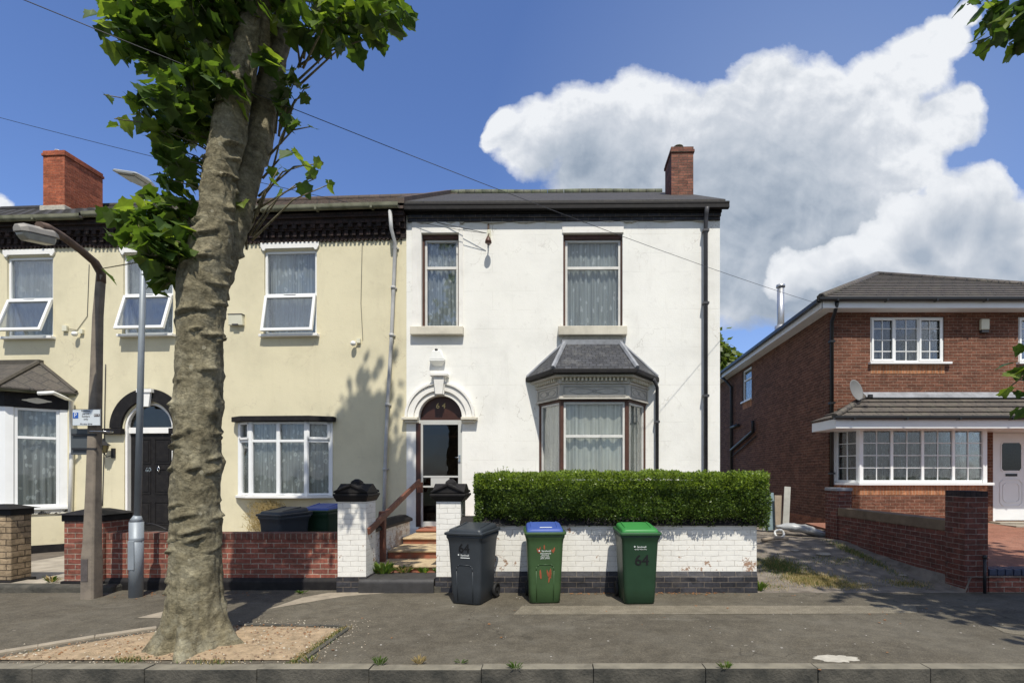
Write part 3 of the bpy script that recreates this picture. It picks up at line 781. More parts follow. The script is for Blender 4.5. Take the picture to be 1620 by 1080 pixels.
def hip_bay_roof(o, c, hfe, hwe, de, ze, hft, zt, mat, flash, yt=-.04, name='roof'):
    m = MB()
    E = [(c-hwe, -.002, ze), (c-hfe, -de, ze), (c+hfe, -de, ze), (c+hwe, -.002, ze)]
    Tt = [(c-hft, yt, zt), (c+hft, yt, zt)]
    m.poly([E[1], E[2], Tt[1], Tt[0]]); m.poly([E[0], E[1], Tt[0]]); m.poly([E[2], E[3], Tt[1]])
    m.poly([Tt[0], Tt[1], (c+hft, -.002, zt), (c-hft, -.002, zt)]); m.poly([E[0], Tt[0], (c-hft, -.002, zt)]); m.poly([E[3], (c+hft, -.002, zt), Tt[1]])
    m.poly([(p[0], p[1], p[2]-.03) for p in reversed(E)])
    for a, b in zip(E[:-1], E[1:]): m.poly([(a[0], a[1], a[2]-.03), (b[0], b[1], b[2]-.03), b, a])
    r = m.build(name, mat, o)
    h = MB()
    for a, b in ((E[1], Tt[0]), (E[2], Tt[1])):
        h.tube([Vector(a)+Vector((0,0,.012)), Vector(b)+Vector((0,0,.012))], .045, 6, smooth=False)
    for a, b, s in ((E[0], Tt[0], 1), (E[3], Tt[1], -1)):
        h.tube([Vector(a)+Vector((s*.03,-.02,.01)), Vector(b)+Vector((0,-.0,.01))], .035, 6, smooth=False)
    h.box(c-hft-.06, c+hft+.06, yt-.05, -.003, zt-.04, zt+.05)
    h.build('lead_hip', flash, r)
    return r

# ---- bay of number 58
c58 = bay58['c']; hw58 = bay58['hw']; hf58 = hw58-.62
P = bayplan(c58, hf58, hw58, .62)
o = MB(); o.extr([(c58-hw58, -.001)]+P[1:3]+[(c58+hw58, -.001)], -.1, zb_b-.14); o = o.build('bay_window', cream, h58, .004)
m = MB(); e=.015; m.extr([(c58-hw58-e, -.001), (c58-hf58-e*.4, -.62-e), (c58+hf58+e*.4, -.62-e), (c58+hw58+e, -.001)], -.1, .16); m.build('plinth', black_paint, o)
m = MB(); e=.03; m.extr([(c58-hw58-e, -.001), (c58-hf58-e*.4, -.62-e), (c58+hf58+e*.4, -.62-e), (c58+hw58+e, -.001)], zb_b-.14, zb_b-.05); m.build('peeling_band', painted_brick('peeling_black_white', (.03,.028,.028), (.62,.60,.52), (.03,.03,.03), peel=.5), o)
m = MB(); e=.07; m.extr([(c58-hw58-e, -.001), (c58-hf58-e*.4, -.62-e), (c58+hf58+e*.4, -.62-e), (c58+hw58+e, -.001)], zb_b-.048, zb_b); m.build('sill', upvc, o, .004)
zfe = f58.z(60, 618, -.65)
m = MB(); e=.02; m.extr([(c58-hw58-e, -.001), (c58-hf58-e*.4, -.62-e), (c58+hf58+e*.4, -.62-e), (c58+hw58+e, -.001)], zb_t, zfe); fz=m.build('frieze', black_paint, o, .004)
m = MB()                                               # pale scroll motifs on the frieze
for A, B in zip(P[:-1], P[1:]):
    T, Ls = frame_T(A, B); m.T = T @ Matrix.Translation((0, -.022, 0)); nmot = 1 if Ls < 1.2 else 2
    for kx in range(nmot):
        cx_ = Ls*(kx+.5)/nmot; cz_ = (zb_t+zfe)/2; pts=[]
        for q in range(36):
            t = q/36*2*math.pi; rx = .19*(1+.13*math.cos(6*t)); rz = .045*(1+.25*math.cos(4*t))
            pts.append((cx_+rx*math.cos(t), cz_+rz*math.sin(t)))
        m.prism([(x, -.012, z) for x, z in pts], [(x, -.004, z) for x, z in pts])
m.build('moulding', stone_sill, fz)
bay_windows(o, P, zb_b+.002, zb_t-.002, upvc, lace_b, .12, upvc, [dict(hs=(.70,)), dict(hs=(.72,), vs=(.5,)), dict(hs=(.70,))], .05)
m = MB(); m.extr([(c58-hw58-.2, -.001), (c58-hf58-.1, -.62-.2), (c58+hf58+.1, -.62-.2), (c58+hw58+.2, -.001)], zfe, zfe+.06); m.build('fascia', gutter_grey, o, .01)
hip_bay_roof(o, c58, hf58+.12, hw58+.24, .86, zfe+.07, hw58-.58, f58.z(60, 574), slates_roof('bay_tiles_brown', (.085,.072,.058), (.06,.052,.044), .25, .2, .006, (.12,.11,.08), .35), simple('brown_hip', (.085,.075,.06), .85, .3, 6, .3))
p = MB(); pts = [(60, 622, -.80), (84, 621, -.70), (104, 630, -.25), (113, 634, -.08), (113, 720, -.06), (110, 850, -.06)]
p.tube([(f58.x(a_, c_), c_, f58.z(a_, b_, c_)) for a_, b_, c_ in pts], .036, 10); p.build('downpipe', white_plastic, h58)
# chimney on the party ridge
def chimney(parent, x0, x1, y0, y1, z0, z1, mat, pots=(), flaunch=None, name='chimney', crown=None):
    m = MB(); m.box(x0, x1, y0, y1, z0, z1-.14); m.box(x0-.025, x1+.025, y0-.025, y1+.025, z1-.139, z1-.07); m.box(x0-.005, x1+.005, y0-.005, y1+.005, z1-.069, z1)
    c = m.build(name, mat, parent, .006)
    if flaunch:
        m = MB(); m.box(x0-.05, x1+.05, y0-.05, y1+.05, z0, flaunch); m.build('flaunching', mortar_m, c, .02)
    for px_, py_, r_, h_ in pots:
        m = MB(); rr_ = [(r_, 0), (r_*.9, h_*.8), (r_*1.08, h_*.82), (r_*1.08, h_), (r_*.75, h_), (r_*.75, h_*.5)]
        m.rings([[(px_+q*math.cos(2*math.pi*i/12), py_+q*math.sin(2*math.pi*i/12), z1+hh) for i in range(12)] for q, hh in rr_]); m.build('chimney_pot', gutter_grey if crown else cream_trim, c)
    return c
cy0 = 2.6; cxa, cxb = f58.x(68, cy0), f58.x(102, cy0)
chimney(h58, cxa, cxb, cy0, cy0+1.05, 7.6, f58.z(85, 238, cy0), chim_brick, [((cxa+cxb)/2, cy0+.12, .07, .06), ((cxa+cxb)/2, cy0+.7, .07, .08)], f58.z(85, 327, cy0)+.02)

# ============================================================ WHITE HOUSE 64
F0 = Frame(643, 10.0, -.7)
L0 = F0.x(1139)
h64 = thing('detached_end_house', 'white painted house numbered 64 with slate-roofed bay and arched doorway', 'house', (F0.x0, F0.y0, 0), F0.th)
h64.name = 'end_terrace_house'
# frame F0 is anchored at px 643, so its local origin is the root
w1 = rect(F0, 667, 726, 369, 518); w2 = rect(F0, 891, 985, 369, 518)
dcx = F0.x(697); dr = F0.x(731)-dcx; dsp = F0.z(697, 660); dbot = F0.z(697, 833)
bc, bhf, bhw, bd = F0.x(937), .62, 1.05, .62
ZW = F0.z(900, 340); 
zw_t = F0.z(935, 635, -bd); zw_b = 1.30
holes = [w1, w2, (dcx-dr, dcx+dr, dbot, dsp+dr, dsp), (bc-bhw+.12, bc+bhw-.12, zw_b+.02, zw_t-.02)]
house_shell(h64, L0, ZW, 8.0, holes, white_render, white_trim, 9.2)
# raised plain bands round the two upper windows, and the party-wall strip
m = MB()
for (a_, b_, c_, d_), (p0, p1) in ((w1, (652, 735)), (w2, (878, 1003))):
    xa, xb = F0.x(p0), F0.x(p1); zt_ = F0.z(p0, 352)
    if p0 == 652: m.box(xa, a_, -.022, -.002, F0.z(690, 518), zt_); m.box(b_, xb-.03, -.022, -.002, F0.z(690, 518), zt_-.12)
    # splayed hood over the opening
    m.prism([(a_-.02, -.022, d_), (b_+.02, -.022, d_), (b_+.02, -.022, zt_), (a_-.02, -.022, zt_)], [(a_-.02, -.002, d_), (b_+.02, -.002, d_), (b_+.02, -.002, zt_), (a_-.02, -.002, zt_)])
m.build('window_surround', white_trim, h64, .005)
def white_upper(w, seed, lab, tr, cm):
    x0, x1, z0, z1 = w
    T = Matrix.Translation((0, .10, 0))
    def ex(mb): mb.box(x0+.03, x1-.03, -.02, 0, zt_-.03, zt_+.03)
    zt_ = tr
    o = window(h64, T, x0+.04, x1-.03, z0+.02, z1-.09, .045, hs=[(tr, .055, x0+.08, x1-.07)], fmat=off_frame, cmat=cm, seed=seed, label=lab, cy=.10)
    m = MB(); m.box(x0+.002, x0+.038, .06, .16, z0, z1); m.box(x1-.028, x1-.002, .06, .16, z0, z1); m.box(x0+.038, x1-.028, .06, .16, z1-.085, z1-.002)
    m.build('timber_surround', brown_wood, o, .004)
    return o
white_upper(w1, 3, None, F0.z(697, 421), lace_a); white_upper(w2, 4, None, F0.z(937, 421), lace_a)
m = MB()
m.box(F0.x(651), F0.x(734), -.11, .10, F0.z(690, 529, -.1), w1[2]); m.build('sill', stone_sill, h64, .012)
m = MB()
m.box(F0.x(883), F0.x(991), -.13, .10, F0.z(937, 530, -.1), w2[2]); m.build('sill', stone_sill, h64, .012)
# eaves: corbelled blue bricks, black box gutter
zc0, zc1 = F0.z(900, 351), F0.z(900, 337)
m = MB(); m.box(.03, L0+.0, -.028, -.002, zc0, zc0+.07); m.box(.03, L0+.01, -.048, -.002, zc0+.071, zc0+.14)
m.build('cornice', blue_brick, h64, .012)
m = MB(); m.box(.03, L0+.02, -.07, -.003, zc0+.141, zc0+.21); m.box(.0, L0+.03, -.10, -.003, zc0+.211, F0.z(900, 321, -.2)-.02); m.build('soffit', black_paint, h64, .006)
mo = MB(); rr = random.Random(5); x = .2
while x < L0-.1:                                     # broken line of pale mortar under the bricks
    w_ = rr.uniform(.1, .5); hgt = rr.uniform(.012, .05)
    n_ = 9; top = [(x+w_*i/n_, zc0-.001) for i in range(n_+1)]; low = [(x+w_*(n_-i)/n_, zc0-.004-hgt*math.sin(math.pi*(n_-i)/n_)*rr.uniform(.4, 1)) for i in range(n_+1)]
    pl_ = top + low[1:-1]; mo.prism([(a_, -.03, b_) for a_, b_ in pl_], [(a_, -.002, b_) for a_, b_ in pl_]); x += w_ + rr.uniform(.0, .5)
mo.build('mortar_fillet', mortar_m, h64)
zg = F0.z(900, 321, -.2)
m = MB(); m.box(-.02, L0+.13, -.185, -.101, zg-.10, zg-.02); m.box(-.02, L0+.13, -.192, -.101, zg-.0195, zg+.03)
m.build('gutter', black_paint, h64, .01)
m = MB(); yr, zr = 4.0, F0.z(900, 305, 4.0)
slab(m, (-.02,-.15,zg+.08), (L0+.06,-.15,zg+.08), (L0+.06,yr,zr), (-.02,yr,zr), .05)
slab(m, (L0+.06,8.19,zg+.08), (-.02,8.19,zg+.08), (-.02,yr,zr), (L0+.06,yr,zr), .05)
rf = m.build('roof', slate, h64)
m = MB(); k = -.02
while k < L0-.35: m.tube([(k, yr, zr+.0+.01*math.sin(k*2)), (k+.44, yr, zr+.0+.01*math.sin(k*2+1))], .095, 8); k += .45
m.build('ridge_tile', slates_roof('mossy_ridge', (.12,.12,.08), (.10,.11,.07), .45, 2, .01, (.16,.20,.09), .7), rf)
# raised verge where the neighbour's tiles end
m = MB(); slab(m, (-.12,-.2,zg+.14), (.02,-.2,zg+.14), (.02,4.0,zr+.10), (-.12,4.0,zr+.10), .12); m.build('party_verge', tile, rf)
ych = 2.0; xa, xb = F0.x(1062, ych), F0.x(1097, ych)
chimney(h64, xa, xb, ych, ych+.72, 7.6, F0.z(1080, 232, ych), chim_brick2, [((xa+xb)/2-.06, ych+.15, .11, .08)], F0.z(1080, 311, ych), crown=True)
# downpipes
p = MB(); xx = F0.x(1116.5, -.09)
p.tube([(xx, -.19, zg-.08), (xx, -.13, zg-.2), (xx, -.09, zg-.3), (xx, -.09, .3)], .042, 10)
pipe_brackets(p, xx, -.09, [zg-.5, 4.9, 3.1, 1.5], .042); p.build('downpipe', dark_pipe, h64)
p = MB(); xx = F0.x(1039.5, -.07)
p.tube([(xx-.1, -.25, F0.z(1036, 600, -.2)), (xx, -.08, F0.z(1036, 612, -.1)), (xx, -.07, .4)], .035, 10); pipe_brackets(p, xx, -.07, [2.6, 1.5], .035); p.build('downpipe', dark_pipe, h64)
# arched doorway
ro = (F0.x(747)-F0.x(645))/2; dcc = dcx
m = MB(); arch_ring(m, dcc, dsp, dr+.09, ro, -.07, -.002); arch_ring(m, dcc, dsp, ro+.001, ro+.05, -.10, -.002)
arch_ring(m, dcc, dsp, dr+.001, dr+.089, -.035, -.001)
ar = m.build('door_arch', white_trim, h64, .006)
for s in (-1, 1):
    m = MB()
    xa = dcc+s*(dr-.02); xb = dcc+s*(ro+.10)
    m.box(min(xa+s*.02, xb), max(xa+s*.02, xb), -.13, -.002, dsp-.06, dsp-.005); m.box(min(xa+s*.02, xb-s*.05), max(xa+s*.02, xb-s*.05), -.09, -.002, dsp-.11, dsp-.061)
    m.build('impost', stone_sill, ar, .01)
m = MB(); za, zb_, zc = F0.z(697, 625), F0.z(697, 597), F0.z(697, 590)
m.prism([(dcc-.07,-.15,za),(dcc+.07,-.15,za),(dcc+.105,-.15,zb_),(dcc-.105,-.15,zb_)], [(dcc-.07,-.101,za),(dcc+.07,-.101,za),(dcc+.105,-.101,zb_),(dcc-.105,-.101,zb_)])
m.prism([(dcc-.09,-.10,za),(dcc+.09,-.10,za),(dcc+.115,-.10,zb_),(dcc-.115,-.10,zb_)], [(dcc-.09,-.002,za),(dcc+.09,-.002,za),(dcc+.115,-.002,zb_),(dcc-.115,-.002,zb_)])
m.box(dcc-.17, dcc+.17, -.19, -.002, zb_+.001, zb_+.055); m.build('keystone', white_trim, ar, .006)
m = MB(); m.box(F0.x(658), dcc-dr+.03, -.004, .05, dbot, dsp-.115); m.box(dcc-dr+.03, dcc+dr, .03, .09, dsp-.11, dsp-.005)
P = [(x, z) for x, z in arc(dcc, dsp, dr-.002, math.pi, 0, 24)]
m.prism([(x, .10, z) for x, z in P], [(x, .12, z) for x, z in P])
fl = m.build('fanlight_board', simple('dark_brown_fanlight', (.055,.022,.015), .35, .2, 6, .05), h64)
t_ = MB(); text_into(t_, '6', .15, Matrix.Translation((F0.x(692.5, .09), .095, F0.z(692, 642, .09))) @ UPRIGHT, extr=.004); text_into(t_, '4', .15, Matrix.Translation((F0.x(702, .09), .095, F0.z(701, 642, .09))) @ UPRIGHT @ Matrix.Rotation(R(-6), 4, 'Z'), extr=.004)
t_.build('house_number', brass, fl)
# aluminium storm door, glazed top and bottom
xa, xb = F0.x(661.5, -.02), F0.x(731, -.02); zt_, zm = F0.z(696, 664, -.02), F0.z(696, 762, -.02)
z0_ = dbot+.005
m = MB(); y0, y1 = .015, .055
fw = .085
m.box(xa, xa+fw, y0, y1, z0_, zt_); m.box(xb-fw, xb, y0, y1, z0_, zt_); m.box(xa+fw, xb-fw, y0, y1, zt_-.09, zt_); m.box(xa+fw, xb-fw, y0, y1, z0_, z0_+.10)
zl0, zl1 = F0.z(696, 768, 0), F0.z(696, 755, 0)
m.box(xa+fw, xb-fw, y0, y1, zl1, zl1+.035); m.box(xa+fw, xb-fw, y0, y1, zl0-.035, zl0); m.box(dcc-.2, dcc+.17, y0+.005, y1, zl0, zl1)
m.box(xa-.015, xa, .02, .07, z0_, zt_+.01); m.box(xb, xb+.015, .02, .07, z0_, zt_+.01)
sd = m.build('storm_door', grey_frame, h64, .003)
m = MB(); m.box(xa+fw-.01, xb-fw+.01, .03, .036, z0_+.09, zl0-.03); m.box(xa+fw-.01, xb-fw+.01, .03, .036, zl0+.0, zt_-.08); m.build('pane', glass_dark, sd)
m = MB(); hx, hz = F0.x(727), F0.z(727, 725); m.box(hx-.02, hx+.02, -.005, .014, hz-.07, hz+.07); m.tube([(hx, -.005, hz+.02), (hx, -.04, hz+.02), (hx-.08, -.04, hz+.02)], .009, 6); m.build('handle', chrome, sd)
m = MB(); m.box(dcc-dr, dcc+dr, .30, .33, dbot, dsp+dr); 
id_ = m.build('inner_door', simple('inner_door_wood', (.05,.028,.02), .4, .3, 4, .1), h64)
m = MB(); m.box(dcc-dr+.02, dcc+dr-.02, -.12, .2, dbot-.045, dbot-.002); m.build('threshold', step_red, h64, .008)
m = MB(); m.box(0.03, L0-.001, -.03, -.001, -.1, .52); m.build('plinth', white_trim, h64)

# bay of 64
P = bayplan(bc, bhf, bhw, bd)
o = MB(); o.extr([(bc-bhw, -.001)]+P[1:3]+[(bc+bhw, -.001)], 0, zw_b-.06); o = o.build('bay_window', white_render, h64, .004)
def band(z0, z1, e, mat, name, par, bev=.006):
    m = MB(); m.extr([(bc-bhw-e, -.001), (bc-bhf-e*.45, -bd-e), (bc+bhf+e*.45, -bd-e), (bc+bhw+e, -.001)], z0, z1); return m.build(name, mat, par, bev)
band(zw_b-.059, zw_b, .07, stone_sill, 'sill', o)
zf0, zf1 = zw_t+.035, F0.z(935, 608, -bd)
band(zw_t, zf0, .012, brown_wood, 'head_rail', o)
fz = band(zf0+.001, zf1, .045, frieze_grey, 'frieze', o)
band(zf0+.001, zf0+.03, .07, frieze_grey, 'frieze_moulding', fz)
band(zf1+.001, zf1+.03, .075, frieze_grey, 'frieze_moulding', fz)
m = MB()                                            # raised frame and scroll carving of the frieze
Pe = [(bc-bhw-.045, -.001), (bc-bhf-.02, -bd-.045), (bc+bhf+.02, -bd-.045), (bc+bhw+.045, -.001)]
def ribbon(m, pts, w, y0=-.006):
    for (xa, za), (xb, zb) in zip(pts[:-1], pts[1:]):
        d_ = Vector((xb-xa, zb-za)); d_.normalize(); n_ = Vector((-d_.y, d_.x))*w/2
        q = [(xa-n_.x, za-n_.y), (xb-n_.x, zb-n_.y), (xb+n_.x, zb+n_.y), (xa+n_.x, za+n_.y)]
        m.prism([(x, y0, z) for x, z in q], [(x, -.001, z) for x, z in q])
for i, (A, B) in enumerate(zip(Pe[:-1], Pe[1:])):
    T, Ls = frame_T(A, B); m.T = T
    zc = (zf0+zf1)/2+.01; hh = (zf1-zf0)/2-.045; a_, b_ = .07, Ls-.07
    for t_ in (0, 1):
        k_ = a_ if not t_ else b_-.018
        m.box(k_, k_+.018, -.012, -.001, zc-hh, zc+hh)
    m.box(a_+.018, b_-.018, -.012, -.001, zc+hh-.018, zc+hh); m.box(a_+.018, b_-.018, -.012, -.001, zc-hh, zc-hh+.018)
    cxm = (a_+b_)/2; wd = (b_-a_)/2*.82; n_ = 40
    up = [(cxm-wd+2*wd*j/n_, zc+hh*.55*abs(math.sin(2*math.pi*j/n_ if i == 1 else math.pi*j/n_*2))**.8*(1 if j else 1)) for j in range(n_+1)]
    dn = [(x, 2*zc-z) for x, z in up]
    ribbon(m, up, .012); ribbon(m, dn, .012)
    ci = [(cxm+.035*math.cos(t), zc+.035*math.sin(t)) for t in [2*math.pi*j/14 for j in range(15)]]; ribbon(m, ci, .012)
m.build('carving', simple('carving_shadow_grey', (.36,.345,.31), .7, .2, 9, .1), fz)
zd0 = zf1+.031; zd1 = F0.z(935, 591, -bd-.2)
band(zd0, zd1-.03, .05, frieze_grey, 'cornice_core', o)
m = MB()
for i, (A, B) in enumerate(zip(Pe[:-1], Pe[1:])):
    T, Ls = frame_T(A, B); m.T = T; x = .04
    while x < Ls-.05: m.box(x, x+.036, -.07, -.006, zd0+.02, zd1-.045); x += .072
m.build('dentil', stone_sill, o, .003)
band(zd1-.043, zd1-.002, .17, frieze_grey, 'cornice', o)
ge = .27
m = MB(); m.extr([(bc-bhw-ge, -.002), (bc-bhf-ge*.5, -bd-ge), (bc+bhf+ge*.5, -bd-ge), (bc+bhw+ge, -.002)], zd1, zd1+.085); m.build('gutter', black_paint, o, .015)
hip_bay_roof(o, bc, bhf+.14, bhw+.26, bd+.24, zd1+.09, .54, F0.z(935, 543), bay_slate, lead)
m = MB(); m.prism([(bc-.62, -.003, F0.z(935, 543)+.04), (bc+.62, -.003, F0.z(935, 543)+.04), (bc+.56, -.003, F0.z(935, 531)), (bc-.56, -.003, F0.z(935, 531))][::-1], [(bc-.62, -.06, F0.z(935, 543)+.04), (bc+.62, -.06, F0.z(935, 543)+.04), (bc+.56, -.06, F0.z(935, 531)), (bc-.56, -.06, F0.z(935, 531))][::-1]); m.build('flashing', mortar_m, o, .01)
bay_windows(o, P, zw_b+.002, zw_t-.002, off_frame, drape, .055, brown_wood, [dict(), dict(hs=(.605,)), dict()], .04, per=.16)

# ============================================================ BRICK HOUSE (right)
F2 = Frame(1311, 11.6, 0)
hr = thing('modern_brick_house', 'brown brick house with hipped tiled roof, satellite dish canopy and georgian barred windows', 'house', (F2.x0, F2.y0, 0), 0)
hr.name = 'brick_house'
LR = 8.1; ZR = F2.z(1400, 484); zgr = .2
wu = rect(F2, 1377, 1494, 501, 573); wu2 = rect(F2, 1611, 1728, 501, 573)
yb = -.55                                           # bay front
kA, kB = F2.x(1360, yb), F2.x(1562, yb); zkt, zkb = F2.z(1460, 677, yb), F2.z(1460, 763, yb)
dx0, dx1 = F2.x(1571), F2.x(1632); dzb, dzt = F2.z(1600, 824), F2.z(1600, 676)
m = MB()
front_wall(m, 0, LR, -.1, ZR, [wu, wu2, (kA+.1, kB-.1, zkb+.02, zkt-.02), (dx0, dx1, dzb, dzt)], .1)
sx = lambda y: .05*y                                # the side wall leans slightly off square
DR = 10.5
m.poly([(LR,0,-.1),(LR,DR,-.1),(LR,DR,ZR),(LR,0,ZR)]); m.poly([(LR,DR,-.1),(sx(DR),DR,-.1),(sx(DR),DR,ZR),(LR,DR,ZR)])
m.build('wall', house_brick, hr)
m = MB(); sw = [(4.55+.6, 5.35+.6)]
ys0, ys1 = 6.0, 7.1
def side_y(px):                                     # depth (local) of the side wall seen at a pixel column
    a = (px-CX)/FPX                                 # x0+.05y = a(Y0+y)
    return (F2.x0 - a*F2.y0)/(a-.05)
yw0, yw1 = side_y(1189), side_y(1175)
zs0 = F2.z(1182, 633, (yw0+yw1)/2); zs1 = F2.z(1182, 583, (yw0+yw1)/2)
def S(y, z, o=0): return (sx(y)+o, y, z)
brks = [0, yw0, yw1, DR]; zb_s = [-.1, zs0, zs1, ZR]
for i in range(3):
    for j in range(3):
        if i == 1 and j == 1: continue
        m.poly([S(brks[i+1], zb_s[j]), S(brks[i], zb_s[j]), S(brks[i], zb_s[j+1]), S(brks[i+1], zb_s[j+1])])
m.build('side_wall', side_brick, hr)
T, Ls = frame_T(S(yw1, 0)[:2], S(yw0, 0)[:2])
window(hr, T @ Matrix.Translation((0, .03, 0)), 0, Ls, zs0, zs1, .06, hs=[(zs0+(zs1-zs0)*.66, .05, .06, Ls-.06)], cmat=net_dark, seed=61, name='side_window')
m = MB(); m.T = T; m.box(-.05, Ls+.05, -.07, .05, zs0-.05, zs0-.002); m.build('sill', upvc, hr, .004)
m = MB(); m.T = T; m.box(0, Ls, -.004, .0, zs0-.26, zs0-.052); m.build('soldier_course', orange_brick, hr)
m = MB(); m.box(0, 0, 0, 0, 0, 0); m = MB()
m.prism([S(0, -.1, -.012), S(DR, -.1, -.012), S(DR, -.1, -.001), S(0, -.1, -.001)], [S(0, .55, -.012), S(DR, .55, -.012), S(DR, .55, -.001), S(0, .55, -.001)]); m.build('base_course', brick('orange_base_brick', (.30,.125,.065), (.25,.10,.055), (.2,.12,.08), h=.069, ms=.004), hr)
# eaves
ov = .32
m = MB(); zfs = F2.z(1450, 487, -ov)
m.box(-ov+.02, LR+ov, -ov, -ov+.03, zfs, zfs+.17); m.box(-ov+.05, LR+ov, -ov+.03, -.002, zfs, zfs+.02)
m.prism([S(-ov, zfs, -ov), S(DR+.2, zfs, -ov), S(DR+.2, zfs, -ov+.03), S(-ov+.032, zfs, -ov+.03)], [S(-ov, zfs+.17, -ov), S(DR+.2, zfs+.17, -ov), S(DR+.2, zfs+.17, -ov+.03), S(-ov+.032, zfs+.17, -ov+.03)])
m.prism([S(.0, zfs, -ov+.03), S(DR+.2, zfs, -ov+.03), S(DR+.2, zfs, -.003), S(0, zfs, -.003)], [S(0, zfs+.02, -ov+.03), S(DR+.2, zfs+.02, -ov+.03), S(DR+.2, zfs+.02, -.003), S(0, zfs+.02, -.003)])
m.build('fascia', upvc, hr, .003)
zr_ = zfs+.17; e2 = ov+.1
gutter(hr, -e2, LR+e2, -ov-.06, zr_+.0, black_plastic, size=.10, h=.08)
m = MB(); m.prism([S(-ov, zr_-.05, -ov-.11), S(DR+.2, zr_-.05, -ov-.11), S(DR+.2, zr_-.05, -ov-.01), S(-ov, zr_-.05, -ov-.01)], [S(-ov, zr_+.03, -ov-.11), S(DR+.2, zr_+.03, -ov-.11), S(DR+.2, zr_+.03, -ov-.01), S(-ov, zr_+.03, -ov-.01)]); m.build('gutter', black_plastic, hr)
ax, ay = F2.x(1387, 4.3), 4.3; az = F2.z(1387, 434, 4.3)
A0 = (-ov-.06, -ov-.06, zr_+.04); A1 = (2*ax+ov, -ov-.06, zr_+.04); AP = (ax, ay, az); AQ = (ax, 6.6, az); A2 = (2*ax+ov, DR+.4, zr_+.04); A3 = (sx(DR)-ov-.06, DR+.4, zr_+.04)
m = MB()
def courses(m, a, b, c, d, n, t=.022):               # tile courses as small steps, eave a-b to top c-d (d above a)
    a, b, c, d = map(Vector, (a, b, c, d)); nrm = (b-a).cross(d-a).normalized()
    if nrm.z < 0: nrm = -nrm
    for k in range(n):
        t0, t1 = k/n, (k+1)/n
        p0, p1 = a.lerp(d, t0), b.lerp(c, t0); q0, q1 = a.lerp(d, t1), b.lerp(c, t1)
        m.poly([p0+nrm*t, p1+nrm*t, q1, q0]); m.poly([p0, p1, p1+nrm*t, p0+nrm*t])
courses(m, A0, A1, AP, AP, 15); courses(m, A3, A0, AP, AQ, 15); courses(m, A1, A2, AQ, AP, 15); courses(m, A2, A3, AQ, AQ, 15)
m.poly([(p[0], p[1], p[2]-.02) for p in (A3, A2, A1, A0)])
rf = m.build('roof', tile2, hr)
m = MB()
for a_, b_ in ((A0, AP), (A1, AP), (AP, AQ), (A3, AQ), (A2, AQ)): m.tube([a_, b_], .09, 7)
m.build('ridge_tile', tile2, rf)
# flue
yf = side_y(1235); m = MB(); fx = F2.x(1235, yf); zt_ = F2.z(1235, 453, yf); zq = F2.z(1235, 520, yf)
m.tube([(fx, yf, zq-.4), (fx, yf, zt_)], .095, 14); m.tube([(fx, yf, zt_-.03), (fx, yf, zt_+.04)], .12, 14); m.tube([(fx, yf, zq-.1), (fx, yf, zq+.08)], .16, 14)
m.build('flue', zinc, hr)
# upper windows
for w_, sd_ in ((wu, 71), (wu2, 72)):
    x0, x1, z0, z1 = w_; t1, t2 = x0+(x1-x0)*.333, x0+(x1-x0)*.667; fw = .05
    bars = []
    cells = [(x0+.1, t1-.06), (t1+.03, t2-.03), (t2+.06, x1-.1)]
    for a_, b_ in cells:
        bars.append(((a_+b_)/2-.01, (a_+b_)/2+.01, z0+fw, z1-fw))
        for j in (1, 2, 3): zz = z0+(z1-z0)*j/4; bars.append((a_, b_, zz-.01, zz+.01))
    def ex(mb):
        for a_, b_ in (cells[0], cells[2]):
            a_, b_ = a_-.06, b_+.06
            mb.box(a_, a_+.05, -.02, 0, z0+.03, z1-.03); mb.box(b_-.05, b_, -.02, 0, z0+.03, z1-.03); mb.box(a_+.05, b_-.05, -.02, 0, z0+.03, z0+.08); mb.box(a_+.05, b_-.05, -.02, 0, z1-.08, z1-.03)
    o = window(hr, Matrix.Translation((0, .03, 0)), x0, x1, z0, z1, fw, vs=[(t1, .07), (t2, .07)], bars=bars, cmat=net_dark, extra=ex, seed=sd_)
    m = MB(); m.box(x0-.05, x1+.12, -.09, .03, z0-.05, z0-.002); m.build('sill', upvc, o, .005)
    m = MB(); m.box(x0, x1, -.006, -.001, z0-.26, z0-.052); m.build('soldier_course', orange_brick, o)
# lean-to canopy over bay and door
yc = -1.0; zce = F2.z(1450, 661, yc); zct = F2.z(1450, 629)
cl = F2.x(1321, yc); clt = F2.x(1372, -.1)
m = MB(); courses(m, (cl, yc, zce), (LR+.2, yc, zce), (LR+.2, -.01, zct), (clt, -.01, zct), 4, .03)
courses(m, (cl, -.002, zce), (cl, yc, zce), (clt, -.01, zct), (clt, -.01, zct), 4, .03)
m.poly([(cl, yc, zce-.01), (cl, -.002, zce-.01), (LR+.2, -.002, zce-.01), (LR+.2, yc, zce-.01)])
cn = m.build('canopy', tile2, hr)
m = MB(); m.tube([(cl, yc, zce+.03), (clt, -.02, zct+.02)], .07, 7); m.build('hip_tile', tile2, cn)
m = MB(); m.prism([(clt-.05, -.16, zct-.02), (LR, -.16, zct-.02), (LR, -.012, zct+.10), (clt-.05, -.012, zct+.10)], [(clt-.05, -.15, zct+.01), (LR, -.15, zct+.01), (LR, -.002, zct+.13), (clt-.05, -.002, zct+.13)]); m.build('flashing', lead, cn)
zf_ = F2.z(1450, 677, yc)
m = MB(); m.box(cl+.02, LR+.2, yc+.005, yc+.03, zf_, zce-.012); m.box(cl+.02, cl+.05, yc+.031, -.003, zf_, zce-.012); m.box(cl+.05, LR+.2, yc+.031, -.003, zf_, zf_+.02); m.build('fascia', upvc, cn, .003)
gutter(cn, cl-.04, LR+.2, yc-.05, zce-.0, black_plastic, size=.1, h=.08)
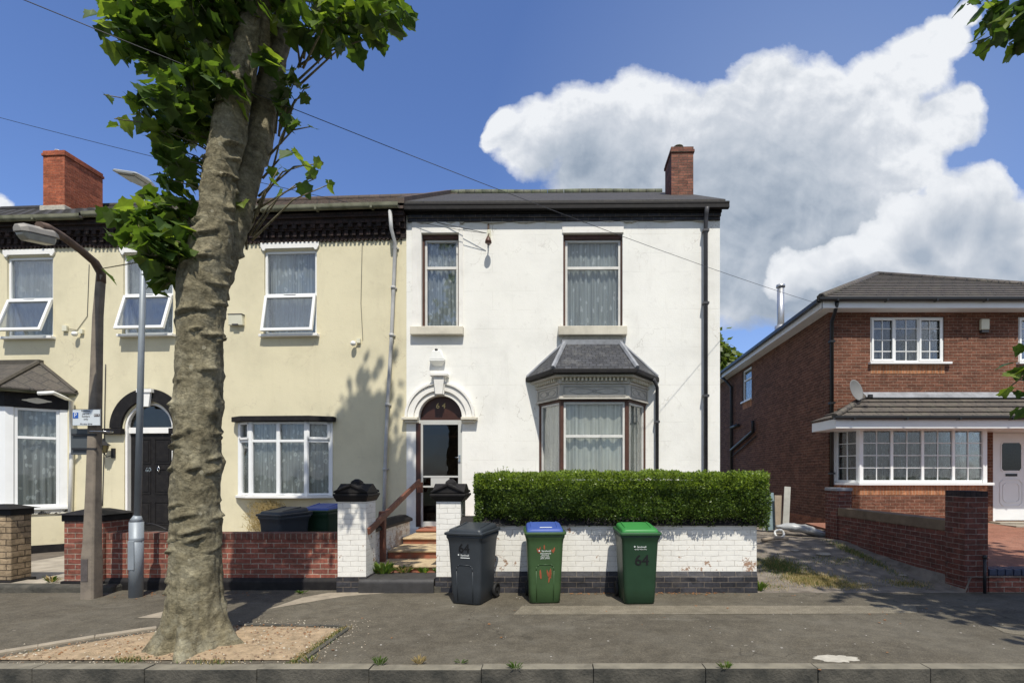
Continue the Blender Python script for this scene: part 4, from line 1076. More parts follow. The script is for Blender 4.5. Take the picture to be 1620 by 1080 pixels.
# square bay with canted end
P = [(kA-.0-.28, -.001), (kA, yb), (kB, yb), (kB+.001, -.001)]
Po = [(p[0], p[1]) for p in P]
m = MB(); m.extr([(P[0][0], -.001), (P[1][0], P[1][1]), (P[2][0], P[2][1]), (P[3][0]+.02, -.001)], -.1, zkb-.27); by = m.build('bay_window', house_brick, hr, .002)
m = MB(); m.extr([(P[0][0], -.001), (P[1][0], P[1][1]), (P[2][0], P[2][1]), (P[3][0]+.02, -.001)], zkb-.269, zkb-.06); m.build('soldier_course', orange_brick, by)
m = MB(); m.extr([(P[0][0]-.07, -.001), (P[1][0]-.05, P[1][1]-.07), (P[2][0]+.10, P[2][1]-.07), (P[3][0]+.12, -.001)], zkb-.058, zkb); m.build('sill', upvc, by, .005)
m = MB(); m.extr([(P[0][0], -.001), (P[1][0], P[1][1]), (P[2][0], P[2][1]), (P[3][0], -.001)], zkt, zf_+.022); m.build('head', upvc, by)
bay_windows(by, P, zkb+.002, zkt-.002, upvc, net_dark, .045, upvc, [dict(geo=(2, 4)), dict(vs=(.25, .5, .75), geo=(2, 4)), dict()], .05)
# front door
x0, x1 = dx0+.02, dx1-.02
m = MB(); m.box(dx0+.001, dx0+.07, .02, .09, dzb, dzt); m.box(dx1-.07, dx1-.001, .02, .09, dzb, dzt); m.box(dx0+.07, dx1-.07, .02, .09, dzt-.12, dzt); dfm = m.build('door_frame', upvc, hr, .003)
a_, b_ = dx0+.075, dx1-.075; m = MB(); m.box(a_, b_, .03, .075, dzb+.02, dzt-.125)
def octo(m, x0, x1, z0, z1, c, y, w):
    P_ = [(x0+c, z0), (x1-c, z0), (x1, z0+c), (x1, z1-c), (x1-c, z1), (x0+c, z1), (x0, z1-c), (x0, z0+c)]
    ribbon(m, P_+[P_[0]], w, y)
    return P_
old = m.T; m.T = Matrix.Translation((0, .03, 0))
mx = (a_+b_)/2
octo(m, a_+.13, b_-.13, F2.z(1600, 745), F2.z(1600, 699), .05, -.012, .03)
octo(m, a_+.11, b_-.11, F2.z(1600, 800), F2.z(1600, 758), .08, -.012, .022); octo(m, a_+.18, b_-.18, F2.z(1600, 794), F2.z(1600, 764), .06, -.012, .018)
m.T = old; dd = m.build('door', upvc, hr, .002)
m = MB(); P_ = [(a_+.19, F2.z(1600,744)), (b_-.19, F2.z(1600,744)), (b_-.14, F2.z(1600,740)), (b_-.14, F2.z(1600,704)), (b_-.19, F2.z(1600,700)), (a_+.19, F2.z(1600,700)), (a_+.14, F2.z(1600,704)), (a_+.14, F2.z(1600,740))]
m.prism([(x, .024, z) for x, z in P_], [(x, .029, z) for x, z in P_]); m.build('pane', simple('leaded_dark_glass', (.03,.035,.035), .1, .6, 40, .1), dd)
m = MB(); m.box(mx-.13, mx+.13, .016, .029, F2.z(1600, 753), F2.z(1600, 749)); m.build('letterbox', black_plastic, dd)
m = MB(); m.box(dx0-.15, LR, -.75, -.001, F2.z(1600, 845, -.7)-.1, F2.z(1600, 829, -.4)); m.box(dx0-.1, LR, -.3, -.001, F2.z(1600, 829, -.4)+.001, dzb-.002); m.build('doorstep', path_stone, hr, .01)
# downpipes
p = MB(); xx = F2.x(1316, -.08)
p.tube([(xx-.03, -ov-.04, zr_-.05), (xx, -.2, zr_-.25), (xx, -.08, zr_-.4), (xx, -.08, .9)], .042, 10); pipe_brackets(p, xx, -.08, [4.6, 3.2, 1.6], .042); p.build('downpipe', black_plastic, hr)
p = MB(); ys = side_y(1160)
p.tube([S(ys+.6, zr_-.02, -ov-.05), S(ys+.3, zr_-.3, -.2), S(ys, zr_-.6, -.07), S(ys, .4, -.07)], .05, 8)
p.tube([S(side_y(1195), F2.z(1195, 665, side_y(1195)), -.08), S(side_y(1195), F2.z(1195, 682, side_y(1195)), -.08), S(ys, F2.z(1160, 712, ys), -.08)], .055, 8)
p.tube([S(side_y(1172), F2.z(1172, 672, side_y(1172)), -.08), S(ys, F2.z(1160, 676, ys), -.08)], .055, 8)
p.tube([S(side_y(1198), F2.z(1198, 690, side_y(1198)), -.05), S(ys, F2.z(1160, 722, ys), -.06)], .02, 6)
p.build('soil_pipe', black_plastic, hr)
# ============================================================ GROUND
def sheet(name, poly, z, mat, t=None):
    m = MB()
    if t: m.extr(poly, z-t, z)
    else: m.poly([(x, y, z) for x, y in poly])
    return structure(m.build(name, mat))
sheet('ground', [(-400,-400),(400,-400),(400,400),(-400,400)], -.30, simple('far_ground', (.08,.09,.05), .95, .4, .2, 0))
sheet('road', [(-60,-5),(60,-5),(60,4.06),(-60,4.06)], -.115, tarmac_road)
# pavement as a fine gently uneven sheet
def terrain(name, x0, x1, y0, y1, st, zf, mat):
    nx, ny = max(1, int((x1-x0)/st)), max(1, int((y1-y0)/st)); m = MB()
    b = m.add([(x0+(x1-x0)*i/nx, y0+(y1-y0)*j/ny, zf(x0+(x1-x0)*i/nx, y0+(y1-y0)*j/ny)) for j in range(ny+1) for i in range(nx+1)])
    for j in range(ny):
        for i in range(nx):
            q = b+j*(nx+1)+i; m.face((q, q+1, q+nx+2, q+nx+1), 0, True)
    return structure(m.build(name, mat))
flat = lambda x, y: 0.0
terrain('pavement', -14, 14, 4.17, 7.3, .1, lambda x, y: flat(x, y)-.006, tarmac)
def gp(pts): return [tuple(G(a, b).xy) for a, b in pts]
def lay(name, pix, dz, mat, thick=0):
    """sheet following the pavement surface, clipped by construction from triangles"""
    m = MB(); pts = gp(pix); c = [sum(p[i] for p in pts)/len(pts) for i in (0, 1)]
    n = 14; P_ = []
    for i, p in enumerate(pts):
        q = pts[(i+1) % len(pts)]
        for k in range(n): P_.append((p[0]+(q[0]-p[0])*k/n, p[1]+(q[1]-p[1])*k/n))
    b = m.add([(x, y, dz-.0065) for x, y in P_]); m.face(range(b, b+len(P_)), 0)
    return structure(m.build(name, mat))
lay('pavement_patch', [(826,957.5),(1100,957),(1448,957),(1452,969),(1100,970.5),(812,971)], .004, tarmac_l)
lay('pavement_patch', [(425,962),(545,942),(640,934.8),(520,936.5),(478,944)], .0035, edging)
lay('pavement_patch', [(217,976),(262,965),(262,976.5)], .0035, edging)  # sunlit wedge painted as a paler sheet on the pavement
lay('pavement_patch', [(1560,985),(1700,1004),(1700,1012),(1590,1000)], .004, tarmac_l)
# tree pit with dry soil, concrete edging on its far side
pit = [(-40,1046),(60,1028),(150,1013),(245,998),(385,989),(470,990),(545,993),(505,1020),(470,1045)]
m = MB(); pp = gp(pit); xs_ = [p[0] for p in pp]; xs0 = list(xs_); ys_ = [p[1] for p in pp]
def inside(x, y, P_):
    c = False
    for i in range(len(P_)):
        (xa, ya), (xb, yb_) = P_[i], P_[i-1]
        if (ya > y) != (yb_ > y) and x < (xb-xa)*(y-ya)/(yb_-ya)+xa: c = not c
    return c
def pdist(x, y, P_):
    d = 9
    for i in range(len(P_)):
        a, b = Vector(P_[i-1]), Vector(P_[i]); p = Vector((x, y)); t = max(0, min(1, (p-a).dot(b-a)/max(1e-9, (b-a).length_squared)))
        d = min(d, (p-a.lerp(b, t)).length)
    return d
st = .035; nx, ny = int((max(xs_)-min(xs_))/st)+2, int((max(ys_)-min(ys_))/st)+2; ids = {}
for j in range(ny):
    for i in range(nx):
        x, y = min(xs_)+i*st, min(ys_)+j*st
        if inside(x, y, pp):
            d = pdist(x, y, pp); h = min(1, d/.12)
            z = -.001+.014*h+h*(.014*noise.noise(Vector((x*5, y*5, 1)))+.014*noise.noise(Vector((x*19, y*19, 3))))
            ids[i, j] = m.add([(x, y, z)])
for (i, j), q in list(ids.items()):
    if (i+1, j) in ids and (i, j+1) in ids and (i+1, j+1) in ids: m.face((q, ids[i+1, j], ids[i+1, j+1], ids[i, j+1]), 0, True)
o = m.build('tree_pit_soil', soil); structure(o)
m = MB()
def strip(m, pix, w, z0, z1, seg=.9):
    P_ = [G(*p) for p in pix]
    for a, b in zip(P_[:-1], P_[1:]):
        d = (b-a); L_ = d.length; d.normalize(); n_ = Vector((-d.y, d.x, 0))*w; k = 0
        while k < L_-.01:
            e = min(L_, k+seg-.008); q = [a+d*k, a+d*e, a+d*e+n_, a+d*k+n_]
            m.extr([(p.x, p.y) for p in q], z0, z1); k += seg
strip(m, [(-60,1044),(60,1024),(150,1009),(248,994.5)], .085, -.05, .016)
structure(m.build('pit_edging', edging, bevel=.006))
m = MB(); strip(m, [(372,989),(545,991.5)], .05, -.05, .012); strip(m, [(470,1046),(548,992.5)], -.05, -.05, .010); structure(m.build('pit_edging', kerb_m, bevel=.005))
# kerb stones
m = MB(); x = -12.3; rr = random.Random(3)
while x < 12:
    L_ = .90; j = rr.uniform(-.006, .006); dz = rr.uniform(-.006, .005)
    if x > 3.0: dz -= min(.05, (x-3.0)*.03)
    m.box(x, x+L_-.004, 4.05+j, 4.17+j, -.2, .004+dz); m.m[-5] = 1; x += L_
structure(m.build('kerb', [kerb_m, kerb_top], bevel=.007))
# driveway
def drivez(x, y):
    t = max(0, min(1, (y-6.7)/3.2)); base = .30*t*t*(3-2*t) if t < 1 else .30-.02*min(1, (y-9.9)/3)
    if x > 5.45: base = max(base, .2)
    a = min(1, max(0, (y-6.75)/.5))
    return base + a*(.035*noise.noise(Vector((x*1.1, y*1.1, 5))) + .012*noise.noise(Vector((x*5, y*5, 2)))) + (-.004 if y < 6.75 else 0)
terrain('driveway', 2.4, 7.2, 6.72, 26, .08, drivez, gravel)
terrain('front_garden', -1.5, 2.62, 7.05, 10.3, .2, lambda x, y: .45+.04*noise.noise(Vector((x, y, 7))), garden_m)
terrain('front_garden', -14, -2.84, 6.9, 11.4, .25, lambda x, y: .0+.02*noise.noise(Vector((x*2, y*2, 9)))+(.0 if x < -7.1 else -.02), garden_m)
m = MB(); m.poly([(-9.3,6.9,.035),(-6.6,6.9,.035),(-6.6,9.9,.035),(-9.3,9.9,.035)]); structure(m.build('path', path_stone))
m = MB(); m.box(-7.68, -6.62, 6.93, 7.2, -.02, .075); m.box(-7.7, -6.6, 8.3, 8.6, -.02, .11); structure(m.build('path_step', path_stone, bevel=.012))
m = MB(); m.poly([(5.7,6.92,.29),(16,6.92,.29),(16,11.6,.47),(5.7,11.6,.47)]); structure(m.build('forecourt', red_tarmac))
terrain('back_garden', -14, 3.4, 18.2, 40, 2, lambda x, y: .1, simple('lawn_far', (.06,.09,.03), .95, .3, 1, 0))

# ============================================================ BOUNDARY WALLS
YW = 6.75
# white painted wall with hedge behind
t = thing('garden_wall', 'white painted brick garden wall on black brick base under the hedge', 'wall', (.7, YW, 0))
xa, xb = (728-CX)*YW/FPX-.7, (1197-CX)*YW/FPX-.7
m = MB(); m.box(xa, xb, 0, .24, .275, .885); m.build('brickwork', paint_brick, t)
m = MB(); m.box(xa-.0, xb+.0, -.035, .27, -.05, .20)
m.prism([(xa,-.035,.2005),(xb,-.035,.2005),(xb,.27,.2005),(xa,.27,.2005)], [(xa,-.002,.275),(xb,-.002,.275),(xb,.24,.275),(xa,.24,.275)]); m.build('plinth', blue_brick, t)
m = MB(); k = xa+.0
while k < xb-.1:
    e = min(xb, k+.42); m.prism([(k,-.05,.887),(e-.006,-.05,.887),(e-.006,.29,.887),(k,.29,.887)], [(k,.03,1.0),(e-.006,.03,1.0),(e-.006,.2,1.0),(k,.2,1.0)]); k += .42
m.build('coping', black_paint, t, .01)
# gate piers
def pier(px0, px1, ytop, ybase, depth, label, Y=YW):
    xa, xb = (px0-CX)*Y/FPX, (px1-CX)*Y/FPX; cx_ = (xa+xb)/2; hw = (xb-xa)/2
    t = thing('gate_pier', label, 'gate pier', (cx_, Y, 0), 0, 'white gate piers with black gabled caps')
    zt_ = CAMH-(ytop-HY)*Y/FPX
    m = MB(); m.box(-hw, hw, 0, depth, .20, zt_); m.build('brickwork', paint_brick, t, .004)
    m = MB(); m.box(-hw-.012, hw+.012, -.012, depth+.012, -.05, .20); m.build('plinth', blue_brick, t, .006)
    a = .20; c = depth/2; b0 = zt_
    m = MB()
    m.prism([(-hw-.01,c-hw-.01,b0),(hw+.01,c-hw-.01,b0),(hw+.01,c+hw+.01,b0),(-hw-.01,c+hw+.01,b0)], [(-a-.03,c-a-.03,b0+.07),(a+.03,c-a-.03,b0+.07),(a+.03,c+a+.03,b0+.07),(-a-.03,c+a+.03,b0+.07)])
    m.box(-a-.035, a+.035, c-a-.035, c+a+.035, b0+.071, b0+.105)
    z1, z2 = b0+.106, b0+.235; g = a+.015
    def gab(u0, u1, s, z1, z2, ax):
        tri = [(-s, z1), (s, z1), (s, z1+.02), (.03, z2), (-.03, z2), (-s, z1+.02)]
        if ax == 'y': m.prism([(x, u0, z) for x, z in tri], [(x, u1, z) for x, z in tri])
        else: m.prism([(u0, c+x, z) for x, z in tri], [(u1, c+x, z) for x, z in tri])
    gab(c-g, c+g, g-.003, z1, z2, 'y'); gab(-g, g, g, z1+.001, z2+.001, 'x')
    # raised gable moulding and the little finial block
    for s in (-1, 1):
        yy = c+s*(g+.001)
        for q in (-1, 1):
            tri = [(q*.0, z2+.01), (q*(g+.01), z1+.035), (q*(g+.01), z1+.005), (0, z2-.03)]
            P_ = [(x, yy, z) for x, z in tri]; Q_ = [(x, yy+s*.02, z) for x, z in tri]
            m.prism(P_, Q_)
    f = .075
    m.prism([(-f,c-f,z2-.06),(f,c-f,z2-.06),(f,c+f,z2-.06),(-f,c+f,z2-.06)], [(-f*.85,c-f*.85,z2+.03),(f*.85,c-f*.85,z2+.03),(f*.85,c+f*.85,z2+.03),(-f*.85,c+f*.85,z2+.03)])
    m.prism([(-f*.85,c-f*.85,z2+.0305),(f*.85,c-f*.85,z2+.0305),(f*.85,c+f*.85,z2+.0305),(-f*.85,c+f*.85,z2+.0305)], [(-f*.3,c-f*.3,z2+.065),(f*.3,c-f*.3,z2+.065),(f*.3,c+f*.3,z2+.065),(-f*.3,c+f*.3,z2+.065)])
    m.build('cap', black_paint, t, .008)
    return t
pier(534, 579, 793, 935, .36, 'white brick gate pier with black gabled cap at the end of the red brick wall')
pier(690, 729, 793, 935, .34, 'white brick gate pier with black gabled cap between the steps and the grey bin')
# red brick wall of 60
Y6 = 6.92
t = thing('garden_wall', 'low red brick garden wall on black base behind the tree trunk', 'wall', (-4.6, Y6, 0))
xa, xb = (168-CX)*Y6/FPX+4.6, (533-CX)*YW/FPX+4.6+.02; zt_ = CAMH-(843-HY)*Y6/FPX
m = MB(); m.box(xa, xb, 0, .21, .155, zt_-.085); m.build('brickwork', red_brick, t)
m = MB(); m.box(xa, xb, -.004, .214, zt_-.084, zt_); m.build('coping', brick('brick_on_edge', (.17,.07,.05), (.13,.055,.042), (.22,.19,.15), w=.075, h=.3, offset=0, ms=.005), t, .006)
m = MB(); m.box(xa, xb, -.045, .24, -.05, .11); m.prism([(xa,-.045,.1105),(xb,-.045,.1105),(xb,.24,.1105),(xa,.24,.1105)], [(xa,-.003,.155),(xb,-.003,.155),(xb,.21,.155),(xa,.21,.155)]); m.build('plinth', black_paint, t, .008)
# red pier with black cap
xa, xb = (106-CX)*Y6/FPX, (167-CX)*Y6/FPX; cx_ = (xa+xb)/2
t = thing('gate_pier', 'red brick gate pier with flat black cap behind the concrete lamp post', 'gate pier', (cx_, Y6-.02, 0)); hw = (xb-xa)/2
zt_ = CAMH-(824-HY)*Y6/FPX
m = MB(); m.box(-hw, hw, -.02, .42, .12, zt_); m.build('brickwork', red_brick, t, .003)
m = MB(); m.box(-hw-.03, hw+.03, -.05, .45, -.05, .12); m.build('plinth', black_paint, t, .01)
m = MB(); m.box(-hw-.02, hw+.02, -.04, .44, zt_+.001, zt_+.09); m.prism([(-hw-.07,-.09,zt_+.091),(hw+.07,-.09,zt_+.091),(hw+.07,.49,zt_+.091),(-hw-.07,.49,zt_+.091)], [(-hw*.3,.1,zt_+.165),(hw*.3,.1,zt_+.165),(hw*.3,.3,zt_+.165),(-hw*.3,.3,zt_+.165)]); m.build('cap', black_paint, t, .008)
# buff stone pier far left
Yb = 7.0; xa, xb = (-40-CX)*Yb/FPX, (17-CX)*Yb/FPX
t = thing('gate_pier', 'buff stone gate pier with dark cap at the far left edge', 'gate pier', ((xa+xb)/2, Yb, 0)); hw = (xb-xa)/2
m = MB(); zt_ = CAMH-(815-HY)*Yb/FPX; m.box(-hw, hw, 0, .28, .10, zt_); m.build('stonework', buff_stone, t, .012)
m = MB(); m.box(-hw-.02, hw+.02, -.02, .30, zt_+.001, zt_+.09); m.prism([(-hw-.07,-.07,zt_+.091),(hw+.07,-.07,zt_+.091),(hw+.07,.35,zt_+.091),(-hw-.07,.35,zt_+.091)], [(-hw*.3,.08,zt_+.15),(hw*.3,.08,zt_+.15),(hw*.3,.2,zt_+.15),(-hw*.3,.2,zt_+.15)]); m.build('cap', black_paint, t, .008)
m = MB(); m.box(-hw-.03, hw+.04, -.04, .31, -.05, .1); m.build('plinth', black_paint, t, .01)
m = MB(); m.box(-8.1, -5.9, 6.72, 6.925, -.05, .085); tag(m.build('threshold_slab', kerb_m, bevel=.03), 'dark worn stone threshold between the buff pier and the red pier', 'threshold')
m = MB(); m.box(-16, (-41-CX)*Yb/FPX, 7.1, 7.3, -.05, .8); tag(m.build('garden_wall', buff_stone, bevel=.006), 'buff stone garden wall running out of frame left of the buff pier', 'wall')

# steps, side wall, handrail
st_ = thing('front_steps', 'red brick steps with worn stone treads up to the arched white house door', 'steps', (-1.9, 7.2, 0))
ox, oy = 1.9, -7.2
m = MB()
nS = 10; xl, xr = (568-CX)*6.72/FPX, (690-CX)*6.72/FPX
prof = [(6.70,-.03), (6.70,.12)] + [(6.70+.06-.06*math.cos(a_), .12+.06*math.sin(a_)) for a_ in [R(15*i) for i in range(1, 7)]] + [(7.1,.19), (7.1,-.03)]
m.prism([(xl+ox, y+oy, z) for y, z in prof], [(xr+ox-.03, y+oy, z) for y, z in prof]); m.build('bullnose_step', blue_brick if False else simple('black_bullnose', (.045,.043,.042), .55, .4, 8, .4), st_)
m = MB(); m.box(xl+ox-.02, xr+ox+.06, 6.735+oy, 6.9+oy, -.06, .075); m.build('plinth', kerb_m, st_, .008)
SX0, SX1 = -2.62, -1.62
steps = [(7.21,.27),(7.82,.397),(8.54,.504),(9.30,.555)]
for i, (y, z) in enumerate(steps):
    yn = steps[i+1][0] if i < 3 else 9.98
    m = MB(); m.box(SX0+ox+i*.012, SX1+ox, y+oy+.02, yn+oy+.019, 0, z-.035); m.build('riser', step_red, st_, .004)
    m = MB(); m.box(SX0+ox+i*.012, SX1+ox-.002, y+oy-.01, yn+oy+.015, z-.034, z); m.build('tread', step_stone if i < 3 else step_red, st_, .012)
m = MB(); m.box(SX0+ox, SX1+ox, 7.1+oy, 7.225+oy, .0, .16); m.build('riser', step_red, st_)
t = thing('retaining_wall', 'white painted low brick wall with black coping along left side of steps', 'wall', (-2.74, 7.6, 0))
m = MB(); m.box(-.1, .12, -.5, 1.45, -.05, .74); m.build('brickwork', painted_brick('patchy_white_brick', (.66,.65,.62), (.34,.27,.22), (.16,.13,.10), peel=.53), t, .003)
m = MB(); m.box(-.14, .16, -.5, 1.50, .741, .79); m.prism([(-.14,-.5,.7905),(.16,-.5,.7905),(.16,1.5,.7905),(-.14,1.5,.7905)], [(-.04,-.5,.86),(.06,-.5,.86),(.06,1.4,.86),(-.04,1.4,.86)]); m.build('coping', black_paint, t, .01)
t = thing('retaining_wall', 'plain white side wall of the steps behind the right gate pier', 'wall', (-1.55, 7.2, 0))
m = MB(); m.box(-.05, .07, -.08, 2.7, -.05, .56); m.build('brickwork', paint_brick, t)
t = thing('handrail', 'brown weathered timber handrail beside the front steps', 'handrail', (-2.55, 7.5, 0)); q = Vector((2.55, -7.5, 0))
m = MB(); A = Vector((-2.53, 6.80, .80))+q; B = Vector((-2.64, 9.75, 1.44))+q
d = (B-A).normalized(); up = Vector((0, -d.z, d.y)).normalized(); sd_ = d.cross(up)
m.prism([A+sd_*.025+up*.045, A-sd_*.025+up*.045, A-sd_*.025-up*.045, A+sd_*.025-up*.045], [B+sd_*.025+up*.045, B-sd_*.025+up*.045, B-sd_*.025-up*.045, B+sd_*.025-up*.045]); m.build('rail', red_wood, t, .008)
m = MB(); m.box(-.10, .0, -.0, .10, .2, .93); m.tube([(-.05,.05,.9),(-.05,.05,1.02)], [.06,.05], 10); m.build('post', red_wood, t, .012)
m = MB(); m.box(-.16, -.06, 2.33, 2.41, 1.22, 1.42); m.build('bracket', red_wood, t, .006)

# right-hand boundary wall along the drive
t = thing('garden_wall', 'brown brick boundary wall with concrete-coloured coping beside the drive', 'wall', (5.5, 8.5, 0))
m = MB(); m.box(-.0, .22, -1.40, 1.36, -.1, .77); m.build('brickwork', red_brick_dark, t)
m = MB(); m.box(-.015, .235, -1.40, 1.36, .771, .925); m.build('coping', simple('stained_coping', (.16,.115,.075), .9, .35, 5, .4), t, .008)
t = thing('gate_pier', 'tall brown brick pier at the street end of the drive wall', 'gate pier', (5.61, YW, 0))
m = MB(); m.box(-.155, .155, 0, .345, -.05, 1.27); m.build('brickwork', red_brick_dark, t, .003)
m = MB(); m.box(-.155, .155, 0, .345, 1.271, 1.345); m.build('coping', brick('dark_edge_brick', (.045,.03,.028), (.035,.025,.025), (.02,.018,.018), w=.075, h=.3, offset=0), t, .005)
t = thing('gate_pier', 'short brown brick pier against the corner of the brick house', 'gate pier', (5.75, 9.9, 0))
m = MB(); m.box(-.27, .02, -.03, .4, 0, 1.25); m.build('brickwork', red_brick_dark, t, .003)
m = MB(); m.box(-.28, .03, -.04, .41, 1.251, 1.31); m.build('cap', lead, t, .006)
t = thing('garden_wall', 'low red brick forecourt wall topped with blue brick setts', 'wall', (8, YW, 0))
m = MB(); m.box(-2.22, 6, 0, .2, -.05, .215); m.build('brickwork', red_brick, t)
m = MB(); k = -2.22
while k < 6: m.box(k, k+.095, -.012, .21, .2155, .305); k += .107
m.build('sett', simple('blue_setts', (.04,.05,.085), .5, .3, 20, .3), t, .01)
m = MB(); m.box(-.02, .02, -.02, .02, 0, .46); m.build('x', iron)
bpy.data.objects.remove(bpy.data.objects['x'])
m = MB(); m.tube([(0,0,0),(0,0,.47)], .018, 8); m.tube([(0,0,.46),(0,0,.50)], [.03,.02], 8)
tag(m.build('iron_post', iron, loc=(5.66, 6.68, 0)), 'short thin black iron post standing before the tall brown pier', 'post')

# ============================================================ WHEELED BINS
bin_grey = simple('bin_grey_plastic', (.034,.040,.046), .45, .15, 5, .12, 90)
bin_green = simple('bin_mid_green_plastic', (.042,.085,.030), .45, .15, 5, .12, 90)
bin_dgreen = simple('bin_dark_green_plastic', (.016,.045,.022), .42, .15, 5, .12, 90)
lid_blue = simple('lid_blue', (.055,.10,.33), .42, .1, 5, .06); lid_green = simple('lid_green', (.045,.23,.055), .42, .1, 5, .06)
rubber = simple('rubber', (.012,.012,.012), .7, .2, 9, .1); ink_w = simple('print_white', (.72,.74,.72), .6, .05, 9, 0)
ink_k = simple('marker_black', (.006,.006,.007), .6, .1, 9, 0); ink_r = simple('red_paint_smear', (.30,.075,.03), .7, .4, 25, .2)
def rrect(w, d, r, z, yo=0, n=4):
    P_ = []
    for cx_, cy_, a0 in ((w/2-r, -d/2+r, -90), (w/2-r, d/2-r, 0), (-w/2+r, d/2-r, 90), (-w/2+r, -d/2+r, 180)):
        for i in range(n+1): a_ = R(a0+90*i/n); P_.append((cx_+r*math.cos(a_), yo+cy_+r*math.sin(a_), z))
    return P_
def make_bin(label, body_m, lid_m, rim_m, loc, rz, grp, sc_=1.0, marks=None, arch=True, body_lab=None):
    t = thing('wheelie_bin', label, 'wheelie bin', loc, rz, grp)
    H = .86; m = MB(); rs = []
    prof = [(0,.355,.40,.05),(.012,.375,.42,.05),(.20,.395,.44,.05),(.55,.425,.48,.05),(.72,.44,.50,.05),(.78,.455,.515,.04),(.80,.475,.535,.035),(.845,.48,.54,.03)]
    for z, w, d, r_ in prof: rs.append(rrect(w, d, r_, z))
    m.rings(rs, 0, True, True)
    yf = lambda z: -(.42+(z/.80)*.09)/2
    if arch:
        pts = [(-.10,.03),(-.108,.40),(-.10,.45),(-.07,.475),(.07,.475),(.10,.45),(.108,.40),(.10,.03)]
        for (x0,z0),(x1,z1) in zip(pts[:-1], pts[1:]): m.tube([(x0, yf(z0)-.000, z0), (x1, yf(z1)-.000, z1)], .0055, 6)
    # side ribs, handle at the back
    for s in (-1, 1):
        m.tube([(s*.175, .17, .1), (s*.205, .2, .72)], .012, 6)
    m.tube([(-.17,.27,.80),(-.17,.33,.84),(.17,.33,.84),(.17,.27,.80)], .014, 8)
    m.build('body', body_m, t)
    # lid: overhanging rim plus domed top rising to the hinge
    m = MB()
    def lidring(w, d, r_, zf, zb, yo=0):
        return [(x, y, zf+(zb-zf)*((y+d/2)/d)) for x, y, _ in rrect(w, d, r_, 0, yo)]
    m.rings([lidring(.505,.575,.03,.835,.86), lidring(.51,.58,.03,.862,.885), lidring(.49,.56,.035,.868,.892)], 0, True, True)
    m.build('lid_rim', rim_m, t, .003)
    m = MB()
    m.rings([lidring(.45,.50,.04,.868,.896), lidring(.43,.48,.05,.898,.935), lidring(.41,.46,.06,.903,.948), lidring(.30,.34,.06,.908,.955)], 0, True, True)
    for s in (-1, 1):                               # moulded grips each side
        m.prism([(s*.155,-.2,.89),(s*.165,-.2,.89),(s*.165,.16,.925),(s*.155,.16,.925)], [(s*.150,-.15,.918),(s*.17,-.15,.918),(s*.17,.14,.962),(s*.150,.14,.962)])
    m.build('lid', lid_m, t, .003)
    for s in (-1, 1):
        m = MB()
        m.rings([[(s*(.185+x), .235+.095*k*math.cos(a_), .095+.095*k*math.sin(a_)) for a_ in [2*math.pi*i/20 for i in range(20)]] for x, k in ((0,.3),(0,.8),(.004,.96),(.012,1),(.035,1),(.042,.95),(.045,.7),(.036,.66),(.036,.25),(.046,.2))][::s], 0, True, True)
        m.build('wheel', rubber, t)
    m = MB(); m.tube([(-.2,.235,.095),(.2,.235,.095)], .011, 8); m.build('axle', iron, t)
    if marks: marks(t, yf)
    return t
def front_text(mb, yf, s, size, x, z, mi=0, sx=1, off=.0035):
    tilt = math.atan(.09/2/.80)
    text_into(mb, s, size, Matrix.Translation((x, yf(z)-off, z)) @ Matrix.Rotation(tilt, 4, 'X') @ UPRIGHT, mi, .0008, sx=sx)
def logo(mb, yf, x, z, s=1.0, star=True):
    front_text(mb, yf, 'Sandwell', .032*s, x+.012, z)
    P_ = []
    for i in range(10): r_ = (.013 if i % 2 == 0 else .006)*s; a_ = R(90+36*i); P_.append((x-.072*s+r_*math.cos(a_), z+.004+r_*math.sin(a_)))
    y = yf(z); mb.prism([(a_, y-.005, b_) for a_, b_ in P_], [(a_, y-.003, b_) for a_, b_ in P_])
def marks_grey(t, yf):
    m = MB(); front_text(m, yf, '64', .15, -.0, .675, sx=1.0); front_text(m, yf, '64', .15, .004, .675, sx=1.0, off=.0042); m.build('house_number', ink_k, t)
    m = MB(); logo(m, yf, -.0, .595); z = .565; m.box(-.045, .075, yf(z)-.004, yf(z)-.002, z-.005, z+.004); m.build('printed_mark', ink_w, t)
def marks_rec(t, yf):
    m = MB(); logo(m, yf, 0, .64)
    front_text(m, yf, 'Household', .028, .005, .610, sx=1.05); 
    for k, (s, z) in enumerate((('Recycling', .589), ('Paper, cans,', .570), ('glass, plastic', .552))): front_text(m, yf, s, .023, .0, z, sx=1.0)
    m.build('printed_mark', ink_w, t)
    m = MB(); rr = random.Random(4)
    def blob(x, z, w, h, a=0):
        n_ = 12; P_ = []
        for i in range(n_): q = 2*math.pi*i/n_; r_ = 1+rr.uniform(-.22, .22); u, v = w*r_*math.cos(q), h*r_*math.sin(q); P_.append((x+u*math.cos(a)-v*math.sin(a), z+u*math.sin(a)+v*math.cos(a)))
        b = m.add([(x_, yf(z_)-.0022, z_) for x_, z_ in P_]); m.face(range(b, b+n_))
    for a_ in ((-.055,.36,.012,.065,.1),(.035,.36,.011,.05,.2),(.052,.335,.012,.075,-.1),(.066,.36,.010,.06,0),(-.085,.65,.012,.03,.5),(-.068,.665,.009,.028,-.4),(-.01,.685,.008,.03,0),(.105,.65,.011,.034,-.2),(.088,.64,.010,.025,.5),(-.075,.63,.02,.012,0)): blob(*a_)
    m.build('red_paint_daub', ink_r, t)
    m = MB(); m.prism([(-.06,-.16,.914),(.09,-.16,.914),(.09,-.13,.917),(-.06,-.13,.917)], [(-.06,-.16,.9155),(.09,-.16,.9155),(.09,-.13,.9185),(-.06,-.13,.9185)]); m.build('lid_sticker', ink_w, t)
